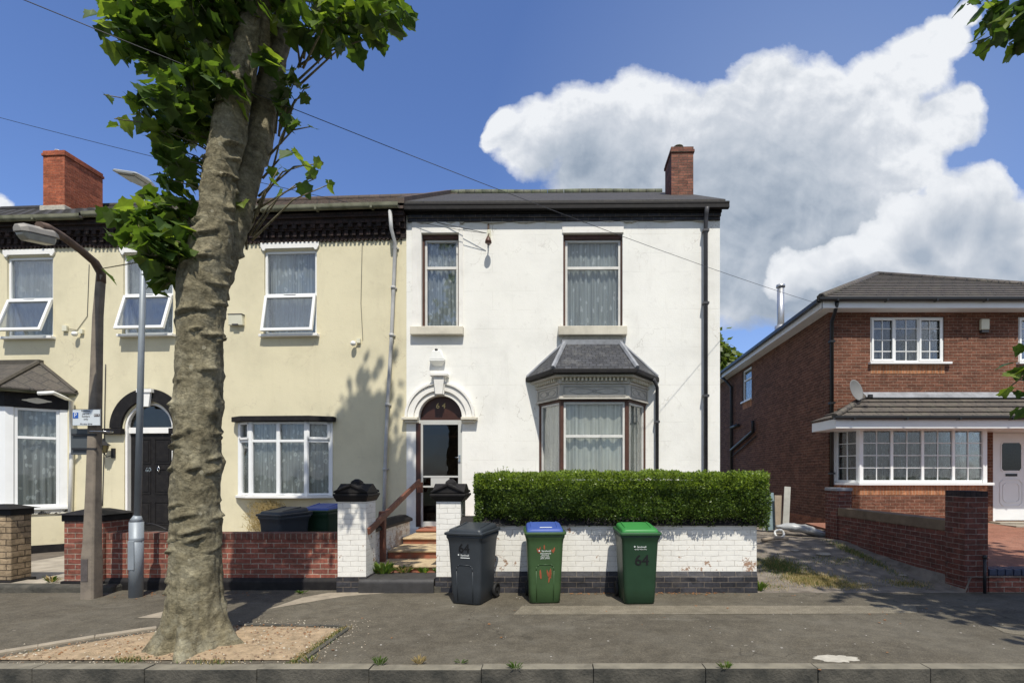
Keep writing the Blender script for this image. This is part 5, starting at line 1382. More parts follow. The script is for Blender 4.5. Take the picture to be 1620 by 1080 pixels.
def marks_green(t, yf):
    m = MB(); front_text(m, yf, '64', .18, .015, .53, sx=1.0); front_text(m, yf, '64', .18, .019, .53, sx=1.0, off=.0042); m.build('house_number', ink_k, t)
    m = MB(); logo(m, yf, 0, .695); front_text(m, yf, 'Garden Waste Only', .018, .0, .666); m.build('printed_mark', ink_w, t)
g3 = 'wheelie bins in front of the white wall'
make_bin('dark grey wheelie bin with black lid, numbered 64 in black', bin_grey, bin_grey, bin_grey, (-1.035, 6.30, 0), R(-17), g3, marks=marks_grey)
make_bin('mid green wheelie bin with blue lid and red paint daubs', bin_green, lid_blue, bin_green, (-.155, 6.36, 0), R(5), g3, marks=marks_rec)
b_ = make_bin('dark green wheelie bin with bright green lid, numbered 64', bin_dgreen, lid_green, simple('lid_rim_dark_green', (.03,.09,.035), .45, .1, 5, .05), (1.0, 6.32, 0), R(3), g3, marks=marks_green, arch=False)
g2 = 'bins behind the red brick wall'
make_bin('dark grey wheelie bin behind the red brick wall', bin_grey, bin_grey, bin_grey, (-4.0, 7.45, .13), R(-24), g2)
make_bin('green wheelie bin with blue lid half hidden behind the red brick wall', bin_dgreen, lid_blue, bin_dgreen, (-3.68, 8.0, .15), R(-8), g2)

# ============================================================ LAMP POSTS
YL = 6.45
def WP(px, py, Y): return W(px, py, Y)
base = W(145, 944, YL); base.z = 0
t = thing('street_lamp', 'brown concrete street lamp with arm reaching over the road', 'street lamp', tuple(base)); o_ = base
m = MB()
def oct_ring(c, w, z, ch=.25):
    h = w/2; q = h*(1-ch); return [(c.x+x, c.y+y, z) for x, y in ((-q,-h),(q,-h),(h,-q),(h,q),(q,h),(-q,h),(-h,q),(-h,-q))]
def cpt(py, px): p = W(px, py, YL)-o_; return p
rs = []
for px_, py_, w_ in ((145,944,.172),(145.5,880,.168),(146,860,.15),(148,780,.128),(151,640,.108),(155,500,.088),(160,436,.08)):
    c = cpt(py_, px_); z = max(-.05, c.z) if py_ != 944 else -.02; rs.append(oct_ring(Vector((c.x, 0, 0)), w_, z))
m.rings(rs, 0, True, False); m.build('column', conc, t, .006)
m = MB(); A = cpt(432, 160); 
def rel(px, py, Y): return W(px, py, Y)-o_
ap = [A+Vector((0,0,-.12)), A+Vector((0,0,.0)), rel(150, 415, 6.35), rel(128, 396, 6.1), rel(100, 375, 5.8), rel(75, 361, 5.55), rel(62, 357, 5.45)]
m.tube(ap, [.05,.05,.048,.045,.045,.05,.045], 8); m.build('arm', lamp_dark, t)
m = MB(); L0_, L1_ = rel(86, 377, 5.62), rel(27, 364, 5.28); ax_ = (L1_-L0_).normalized(); sd_ = ax_.cross(Vector((0,0,1))).normalized(); up_ = sd_.cross(ax_).normalized()
if up_.z < 0: up_ = -up_
def sec(p, w, h0, h1): return [p+sd_*w+up_*h0, p+sd_*w*.9+up_*h1, p+sd_*w*.4+up_*(h1+.03), p-sd_*w*.4+up_*(h1+.03), p-sd_*w*.9+up_*h1, p-sd_*w+up_*h0]
m.rings([sec(L0_-ax_*.02, .05, -.01, .03), sec(L0_.lerp(L1_, .1), .085, -.01, .05), sec(L0_.lerp(L1_, .85), .085, -.01, .05), sec(L1_, .055, -.01, .03)], 0, True, False); m.build('canopy', lamp_alu, t, .008)
m = MB()
def sec2(p, w, h): return [p+sd_*w-up_*.012, p+sd_*w*.75-up_*h, p-sd_*w*.75-up_*h, p-sd_*w-up_*.012]
m.rings([sec2(L0_.lerp(L1_, .06), .06, .04), sec2(L0_.lerp(L1_, .15), .075, .085), sec2(L0_.lerp(L1_, .85), .075, .085), sec2(L0_.lerp(L1_, .97), .05, .04)], 0, True, False); m.build('bowl', lamp_bowl, t, .008)
m = MB(); m.box(-.07, .07, -.16, -.143, .55, .78) ; 
m = MB(); m.box(-.055, .03, -.090, -.085, .22, .50); m.build('access_door', simple('dark_door_patch', (.10,.085,.08), .8, .4, 9, .4), t)
base2 = W(215, 941, 6.5); base2.z = 0; o_ = base2
t = thing('street_lamp', 'slim grey steel street lamp with flat lantern among the leaves', 'street lamp', tuple(base2))
m = MB(); c0 = rel(216, 825, 6.5); c1 = rel(217.5, 815, 6.5); top = rel(229.5, 297, 6.5)
m.tube([(0,0,-.03), (c0.x*.9, 0, c0.z)], .077, 20); m.tube([(c0.x*.9, 0, c0.z), c1], [.077, .04], 20); m.build('base', steel, t)
m = MB(); m.tube([c1-Vector((0,0,.02)), top], [.038, .031], 16); m.build('column', steel, t)
m = MB(); m.tube([(c0.x*.9,0,c0.z-.25),(c0.x*.9,0,c0.z-.2)], .0795, 20); m.box(-.04, .04, -.083, -.072, .35, .72); m.build('access_door', steel, t, .008)
m = MB(); H0, H1 = rel(242, 301, 6.55), rel(196, 271, 5.85); ax_ = (H1-H0).normalized(); sd_ = ax_.cross(Vector((0,0,1))).normalized(); up_ = sd_.cross(ax_).normalized()
if up_.z < 0: up_ = -up_
def sec3(p, w, h): return [p+sd_*w, p+sd_*w*.8+up_*h, p-sd_*w*.8+up_*h, p-sd_*w, p-sd_*w*.7-up_*.018, p+sd_*w*.7-up_*.018]
m.rings([sec3(H0, .05, .05), sec3(H0.lerp(H1, .3), .09, .065), sec3(H0.lerp(H1, .5), .13, .05), sec3(H0.lerp(H1, .95), .13, .02), sec3(H1, .11, .012)], 0, True, False); m.build('lantern', simple('pale_lantern', (.42,.44,.45), .45, .1, 5, .05), t, .006)
m = MB(); q0, q1 = H0.lerp(H1, .52)-up_*.02, H0.lerp(H1, .92)-up_*.02; m.prism([q0+sd_*.08, q0-sd_*.08, q1-sd_*.08, q1+sd_*.08], [p-up_*.008 for p in (q0+sd_*.08, q0-sd_*.08, q1-sd_*.08, q1+sd_*.08)]); m.build('lens', lamp_bowl, t)

# parking sign on the concrete column
ys_ = YL-.13; a, b_ = W(113, 673, ys_), W(160, 647, ys_); cx_, cz_ = (a.x+b_.x)/2, (a.z+b_.z)/2; w_, h_ = (b_.x-a.x)/2, (b_.z-a.z)/2
t = thing('parking_sign', 'white resident permit parking sign with blue P strapped to lamp column', 'sign', (cx_, ys_, cz_), R(-3))
m = MB(); m.box(-w_, w_, 0, .006, -h_, h_); m.build('plate', simple('sign_white', (.58,.62,.64), .4, .05, 9, 0), t, .001)
m = MB()
for q in (((-w_,-w_+.004),(-h_,h_)),((w_-.004,w_),(-h_,h_))): m.box(q[0][0], q[0][1], -.002, -.0003, -h_, h_)
m.box(-w_+.004, w_-.004, -.002, -.0003, -h_, -h_+.004); m.box(-w_+.004, w_-.004, -.002, -.0003, h_-.004, h_)
sign_k = simple('sign_black', (.05,.05,.055), .5, .05, 9, 0)
for i, (s, sz) in enumerate((('Resident', .034), ('permit', .034), ('holders', .034), ('only', .034))):
    text_into(m, s, sz, Matrix.Translation((-.005, -.0015, h_-.022-i*.034)) @ UPRIGHT, extr=.0006)
text_into(m, 'At any time', .034, Matrix.Translation((0, -.0015, -h_+.022)) @ UPRIGHT, extr=.0006); m.build('lettering', sign_k, t)
m = MB(); m.box(-w_+.012, -w_+.082, -.0035, -.0005, -.01, .062); bl = m.build('blue_panel', simple('sign_blue', (.02,.10,.42), .4, .05, 9, 0), t, .004)
m = MB(); text_into(m, 'P', .078, Matrix.Translation((-w_+.047, -.0045, .027)) @ UPRIGHT, extr=.0006); m.build('letter', ink_w, bl)
m = MB(); m.box(w_-.082, w_-.01, -.0035, -.0005, .012, .042); bl = m.build('zone_panel', simple('sign_brown', (.07,.05,.05), .5, .05, 9, 0), t)
m = MB()
text_into(m, 'B11 B', .026, Matrix.Translation((w_-.046, -.0045, .027)) @ UPRIGHT, extr=.0006); m.build('letter', ink_w, bl)
m = MB(); m.tube([(w_*.4+.14*math.cos(a_), .12+.085*math.sin(a_), -.17) for a_ in [2*math.pi*i/16 for i in range(17)]], .006, 5); m.build('strap', chrome, t)
a, b_ = W(113, 719, ys_+.10), W(147, 678, ys_+.10)
m = MB(); m.box(0, b_.x-a.x, 0, .015, 0, b_.z-a.z)
t = thing('sign_plate', 'plain dark grey plate fixed below the parking sign', 'sign', (a.x, ys_+.09, a.z)); m.build('plate', simple('grey_plate', (.075,.085,.09), .5, .15, 6, .1), t, .002)
m = MB(); m.box(.03, b_.x-a.x+.06, -.02, 0, .06, .085); m.build('bracket', iron, t)
m = MB(); m.box(.03, b_.x-a.x+.06, -.02, 0, b_.z-a.z-.09, b_.z-a.z-.065); m.build('bracket', iron, t)
# ============================================================ SMALL FITTINGS ON THE WALLS
def on(fr, px, py, y=0.0):
    s, z = fr.q(px, py, y); c, S_ = math.cos(fr.th), math.sin(fr.th)
    return (fr.x0+s*c-y*S_, fr.y0+s*S_+y*c, z)
def fitting(name, label, cat, fr, px, py): return thing(name, label, cat, on(fr, px, py), fr.th)
t = fitting('alarm_box', 'white faceted alarm box above the white arched doorway', 'alarm box', F0, 693, 566)
m = MB(); m.prism([(-.15,-.10,-.08),(.15,-.10,-.08),(.09,-.002,-.16),(-.09,-.002,-.16)], [(-.15,-.10,-.05),(.15,-.10,-.05),(.15,-.002,-.05),(-.15,-.002,-.05)])
m.prism([(-.15,-.10,-.0495),(.15,-.10,-.0495),(.15,-.002,-.0495),(-.15,-.002,-.0495)], [(-.10,-.09,.12),(.06,-.09,.12),(.08,-.002,.15),(-.10,-.002,.15)]); m.build('casing', white_plastic, t, .008)
m = MB(); m.tube([(-.02,-.06,.12),(-.02,-.06,.165)], .03, 8); m.build('beacon', dark_pipe, t)
t = fitting('alarm_box', 'cream alarm box on the cream wall right of the tree trunk', 'alarm box', F1, 376, 508)
m = MB(); m.prism([(-.15,-.07,-.10),(.15,-.07,-.10),(.15,-.002,-.10),(-.15,-.002,-.10)], [(-.14,-.085,.11),(.14,-.085,.11),(.14,-.002,.11),(-.14,-.002,.11)]); m.build('casing', cream_plastic, t, .012)
m = MB(); m.box(-.15, .15, -.09, -.001, .1105, .125); m.box(-.06, .06, -.088, -.05, -.10, -.075); m.build('trim', dark_pipe, t)
t = fitting('alarm_box', 'cream alarm box high on the brown brick house', 'alarm box', F2, 1555, 516)
m = MB(); m.box(-.095, .095, -.08, -.002, -.10, .15); m.build('casing', cream_plastic, t, .02); m = MB(); m.box(-.085, .085, -.075, -.002, -.16, -.101); m.build('strobe', dark_pipe, t, .01)
for px_, py_, fr, lab in ((125, 530, F1, 'small white security lamp on the cream wall left of the concrete lamp post'), (562, 545, F1, 'small round white security lamp between upper window and white downpipe')):
    t = fitting('security_lamp', lab, 'lamp', fr, px_, py_); t['group'] = 'security lamps on the cream wall'
    m = MB(); rs = []
    for k in range(6): a_ = math.pi*k/5; rs.append([(.055*math.sin(a_+.001)*math.cos(q), -.09+.055*math.sin(a_+.001)*math.sin(q), -.05*math.cos(a_)) for q in [2*math.pi*i/12 for i in range(12)]])
    m.rings(rs, 0, True, True); m.build('globe', white_plastic, t)
    m = MB(); m.tube([(.02,-.08,.03),(.07,-.01,.06)], .012, 6); m.box(.05, .12, -.05, -.002, .02, .11); m.build('junction_box', cream_plastic, t, .004)
t = fitting('junction_box', 'small cream junction box on cream wall left of the security lamp', 'junction box', F1, 105, 520)
m = MB(); m.box(-.05, .05, -.05, -.002, -.06, .06); m.build('box', cream_plastic, t, .006)
t = fitting('insulator_bracket', 'rusty cable bracket with dark insulator under the eaves of the white house', 'bracket', F0, 773, 378)
m = MB(); m.box(-.015, .015, -.04, -.002, -.12, .28); m.tube([(0,-.03,.05),(.03,-.16,.03),(.02,-.18,-.05)], .012, 6); m.build('arm', lamp_dark, t)
m = MB(); rs = [[(.02+r_*math.cos(q), -.18+r_*math.sin(q), z) for q in [2*math.pi*i/12 for i in range(12)]] for r_, z in ((.015,-.03),(.03,-.05),(.06,-.12),(.065,-.16),(.03,-.165))]; m.rings(rs, 0, True, True); m.build('insulator', brown_wood, t)
m = MB(); m.box(-.02, .05, -.06, -.002, -.03, .16); m.build('backing', cream_plastic, t, .01)
t = fitting('wall_lantern', 'black coach lantern on cream wall left of door 60', 'lantern', F1, 176, 712)
m = MB(); m.box(.02, .10, -.03, -.002, -.16, .04); m.tube([(.06,-.03,-.1),(.03,-.13,-.14),(0,-.16,-.06)], .012, 6); m.build('bracket', iron, t, .006)
m = MB(); q4 = lambda r_, z: [(r_*math.cos(R(60*i)), -.16+r_*math.sin(R(60*i)), z) for i in range(6)]
m.rings([q4(.015,-.07), q4(.05,-.05)], 0, True, False); m.rings([q4(.12,.09), q4(.11,.10), q4(.03,.17), q4(.02,.23)], 0, True, False)
for i in range(6): c_, s_ = math.cos(R(60*i)), math.sin(R(60*i)); m.tube([(.05*c_, -.16+.05*s_, -.05), (.085*c_, -.16+.085*s_, .09)], .006, 4)
m.build('frame', iron, t); m = MB(); m.rings([q4(.045,-.05), q4(.078,.088)], 0, True, False); m.build('glass', simple('lantern_amber_glass', (.32,.26,.12), .25, .1, 9, 0), t)
# dish
t = thing('satellite_dish', 'grey mesh satellite dish mounted at the canopy corner of the brick house', 'satellite dish', on(F2, 1352, 618, -.4), 0)
m = MB(); rs = []
for r_, d_ in ((.002,.0),(.08,.006),(.15,.022),(.20,.04),(.225,.052),(.228,.046),(.2,.03),(.15,.012),(.08,-.004),(.002,-.01)):
    rs.append([(r_*math.cos(q)*.92, -d_, r_*math.sin(q)*1.08) for q in [2*math.pi*i/28 for i in range(28)]])
m.T = Matrix.Rotation(R(25), 4, 'Z') @ Matrix.Rotation(R(-14), 4, 'X'); m.rings(rs, 0, True, True); m.build('reflector', simple('dish_grey', (.17,.17,.165), .6, .1, 60, .1), t)
m = MB(); m.tube([(.0,.02,-.05),(.1,.06,-.2),(.1,.38,-.24)], .018, 8); m.tube([(.02,0,-.24),(.20,-.22,-.16)], .012, 6); m.box(.16, .24, -.27, -.20, -.19, -.12); m.build('mount_arm', iron, t, .004)

# ---- cables
def cable(name, label, pts, r=.008, sag=.0, mat_=black_plastic):
    m = MB(); P_ = []
    for (a, b) in zip(pts[:-1], pts[1:]):
        for k in range(12):
            t_ = k/12; P_.append(a.lerp(b, t_)-Vector((0,0,sag*4*t_*(1-t_))))
    P_.append(pts[-1]); m.tube(P_, r, 5); return tag(m.build(name, mat_), label, 'cable')
A = W(-100, -56, 3.5)
cable('telephone_cable', 'long telephone cable sloping across the white house to the brick house eaves', [A, W(1296, 481, 11.25)], .0038, .12, dark_pipe)
ee = Vector(on(F0, 770, 369, -.16))
cable('telephone_cable', 'thin cable crossing the sky behind the tree to the white house bracket', [W(-160, 143, 12.0), ee], .006, .10)
cable('wall_cable', 'thin grey cable running from party wall to the cable bracket', [Vector(on(F0, 640, 346, -.06)), ee], .005, .03)
cable('wall_cable', 'thin cable running down the cream wall to the round security lamp', [Vector(on(F1, 573, 383, -.01)), Vector(on(F1, 571, 480, -.01)), Vector(on(F1, 574, 538, -.01))], .005, 0, dark_pipe)
cable('wall_cable', 'thin looping cable on the cream wall beside the concrete lamp post', [Vector(on(F1, 141, 418, -.01)), Vector(on(F1, 138, 500, -.01)), Vector(on(F1, 122, 522, -.01)), Vector(on(F1, 105, 519, -.02))], .005, 0, dark_pipe)
cable('wall_cable', 'dark vertical cable on cream wall beside the parking sign', [Vector(on(F1, 167, 576, -.012)), Vector(on(F1, 165, 690, -.012)), Vector(on(F1, 162, 800, -.012))], .008, 0, dark_pipe)

# ============================================================ TREES
bark_m, nt, b = newmat('plane_tree_bark')
co = objco(nt)
n1 = noi(nt, mapping(nt, co, (1, 1, 2.2)), 3.2, 7, .65, .4); n2 = noi(nt, co, 16, 6, .7); n3 = noi(nt, mapping(nt, co, (1, 1, 1.5)), 10, 5, .6, .8)
cc = ramp(nt, n1, [(.30, (.105,.090,.055)), (.5, (.20,.174,.108)), (.68, (.285,.255,.17))])
cc = mix(nt, .95, cc, ramp(nt, n2, [(.32, .45), (.5, .95), (.68, 1.45)]), 'MULTIPLY')
fk = nt.nodes.new('ShaderNodeTexVoronoi'); fk.feature = 'DISTANCE_TO_EDGE'; fk.inputs['Scale'].default_value = 16
dw = nt.nodes.new('ShaderNodeTexNoise'); dw.inputs['Scale'].default_value = 9; dw.inputs['Detail'].default_value = 5; nt.links.new(co, dw.inputs['Vector'])
dv = nd(nt, 'ShaderNodeVectorMath', operation='SCALE'); nt.links.new(dw.outputs['Color'], dv.inputs[0]); dv.inputs['Scale'].default_value = .22
da_ = nd(nt, 'ShaderNodeVectorMath', operation='ADD'); nt.links.new(mapping(nt, co, (1, 1, 1.5)), da_.inputs[0]); nt.links.new(dv.outputs[0], da_.inputs[1]); nt.links.new(da_.outputs[0], fk.inputs['Vector'])
fe = ramp(nt, fk.outputs['Distance'], [(.0, .62), (.05, 1.0)])
cc = mix(nt, .75, cc, fe, 'MULTIPLY')
v = nt.nodes.new('ShaderNodeTexVoronoi'); v.inputs['Scale'].default_value = 13; nt.links.new(mapping(nt, co, (1, 1, .8)), v.inputs['Vector'])
sp = nt.nodes.new('ShaderNodeSeparateColor'); nt.links.new(v.outputs['Color'], sp.inputs[0])
f = mth(nt, 'MULTIPLY', mth(nt, 'LESS_THAN', v.outputs['Distance'], .22), mth(nt, 'GREATER_THAN', sp.outputs[0], .86))
cc = mix(nt, mth(nt, 'MULTIPLY', f, .75), cc, (.34,.31,.22))
low_ = nt.nodes.new('ShaderNodeSeparateXYZ'); nt.links.new(co, low_.inputs[0])
lich = mth(nt, 'MULTIPLY', ramp(nt, noi(nt, co, 7, 6, .7), [(.50, 0.0), (.60, 1.0)]), ramp(nt, low_.outputs[2], [(.0, 1.0), (.9, .35)]))
cc = mix(nt, mth(nt, 'MULTIPLY', lich, .5), cc, (.27,.255,.185))
nt.links.new(cc, b.inputs['Base Color']); b.inputs['Roughness'].default_value = .88; b.inputs['Specular IOR Level'].default_value = .2
bp1 = bump(nt, b, mth(nt, 'ADD', mth(nt, 'ADD', mth(nt, 'MULTIPLY', n3, .8), mth(nt, 'MULTIPLY', fe, .35)), mth(nt, 'MULTIPLY', n2, .9)), .9, .018)

def trunk_into(mb, path, folds=0, seed=1, seg=64, base_flare=False, step=.02):
    """path: (px, py, width_px, Y) -> swept rough trunk"""
    rr = random.Random(seed)
    C = [(W(a, b_, Y), w_*Y/FPX/2*math.cos(math.atan((a-CX)/FPX))*.90) for a, b_, w_, Y in path]
    pts = []; 
    for i in range(len(C)-1):
        p0, r0 = C[max(0, i-1)]; p1, r1 = C[i]; p2, r2 = C[i+1]; p3, r3 = C[min(len(C)-1, i+2)]
        n = max(1, int((p2-p1).length/step))
        for k in range(n):
            t = k/n
            cr = lambda a, b_, c, d: .5*((2*b_)+(-a+c)*t+(2*a-5*b_+4*c-d)*t*t+(-a+3*b_-3*c+d)*t**3)
            pts.append((Vector([cr(p0[q], p1[q], p2[q], p3[q]) for q in range(3)]), cr(r0, r1, r2, r3)))
    pts.append(C[-1])
    zmin = pts[0][0].z; zmax = pts[-1][0].z
    F_ = [(rr.uniform(.35, 4.6), rr.uniform(0, 2*math.pi), rr.uniform(.2, .75), rr.uniform(.010, .028), rr.uniform(.014, .042)) for _ in range(folds)]
    K = [(rr.uniform(.8, 4.4), rr.uniform(0, 2*math.pi), rr.uniform(.03, .08), rr.uniform(.012, .035)) for _ in range(folds//2)]
    rings = []
    for p, r in pts:
        ring = []; h = p.z
        for i in range(seg):
            a = 2*math.pi*i/seg; ca, sa = math.cos(a), math.sin(a)
            q = Vector((ca*1.1, sa*1.1, h*1.4)); rad = r*(1+.07*noise.noise(q+Vector((seed, 0, 0))))
            rad += .012*noise.noise(Vector((ca*2.5, sa*2.5, h*4+seed)))+.006*noise.noise(Vector((ca*6, sa*6, h*13)))+.004*noise.noise(Vector((ca*15, sa*15, h*34)))
            if base_flare:
                fl = max(0, 1-(h+.05)/.75); rt = .5+.5*math.sin(5*a+1.2)+.3*math.sin(9*a+.5)
                rad += fl**3.0*(.03+.13*rt)
                if fl > 0: rad += fl*.02*noise.noise(Vector((ca*5, sa*5, h*8)))
                if h < .9: rad += -.018*max(0, math.sin(7*a+.8*math.sin(h*4)))**6*min(1, (.9-h)/.5)
            for fz, fa, fw, fh, am in F_:
                dz = h-fz-.02*math.sin(3*(a-fa))
                if abs(dz) > .09: continue
                da = abs((a-fa+math.pi) % (2*math.pi)-math.pi)
                if da > fw*1.6: continue
                prof = math.exp(-(dz/(fh*1.5))**2) if dz > 0 else math.exp(-(dz/(fh*.45))**2)
                rad += am*prof*math.exp(-(da/fw)**2*1.3)
                if dz < 0: rad -= am*.5*math.exp(-((dz+fh)/(fh*.6))**2)*math.exp(-(da/fw)**2*1.3)
            for kz, ka, kr, am in K:
                dz = h-kz
                if abs(dz) > kr*2: continue
                da = ((a-ka+math.pi) % (2*math.pi)-math.pi)*r
                d2 = (dz*dz+da*da)/(kr*kr)
                if d2 < 4: rad += am*math.exp(-d2*1.2)
            ring.append((p.x+rad*ca, p.y+rad*sa, h))
        rings.append(ring)
    mb.rings(rings, 0, True, True)

LEAF = [(0,0),(.18,-.06),(.40,-.05),(.38,.13),(.43,.25),(.60,.38),(.45,.50),(.40,.62),(.24,.66),(.16,.82),(0,1.0)]
def leaf(mb, c, size, rr, droop=.6, mi=0, facing=None):
    yaw = rr.uniform(0, 2*math.pi)
    d = Vector((math.cos(yaw), math.sin(yaw), -droop+rr.uniform(-.5, .5))).normalized()
    if facing is not None: d = (d+facing).normalized()
    n = Vector((rr.uniform(-.6, .6), rr.uniform(-.6, .6), 1)).normalized(); s = d.cross(n).normalized(); n = s.cross(d).normalized()
    fold = rr.uniform(.08, .35); curl = rr.uniform(.0, .25)
    def P(x, y): return Vector(c)+(s*x+d*y+n*(abs(x)*fold-curl*y*y))*size
    R_ = [P(x, y) for x, y in LEAF]; L_ = [P(-x, y) for x, y in reversed(LEAF)]
    k = rr.choice(mi) if hasattr(mi, '__len__') else mi
    mid = P(0, .45)
    b = mb.add(R_+[mid]); m_ = b+len(R_)
    for i in range(len(R_)-1): mb.face((b+i, b+i+1, m_), k)
    b = mb.add(L_+[mid]); m_ = b+len(L_)
    for i in range(len(L_)-1): mb.face((b+i, b+i+1, m_), k)
lf = [leafmat('plane_leaf_mid', (.085,.135,.028), .45), leafmat('plane_leaf_dark', (.055,.098,.024), .38), leafmat('plane_leaf_young', (.17,.225,.045), .5)]

t = thing('plane_tree', 'mottled plane tree with ridged trunk in the bare soil pit by the kerb', 'tree', tuple(W(310, 1021, 4.62)))
o_ = Vector(t.location); 
YT = 4.62
m = MB(); m.T = Matrix.Translation(-o_)
trunk_into(m, [(311,1030,126,YT),(310,1012,116,YT),(309,985,108,YT),(309,940,102,YT),(309,880,94,YT),(308,800,90,YT),(311,720,87,YT),(313,640,86,YT),(316,560,85,YT),(318,500,90,YT),(320,455,94,YT),(326,415,88,YT),(335,383,74,YT),(342,345,64,YT),(346,300,61,YT),(350,265,61,YT),(361,215,63,YT),(371,155,60,YT),(383,100,56,YT),(397,50,50,YT),(409,5,44,YT),(422,-70,40,YT),(432,-200,34,YT-.1),(425,-360,27,YT-.2),(440,-560,18,YT),(430,-800,10,YT),(430,-1000,5,YT)], 80, 5, 110, True, .015)
trunk_into(m, [(338,455,50,YT+.12),(356,400,56,YT+.16),(374,345,54,YT+.2),(391,275,50,YT+.25),(410,225,48,YT+.28),(421,155,47,YT+.3),(434,90,43,YT+.3),(452,30,40,YT+.3),(478,-40,36,YT+.3),(510,-180,30,YT+.4),(525,-350,24,YT+.5),(500,-600,14,YT+.5),(520,-800,6,YT+.5)], 26, 9, 48)
m.build('trunk', bark_m, t)
rr = random.Random(21)
tw = MB(); tw.T = Matrix.Translation(-o_); lv = MB(); lv.T = Matrix.Translation(-o_)
BL = [(215,60,40,10),(330,110,40,12),(310,160,34,9),(276,250,22,5),(430,15,30,8),(230,38,52,22),(290,45,58,34),(335,60,50,26),(195,28,34,9),(345,125,42,22),(285,105,48,22),(272,148,36,12),(252,92,28,8),(164,150,7,1),(181,188,11,2),(238,172,26,7),(300,178,40,18),(252,205,22,5),(325,200,22,9),(268,232,22,6),(290,213,22,8),(345,15,42,20),(392,25,26,9),(312,270,26,8),(262,282,18,4),(245,318,16,3),(256,335,30,12),(292,342,34,18),(202,342,22,4),(172,372,12,2),(226,375,22,7),(268,378,38,22),(300,395,28,16),(238,404,18,5),(268,428,26,11),(257,456,12,2),(240,350,30,10),(285,420,24,10),(160,425,4,1),(262,408,30,14),
      (462,35,20,6),(500,50,26,9),(540,22,40,20),(600,22,32,14),(632,34,18,6),(566,66,14,3),(595,55,16,4),(500,18,26,8),(448,150,13,4),(482,140,10,2),(456,190,13,3),(466,128,10,2),(488,150,8,1),(494,200,6,1),(466,236,8,2),(480,262,9,2),(512,258,6,1),(520,292,12,2),(440,268,9,2),(430,288,7,1),(500,282,9,1),(444,168,9,2),(452,120,12,3),(425,100,14,4),(474,288,8,1),(448,305,7,1),(386,320,6,1),
      (300,-20,70,30),(220,-30,60,20),(400,-30,60,24),(560,-20,60,26),(620,-20,40,12),(500,-40,50,20)]
for px, py, r_, n_ in BL:
    Yc = YT+rr.uniform(-.35, .55)
    if 380 < px and py > 100: Yc = YT+.15
    c = W(px, py, Yc)
    # a twig from the nearest stem
    if n_ > 0:
        sx = 322+(420-py)*.22 if px < 360 else 360+(420-py)*.30
        s0 = W(sx, min(440, py+30+rr.uniform(0, 60)), YT+(.1 if px < 360 else .28)); mid = s0.lerp(c, .55)+Vector((0, 0, rr.uniform(.02, .12)))
        tw.tube([s0, mid, c], [.012, .007, .004], 5)
    rad = r_*Yc/FPX
    for i in range(int(n_*(3.3 if px < 385 and n_ > 3 else 2.0 if n_ > 2 else 1.4))):
        while True:
            q = Vector((rr.uniform(-1, 1), rr.uniform(-1, 1), rr.uniform(-1, 1)))
            if q.length < 1: break
        p = c+Vector((q.x*rad, q.y*rad*.9, q.z*rad))
        leaf(lv, p, rr.choice((.10,.12,.14,.155,.18))*rr.uniform(.85, 1.1), rr, mi=[0, 0, 0, 1, 1, 2])
        if i % 3 == 0: tw.tube([c.lerp(p, .2), p], [.004, .002], 4)
# upper crown, above the picture: it throws the shadow on the cream wall
for k in range(30):
    pass
limbs = []
for k in range(40):
    z = rr.uniform(6.3, 11.4); a = rr.uniform(0, 6.28); R0 = 1.05*math.sin(math.pi*min(1, (z-5.2)/8.6))**.7
    c = Vector((-2.9+.02*z+R0*math.cos(a)*rr.uniform(.3, 1), 4.6+.6*R0*math.sin(a)*rr.uniform(.3, 1), z))
    tw.tube([Vector((-2.68, 4.65, z-.9)), c.lerp(Vector((-2.68, 4.65, z-.5)), .4)+Vector((0,0,.1)), c], [.05, .03, .008], 6)
    for i in range(95):
        g = Vector((rr.gauss(0, .24), rr.gauss(0, .22), rr.gauss(0, .22)))
        leaf(lv, c+g, rr.uniform(.14, .21), rr, mi=[0, 0, 1, 2])
tw.build('branches', bark_m, t); lv.build('crown', lf, t)

# second street tree, trunk just outside the frame on the right
t = thing('plane_tree', 'leafy street tree whose overhanging leaves enter at the right edge of the picture', 'tree', (6.1, 3.4, -.1)); o_ = Vector(t.location)
m = MB(); C = Vector((6.3, 3.4, 7.5))
m.rings([[(r_*math.cos(a_)+xo, r_*math.sin(a_), z) for a_ in [2*math.pi*i/24 for i in range(24)]] for z, r_, xo in ((-.1,.42,0),(.2,.31,0),(1,.26,0),(3,.23,.02),(4.5,.22,.05),(5.6,.18,.06),(7.5,.13,.1),(9.5,.05,.2))], 0, True, True)
m.build('trunk', bark_m, t)
lv = MB(); lv.T = Matrix.Translation(-o_); tw = MB(); tw.T = Matrix.Translation(-o_)
rr = random.Random(77)
for k in range(46):
    while True:
        q = Vector((rr.uniform(-1, 1), rr.uniform(-1, 1), rr.uniform(-1, 1)))
        if .3 < q.length < 1: break
    c = Vector((6.45+q.x*1.75, 3.6+q.y*2.5, 7.7+q.z*1.9))
    tw.tube([Vector((6.2, 3.4, min(8.5, c.z-.6))), c], [.05, .01], 5)
    for i in range(44): leaf(lv, c+Vector((rr.gauss(0, .34), rr.gauss(0, .34), rr.gauss(0, .26))), rr.uniform(.15, .23), rr, mi=[0, 0, 1, 2])
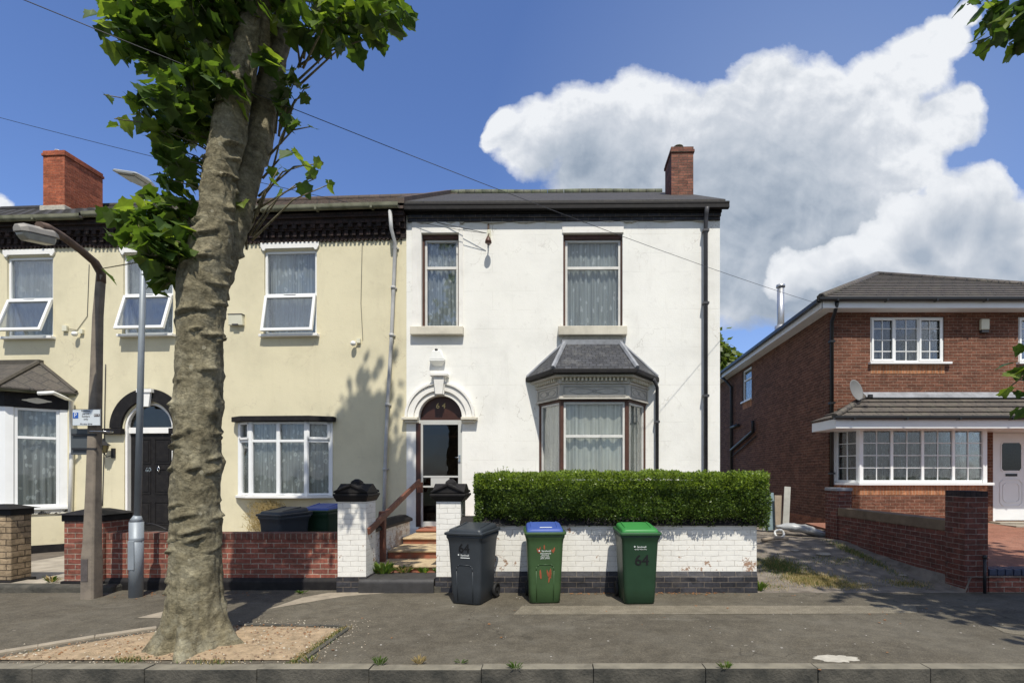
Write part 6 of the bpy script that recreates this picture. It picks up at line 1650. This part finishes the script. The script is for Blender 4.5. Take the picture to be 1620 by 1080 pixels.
for px, py, r_, n_, Yc in ((1590,30,30,22,4.7),(1612,50,26,18,4.7),(1560,18,16,6,4.7),(1530,8,10,3,4.7),(1600,10,40,24,4.8),(1625,62,14,5,4.7),(1622,560,18,7,4.7),(1612,590,12,4,4.6),(1600,610,7,1,4.6),(1625,650,10,3,4.6),(1640,600,20,7,4.7),(1640,540,16,5,4.7)):
    c = W(px, py, Yc); tw.tube([Vector((6.2, 3.4, c.z+.6 if py < 200 else 4.6)), c], [.03, .005], 5)
    for i in range(n_):
        g = Vector((rr.uniform(-1, 1), rr.uniform(-1, 1), rr.uniform(-1, 1)))*r_*Yc/FPX; leaf(lv, c+g, rr.uniform(.11, .17), rr, mi=[0, 1, 1, 2])
# low swag of foliage leaning over the pavement edge
for k in range(34):
    c = Vector((6.1+rr.uniform(-.8, 1.6), 3.0+rr.uniform(-1.0, 1.4), 5.0+rr.uniform(-.3, .9)))
    for i in range(30): leaf(lv, c+Vector((rr.gauss(0, .3), rr.gauss(0, .3), rr.gauss(0, .2))), rr.uniform(.15, .22), rr, mi=[0, 1, 2])
tw.build('branches', bark_m, t); lv.build('crown', lf, t)

# distant tree between the two houses
t = thing('distant_tree', 'sunlit leafy tree far behind, between the white house and the brick house', 'tree', (8.7, 28, 0)); rr = random.Random(5)
m = MB(); m.tube([(0,0,-.2),(.1,0,3),(0,.1,6)], [.35,.25,.12], 10)
for k in range(7): a_ = k*.9; m.tube([(0,0,3+k*.4),(1.3*math.cos(a_),1.3*math.sin(a_),5.2+k*.3)], [.12,.03], 6)
m.build('trunk', bark_m, t)
m = MB()
for k in range(110):
    while True:
        q = Vector((rr.uniform(-1, 1), rr.uniform(-1, 1), rr.uniform(-1, 1)))
        if .45 < q.length < 1: break
    c = Vector((q.x*1.5, q.y*1.5, 6.0+q.z*2.8))
    for i in range(130):
        p = c+Vector((rr.gauss(0, .3), rr.gauss(0, .3), rr.gauss(0, .3))); d = Vector((rr.uniform(-1,1), rr.uniform(-1,1), rr.uniform(-1,.4))).normalized(); s = d.cross(Vector((rr.uniform(-1,1),rr.uniform(-1,1),1))).normalized()*.06
        m.poly([p, p+d*.16+s*2.6, p+d*.4, p+d*.16-s*2.6], rr.choice((0, 0, 1)))
m.build('crown', [leafmat('far_leaf', (.13,.165,.04)), leafmat('far_leaf_dark', (.075,.11,.03))], t)

# ============================================================ HEDGE
hg = thing('privet_hedge', 'clipped privet hedge standing behind the white painted wall', 'hedge', (.9, 7.4, .6)); o_ = Vector(hg.location)
hl = [leafmat('privet_leaf', (.115,.165,.032), .35, .4), leafmat('privet_leaf_dark', (.060,.100,.022), .25, .4), leafmat('privet_leaf_lit_top', (.23,.30,.055), .45, .35)]
HX0, HX1, HY0, HY1, HZ0, HZ1 = -1.06, 2.76, 6.57, 7.75, 1.0, 1.57
rr = random.Random(12)
def hsurf(x, z):                                     # front face y with lumps
    return HY0+  .13*noise.noise(Vector((x*1.6, z*2.5, 1)))+.07*noise.noise(Vector((x*6, z*6, 4)))
def htop(x, y): return HZ1+.0+.06*noise.noise(Vector((x*1.1, y*2, 9)))+.045*noise.noise(Vector((x*6, y*6, 2)))-.02*(x < -.9)
m = MB(); m.T = Matrix.Translation(-o_)
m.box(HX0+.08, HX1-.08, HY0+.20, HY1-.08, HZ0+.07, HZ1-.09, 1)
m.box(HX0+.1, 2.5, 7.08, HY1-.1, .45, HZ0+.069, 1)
def hleaf(p, n, size):
    d = (n+Vector((rr.uniform(-1.1, 1.1), rr.uniform(-1.1, 1.1), rr.uniform(-.5, 1.2)))).normalized()
    s = d.cross(Vector((rr.uniform(-1, 1), rr.uniform(-1, 1), rr.uniform(-1, 1)))).normalized()*size*.30
    k = 2 if (p.z > HZ1-.20 and rr.random() < .7) else rr.choice((0, 0, 1, 1, 0, 1))  # brighter leaf colour near the top paints the hedge's lit top
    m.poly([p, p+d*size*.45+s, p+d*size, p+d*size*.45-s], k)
for i in range(30000):
    x = rr.uniform(HX0, HX1); z = HZ0-.13+(HZ1-HZ0+.14)*rr.random(); 
    if z < HZ0-.02 and rr.random() < .55: continue
    if noise.noise(Vector((x*7, z*9, 3))) > .42 and rr.random() < .7: continue
    dy = rr.random()**1.6*.16; low = max(0, (HZ0+.12-z))*.7
    hleaf(Vector((x, hsurf(x, z)+dy+low, z)), Vector((0, -1, .15)), rr.uniform(.022, .042))
for i in range(15000):
    x, y = rr.uniform(HX0, HX1), rr.uniform(HY0, HY1); hleaf(Vector((x, y, htop(x, y)-rr.random()**2*.08)), Vector((0, 0, 1)), rr.uniform(.022, .042))
for i in range(6500):
    y, z = rr.uniform(HY0, HY1), rr.uniform(HZ0-.15, HZ1)
    for X, sg in ((HX1, 1), (HX0, -1)):
        b_ = .06*noise.noise(Vector((y*2, z*3, sg*5))); hleaf(Vector((X+sg*b_-sg*rr.random()**2*.1, y, z)), Vector((sg, 0, .1)), rr.uniform(.022, .042))
for i in range(420):                                 # unclipped shoots on top
    x, y = rr.uniform(HX0, HX1), rr.uniform(HY0, HY1); z = htop(x, y)-.02; h = rr.uniform(.015, .06)*(1.9 if x < -.4 and rr.random() < .5 else 1); dx = rr.uniform(-.02, .02)
    m.tube([(x, y, z), (x+dx, y, z+h)], .0015, 3, 1)
    for k in range(int(h/.012)): hleaf(Vector((x+dx*k*.012/h, y, z+k*.012)), Vector((0, 0, .6)), rr.uniform(.014, .026))
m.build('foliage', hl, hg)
m = MB(); m.T = Matrix.Translation(-o_)
for i in range(16): x = HX0+.2+i*.23; m.tube([(x, 7.35, .38), (x+rr.uniform(-.1,.1), 7.35, 1.2)], [.02, .01], 5)
m.build('stems', bark_m, hg)

# ============================================================ WEEDS, GRASS, LITTER
weed_m = leafmat('weed_green', (.10,.175,.03), .4); straw_m = leafmat('dry_grass', (.38,.29,.14), .3, .7, .2); gr_m = leafmat('drive_grass', (.09,.13,.035), .3)
def weed(loc, h, n, mats_, label, seed, spread=.1, wide=.02, flat_=False):
    rr = random.Random(seed); m = MB()
    for i in range(n):
        a = rr.uniform(0, 6.28); l = h*rr.uniform(.5, 1.1); r0 = rr.uniform(0, spread*.5); e = spread*rr.uniform(.4, 1.1)
        p0 = Vector((r0*math.cos(a), r0*math.sin(a)*.6, 0)); d = Vector((math.cos(a)*e, math.sin(a)*e*.7, l*(.8 if not flat_ else .3)))
        s = Vector((-math.sin(a), math.cos(a), 0))*wide*rr.uniform(.6, 1.2); q = p0+d*.55+Vector((0, 0, l*.15)); k = rr.randrange(len(mats_))
        m.poly([p0, q+s, p0+d], k); m.poly([p0, p0+d, q-s], k)
    o = m.build('weed', mats_, loc=loc); return tag(o, label, 'weed')
weed((-2.42, 7.06, .17), .22, 80, [weed_m, lf[2]], 'bright green weed growing on the left end of the bottom step', 1, .16, .022)
weed((-2.14, 7.12, .18), .13, 45, [weed_m, straw_m], 'smaller yellowing weed beside the big weed on the step', 2, .13, .014)
weed((-1.86, 7.13, .18), .10, 34, [weed_m, lf[2]], 'little weed near the middle of the bottom step', 3, .10, .014)
weed((-1.68, 7.14, .18), .12, 26, [weed_m, lf[0]], 'little weed against the right end of the step riser', 4, .08, .014)
weed((2.74, 6.80, .0), .16, 40, [weed_m, lf[2]], 'green weed at the right foot of the white wall', 5, .09, .018)
weed((-6.96, 6.98, .08), .12, 30, [weed_m, straw_m], 'yellow green weed at the foot of the buff pier', 6, .1, .016)
weed((-3.35, 6.66, 0), .06, 30, [weed_m, lf[0]], 'tiny weed at the foot of the red wall near the left white pier', 7, .07, .01)
kk = G(1130, 1052); 
for i, (px, py, h, mats_, lab) in enumerate(((490, 1048, .10, [weed_m, straw_m], 'sparse weed on the kerb at the corner of the soil pit'), (600, 1052, .11, [weed_m, lf[0]], 'green weed growing from the kerb joint right of the soil pit'), (663, 1050, .11, [straw_m], 'dry straw coloured tuft growing on the kerb'), (729, 1048, .05, [weed_m, lf[0]], 'tiny green sprout behind the kerb right of the straw tuft'), (815, 1060, .09, [weed_m], 'slim green weed on the kerb below the blue-lidded bin'), (1153, 1063, .09, [weed_m, lf[2]], 'bright green weed hanging over the kerb face at right'))):
    g_ = G(px, py); weed((g_.x, max(4.06, g_.y), .0), h*.8, 20+7*(i % 3), mats_, lab, 30+i, .06, .0045)
# grass on the drive and along the pit edge
def grass(name, spots, label, seed):
    rr = random.Random(seed); m = MB()
    for cx_, cy_, rx, ry, n, h, dry in spots:
        for i in range(n):
            x, y = cx_+rr.gauss(0, rx*.5), cy_+rr.gauss(0, ry*.5); z = drivez(x, y) if y > 6.72 else flat(x, y)
            l = h*rr.uniform(.5, 1.2); a = rr.uniform(0, 6.28); d = Vector((math.cos(a)*.5, math.sin(a)*.5, 1))*l; s = Vector((-math.sin(a), math.cos(a), 0))*.004
            p = Vector((x, y, z-.005)); m.poly([p-s, p+s, p+d], 1 if rr.random() < dry else 0)
    o = m.build(name, [gr_m, straw_m]); return tag(o, label, 'grass', kind='stuff')
grass('grass', [(3.55, 8.0, .35, .45, 4200, .05, .25), (3.75, 7.35, .38, .32, 5200, .05, .75), (3.1, 9.6, .3, .55, 2600, .05, .2), (4.1, 7.1, .3, .2, 1200, .03, .8), (4.6, 8.3, .5, .25, 500, .04, .4), (5.15, 8.6, .12, 1.0, 1300, .06, .3), (5.0, 7.2, .3, .2, 700, .04, .6), (3.0, 7.0, .2, .2, 300, .03, .6)], 'patchy green and dry grass on the gravel drive', 8)
pe = [G(470+(548-470)*t_, 1046+(993-1046)*t_) for t_ in [i/14 for i in range(15)]]
grass('grass', [(p.x-.02, p.y, .06, .06, 90, .028, .45) for p in pe]+[(G(90, 1030).x, G(90, 1030).y, .3, .08, 160, .02, .6), (-3.6, 4.25, .14, .06, 160, .04, .4), (-2.85, 4.2, .2, .05, 120, .03, .6)], 'thin grass along the edge of the soil pit', 9)
# dried creeper under the bow window
rr = random.Random(3); m = MB(); cl_ = Vector(on(F1, 420, 838, -.12)); 
for i in range(1500):
    x, z = rr.gauss(0, .15), rr.uniform(0, .55); x += (z-.3)*.15; a = rr.uniform(0, 6.28)
    p = Vector((x, rr.uniform(-.12, .05), z)); d = Vector((math.cos(a)*.10, rr.uniform(-.04, .04), math.sin(a)*.12)); s = Vector((.004, 0, .004)); m.poly([p-s, p+s, p+d], 0)
tag(m.build('dried_climber', straw_m, loc=cl_), 'dried yellow climbing plant on the cream wall under the bow window', 'plant')
# litter and fallen leaves
rr = random.Random(14); m = MB()
for (cx_, cy_, rx, ry, n) in ((1.75, 6.66, .28, .05, 70), (.55, 6.66, .25, .05, 50), (-5.45, 6.6, .3, .1, 26), (-4.6, 6.68, .5, .06, 16), (.3, 6.0, 2.2, .6, 24), (3.0, 5.5, 2, .7, 16)):
    for i in range(n):
        x, y = cx_+rr.gauss(0, rx), cy_+rr.gauss(0, ry); y = min(y, 6.70); r_ = rr.uniform(.006, .022); a = rr.uniform(0, 6.28)
        P_ = [(x+r_*math.cos(a+k*1.4)*rr.uniform(.5, 1.2), y+r_*math.sin(a+k*1.4)*rr.uniform(.5, 1.2), -.003+rr.uniform(0, .01)) for k in range(4)]; m.poly(P_, 0)
tag(m.build('leaf_litter', simple('rusty_leaf_litter', (.28,.13,.05), .9, .5, 30, 0)), 'rust coloured dry leaf crumbs along the foot of the walls', 'leaf litter', kind='stuff')
m = MB()
for i in range(90):
    x, y = rr.uniform(-2.2, 4.8), rr.uniform(4.3, 6.5); r_ = rr.uniform(.003, .010); a = rr.uniform(0, 6.28)
    m.poly([(x+r_*1.4*math.cos(a+k*1.57), y+r_*math.sin(a+k*1.57), -.003) for k in range(4)], 0)
for cx_, cy_, n in ((G(1235,1037).x, 4.35, 3), (G(1290,1042).x, 4.33, 5)): 
    pass
tag(m.build('paint_flakes', simple('pale_flakes', (.55,.52,.46), .9, .2, 30, 0)), 'tiny pale flakes scattered over the pavement', 'litter', kind='stuff')
m = MB(); n_ = 40; c_ = G(1322, 1040); rr2 = random.Random(6); P_ = []
for i in range(n_):
    a = 2*math.pi*i/n_; r_ = 1+.35*noise.noise(Vector((math.cos(a)*2.5, math.sin(a)*2.5, 8)))+rr2.uniform(-.12, .12); P_.append((c_.x+.17*r_*math.cos(a), max(4.175, c_.y+.09*r_*math.sin(a))))
b_ = m.add([(x, y, -.0035) for x, y in P_]); m.face(range(b_, b_+n_))
tag(m.build('spilt_mortar', mortar_m), 'pale patch of spilt mortar on the pavement by the kerb at right', 'mortar patch')
# pebbles and crumbs on the soil
rr = random.Random(33); m = MB(); k = 0
while k < 900:
    x, y = rr.uniform(min(xs0), max(xs0)), rr.uniform(4.18, 5.3)
    if not inside(x, y, pp): continue
    k += 1; r_ = rr.uniform(.004, .014); a = rr.uniform(0, 6.28); z = .012
    P_ = [(x+r_*math.cos(a+q*1.26)*rr.uniform(.6, 1.3), y+r_*math.sin(a+q*1.26), z) for q in range(5)]
    b_ = m.add(P_+[(x, y, z+r_*.9)]); c_k = rr.choice((0, 0, 0, 1, 2))
    for q in range(5): m.face((b_+q, b_+(q+1) % 5, b_+5), c_k)
kk_ = 0
while kk_ < 520:                                     # crumbs trodden out over the edging
    x, y = rr.uniform(min(xs0)-.2, max(xs0)+.5), rr.uniform(4.18, 5.5)
    if inside(x, y, pp) or pdist(x, y, pp) > abs(rr.gauss(0, .16)): continue
    kk_ += 1; r_ = rr.uniform(.003, .009); a = rr.uniform(0, 6.28)
    b_ = m.add([(x+r_*math.cos(a+q*1.26), y+r_*math.sin(a+q*1.26), -.002) for q in range(5)]+[(x, y, r_*.7)])
    for q in range(5): m.face((b_+q, b_+(q+1) % 5, b_+5), rr.choice((0, 1, 1)))
tag(m.build('pebbles', [simple('soil_clod', (.22,.15,.095), .95, .4, 30, 0), simple('pale_pebble', (.45,.40,.31), .9, .3, 30, 0), simple('rust_crumb', (.25,.12,.05), .9, .3, 30, 0)]), 'small stones and crumbs strewn over the dry soil pit', 'pebbles', kind='stuff')
# boards and wrapped plastic by the side wall
mats_b = [simple('grey_board', (.27,.29,.27), .7, .25, 4, .2), simple('pale_board', (.42,.41,.36), .7, .25, 4, .2), simple('blue_grey_board', (.20,.27,.29), .7, .25, 4, .2), simple('tan_board', (.32,.26,.19), .7, .25, 4, .2)]
for i, (px, pt, wd, k, lab) in enumerate(((1243, 769, .13, 1, 'tall narrow pale board leaning by the brick side wall, rightmost of its group'), (1233, 783, .16, 3, 'tan board leaning just left of the tall pale board'), (1223, 779, .22, 2, 'blue grey panel leaning in the middle of the board group'), (1213, 786, .22, 0, 'grey panel leaning nearest the hedge end'))):
    Yb_ = 11.0+.1*i; a = W(px, 838, Yb_); h = (838-pt)*Yb_/FPX
    m = MB(); m.T = Matrix.Rotation(R(4-3*i), 4, 'Y') @ Matrix.Rotation(R(-6), 4, 'X'); m.box(-wd/2, wd/2, 0, .03, 0, h)
    tag(m.build('board', mats_b[k], loc=(a.x, a.y, max(drivez(a.x, a.y)-.02, a.z)), rz=R(12*i-10), bevel=.004), lab, 'board', 'boards leaning by the brick side wall')
m = MB(); rr = random.Random(2); c_ = W(1262, 846, 10.6); rs = []
for k in range(15):
    t_ = k/14; x = -.42+t_*1.0; w_ = .13*math.sin(math.pi*min(.97, max(.04, t_)))**.5; zz = .16*(1-t_)**1.2
    rs.append([(x, w_*math.cos(a_)*1.1+.02*rr.uniform(-1, 1), zz+w_*.9*(1+math.sin(a_))*.8+.015*rr.uniform(-1, 1)) for a_ in [2*math.pi*i/12 for i in range(12)]])
m.rings(rs, 0, True, True); tag(m.build('plastic_wrap', simple('dusty_white_plastic', (.36,.37,.37), .35, .2, 8, .4), loc=(c_.x, c_.y, drivez(c_.x, c_.y)-.01), rz=R(-14)), 'crumpled roll of white plastic lying on the drive by the brick wall', 'plastic sheet')
m = MB(); m.tube([(0,0,.05),(.28,.02,.09),(.5,.0,.08)], [.035,.04,.03], 8); c_ = W(1205, 835, 9.6)
tag(m.build('timber_offcut', mats_b[3], loc=(c_.x, c_.y, drivez(c_.x, c_.y))), 'pale timber offcut lying on the drive beyond the white wall', 'timber')
m = MB(); ring_ = [(.09*math.cos(a_), .02*math.sin(3*a_), .09+.08*math.sin(a_)) for a_ in [2*math.pi*i/16 for i in range(17)]]; m.tube(ring_, .022, 7); c_ = W(1233, 838, 10.2)
tag(m.build('pipe_coil', white_plastic, loc=(c_.x, c_.y, drivez(c_.x, c_.y))), 'small coil of white pipe in front of the leaning boards', 'pipe')
for i, (x, y, r_) in enumerate(((4.55, 8.6, .10), (4.2, 8.9, .06), (3.0, 8.4, .05), (2.98, 9.2, .06), (5.2, 7.6, .05))):
    m = MB(); q_ = [[(r_*k*(1+.3*noise.noise(Vector((math.cos(a_)*2, math.sin(a_)*2, i*3+z))))*math.cos(a_)*1.3, r_*k*math.sin(a_), z) for a_ in [2*math.pi*j/9 for j in range(9)]] for k, z in ((.8, 0), (1, r_*.25), (.7, r_*.5))]
    m.rings(q_, 0, True, False); tag(m.build('stone', path_stone, loc=(x, y, drivez(x, y)-.005)), ['flat pale slab of rubble lying on the drive by the brown wall', 'small dark stone on the drive behind the pale slab', 'small stone on the drive near the end of the white wall', 'small stone far back on the drive', 'small stone at the foot of the brown pier'][i], 'stone')
# ornamental gate by the red pier
t = thing('garden_gate', 'small black wrought iron gate with scrolls by the red brick pier', 'gate', (-6.32, 7.35, .02)); m = MB()
for z in (.08, .72): m.tube([(0,0,z),(.72,0,z)], .011, 6)
for x in (0, .72): m.tube([(x,0,.0),(x,0,.86 if x else .80)], .014, 6)
for i in range(1, 6): m.tube([(.12*i,0,.08),(.12*i,0,.72)], .007, 5)
m.build('frame', iron, t); m = MB()
for cx_ in (.2, .5):
    for s in (-1, 1): m.tube([(cx_+s*(.015+.085*(1-k/22))*math.cos(k*.45)*1.0, -.012, .42+s*.13+(.015+.085*(1-k/22))*math.sin(k*.45)) for k in range(22)], .006, 5)
m.tube([(.05+.62*k/14, 0, .74+.10*math.sin(math.pi*k/14)) for k in range(15)], .008, 5); m.build('scroll', iron, t)

# ============================================================ CAMERA, SUN, SKY
cam = bpy.data.cameras.new('camera'); co_ = bpy.data.objects.new('camera', cam); col.objects.link(co_)
co_.location = (0, 0, CAMH); co_.rotation_euler = (R(90), 0, 0)
cam.sensor_width = 36; cam.lens = 36*FPX/1620; cam.shift_x = (810-CX)/1620; cam.shift_y = (HY-540)/1620
cam.clip_start = .05; cam.clip_end = 2000; sc.camera = co_
sd = Vector((.225, -1, 1.72)).normalized()
L = bpy.data.lights.new('sun', 'SUN'); L.energy = 4.2; L.angle = R(.55); L.color = (1, .95, .85)
lo = bpy.data.objects.new('sun', L); col.objects.link(lo); lo.rotation_euler = (-sd).to_track_quat('-Z', 'Y').to_euler(); lo.location = (5, -20, 30)
w = bpy.data.worlds.new('World'); sc.world = w; w.use_nodes = True; nt = w.node_tree
bg = nt.nodes['Background']; bg.inputs['Strength'].default_value = .1
sky = nt.nodes.new('ShaderNodeTexSky'); sky.sky_type = 'NISHITA'; sky.sun_disc = False
sky.sun_elevation = math.asin(sd.z); sky.sun_rotation = math.atan2(sd.x, sd.y); sky.air_density = 1.0; sky.dust_density = .6; sky.ozone_density = 2.0
tc = nt.nodes.new('ShaderNodeTexCoord'); sp = nt.nodes.new('ShaderNodeSeparateXYZ'); nt.links.new(tc.outputs['Generated'], sp.inputs[0])
ysafe = mth(nt, 'MAXIMUM', sp.outputs[1], .05)
u = mth(nt, 'DIVIDE', sp.outputs[0], ysafe); v_ = mth(nt, 'DIVIDE', sp.outputs[2], ysafe)
cb = nt.nodes.new('ShaderNodeCombineXYZ'); nt.links.new(u, cb.inputs[0]); nt.links.new(v_, cb.inputs[1]); UV = cb.outputs[0]
def vnoise(vec, scale, det, rough, dist=0):
    n = nt.nodes.new('ShaderNodeTexNoise'); n.inputs['Scale'].default_value = scale; n.inputs['Detail'].default_value = det; n.inputs['Roughness'].default_value = rough; n.inputs['Distortion'].default_value = dist
    nt.links.new(vec, n.inputs['Vector']); return n
def vadd(a, b_=None, const=None):
    n = nd(nt, 'ShaderNodeVectorMath', operation='ADD'); nt.links.new(a, n.inputs[0])
    if b_ is not None: nt.links.new(b_, n.inputs[1])
    else: n.inputs[1].default_value = const
    return n.outputs[0]
def vscale(a, s):
    n = nd(nt, 'ShaderNodeVectorMath', operation='SCALE'); nt.links.new(a, n.inputs[0]); n.inputs['Scale'].default_value = s; return n.outputs[0]
wn = vnoise(UV, 6, 6, .55); warp = vscale(vadd(wn.outputs['Color'], const=(-.5, -.5, -.5)), .085)
Pw = vadd(UV, warp)
def field(P_, lobes):
    cur = None
    for a, b_, r_ in lobes:
        d = nd(nt, 'ShaderNodeVectorMath', operation='DISTANCE'); nt.links.new(P_, d.inputs[0]); d.inputs[1].default_value = ((a-CX)/FPX, (HY-b_)/FPX, 0)
        f_ = mth(nt, 'MULTIPLY_ADD', d.outputs['Value'], -FPX/r_, 1.0)
        cur = f_ if cur is None else mth(nt, 'SMOOTH_MAX', cur, f_, .25)
    return cur
CL = [(798,203,34),(780,215,22),(850,225,66),(930,200,76),(1010,180,82),(1075,210,80),(1130,235,90),(1158,180,58),(1220,160,82),(1290,165,78),(1345,180,80),(1240,290,150),(1110,330,125),(960,285,100),(1400,150,74),(1455,95,56),(1500,62,44),(1535,28,26),(1498,190,62),(1520,160,30),(1430,235,85),(1370,310,85),(1230,420,110),(1340,440,110),(1440,400,85),(1535,335,74),(1600,390,80),(1480,450,90),(1640,470,110),(1180,450,70),(1010,370,90),
      (0,330,26),(322,150,34),(-120,350,80),(1800,420,160),]
# the cloud heap is at its whitest towards its sunlit top and greyest where it is thickest, low down
dens = field(Pw, CL)
puff = vnoise(UV, 9, 7, .6); dn = mth(nt, 'ADD', dens, mth(nt, 'MULTIPLY_ADD', puff.outputs['Fac'], .75, -.36))
mask = ramp(nt, dn, [(.0, 0.0), (.08, .45), (.24, 1.0)])
above = field(vadd(Pw, const=(-.01, .075, 0)), CL)                # how much cloud lies towards the sun
DK = [(1200,355,190),(1080,350,130),(930,275,95),(1250,470,170),(1330,410,130),(1560,470,110),(1400,490,150),(1010,280,80)]
core = field(Pw, DK)
big = vnoise(vadd(UV, const=(3.1, .4, 0)), 3.5, 6, .55)
e1 = vnoise(vadd(UV, const=(.0, .0, 0)), 7, 6, .55, .3); e2 = vnoise(vadd(UV, const=(-.012, .028, 0)), 7, 6, .55, .3)
emb = mth(nt, 'SUBTRACT', e1.outputs['Fac'], e2.outputs['Fac'])
lit = mth(nt, 'MULTIPLY_ADD', mth(nt, 'MAXIMUM', core, -.5), -.56, .74)
e3 = vnoise(UV, 22, 5, .6, .2); e4 = vnoise(vadd(UV, const=(-.006, .012, 0)), 22, 5, .6, .2); emb2 = mth(nt, 'SUBTRACT', e3.outputs['Fac'], e4.outputs['Fac'])
lit = mth(nt, 'MULTIPLY_ADD', emb2, .4, lit)
lit = mth(nt, 'MULTIPLY_ADD', emb, 1.3, lit); lit = mth(nt, 'MULTIPLY_ADD', big.outputs['Fac'], .35, mth(nt, 'SUBTRACT', lit, .17)); lit = mth(nt, 'MULTIPLY_ADD', above, -.16, lit)
CS = 10.0
ccol = ramp(nt, lit, [(.0, (.25*CS,.305*CS,.385*CS)), (.35, (.38*CS,.43*CS,.50*CS)), (.72, (.53*CS,.565*CS,.62*CS)), (1.0, (.72*CS,.74*CS,.77*CS))])
# a nearer clump of cloud low on the right, white along its top and grey below
C2 = [(1440,350,50),(1500,315,52),(1548,318,56),(1585,360,52),(1620,400,60),(1390,395,50),(1340,410,42),(1560,420,90),(1460,420,80),(1660,470,100),(1250,440,46),(1300,430,40)]
f2 = mth(nt, 'ADD', field(Pw, C2), mth(nt, 'MULTIPLY_ADD', puff.outputs['Fac'], .8, -.40))
m2 = ramp(nt, f2, [(.0, 0.0), (.10, .7), (.25, 1.0)])
l2 = mth(nt, 'MULTIPLY_ADD', emb, 1.3, mth(nt, 'MULTIPLY_ADD', mth(nt, 'MAXIMUM', field(vadd(Pw, const=(-.02, .07, 0)), C2), -.35), -.72, .72))
c2_ = ramp(nt, l2, [(.1, (.33*CS,.385*CS,.465*CS)), (.5, (.47*CS,.51*CS,.57*CS)), (1.0, (.72*CS,.74*CS,.77*CS))])
ccol = mix(nt, m2, ccol, c2_); mask = mth(nt, 'MAXIMUM', mask, m2)
front = mth(nt, 'MULTIPLY', mask, mth(nt, 'GREATER_THAN', sp.outputs[1], .08))
skyc = mix(nt, 1.0, sky.outputs[0], (.96, 1.10, 1.46), 'MULTIPLY')
# thin veil towards the cloud bank
veil = ramp(nt, field(UV, [(1330, 260, 560)]), [(.0, 0.0), (1.0, .28)])
base_ = mix(nt, veil, skyc, (.45*CS, .56*CS, .74*CS))
allc = mix(nt, front, base_, ccol)
# unseen broken cloud added behind the viewer to whiten the window reflections
bk = vnoise(tc.outputs['Generated'], 2.6, 6, .6, .3)
bm_ = mth(nt, 'MULTIPLY', ramp(nt, bk.outputs['Fac'], [(.42, 0.0), (.56, .9)]), mth(nt, 'MULTIPLY', mth(nt, 'LESS_THAN', sp.outputs[1], -.05), mth(nt, 'GREATER_THAN', sp.outputs[2], 0.0)))
allc = mix(nt, bm_, allc, (.50*CS, .53*CS, .57*CS))
nt.links.new(allc, bg.inputs['Color'])
w.cycles.sampling_method = 'MANUAL'; w.cycles.sample_map_resolution = 512
sc.view_settings.view_transform = 'Standard'; sc.view_settings.look = 'None'; sc.view_settings.exposure = .27; sc.view_settings.gamma = 1
sc.render.engine = 'CYCLES'; sc.cycles.max_bounces = 6; sc.cycles.transparent_max_bounces = 12
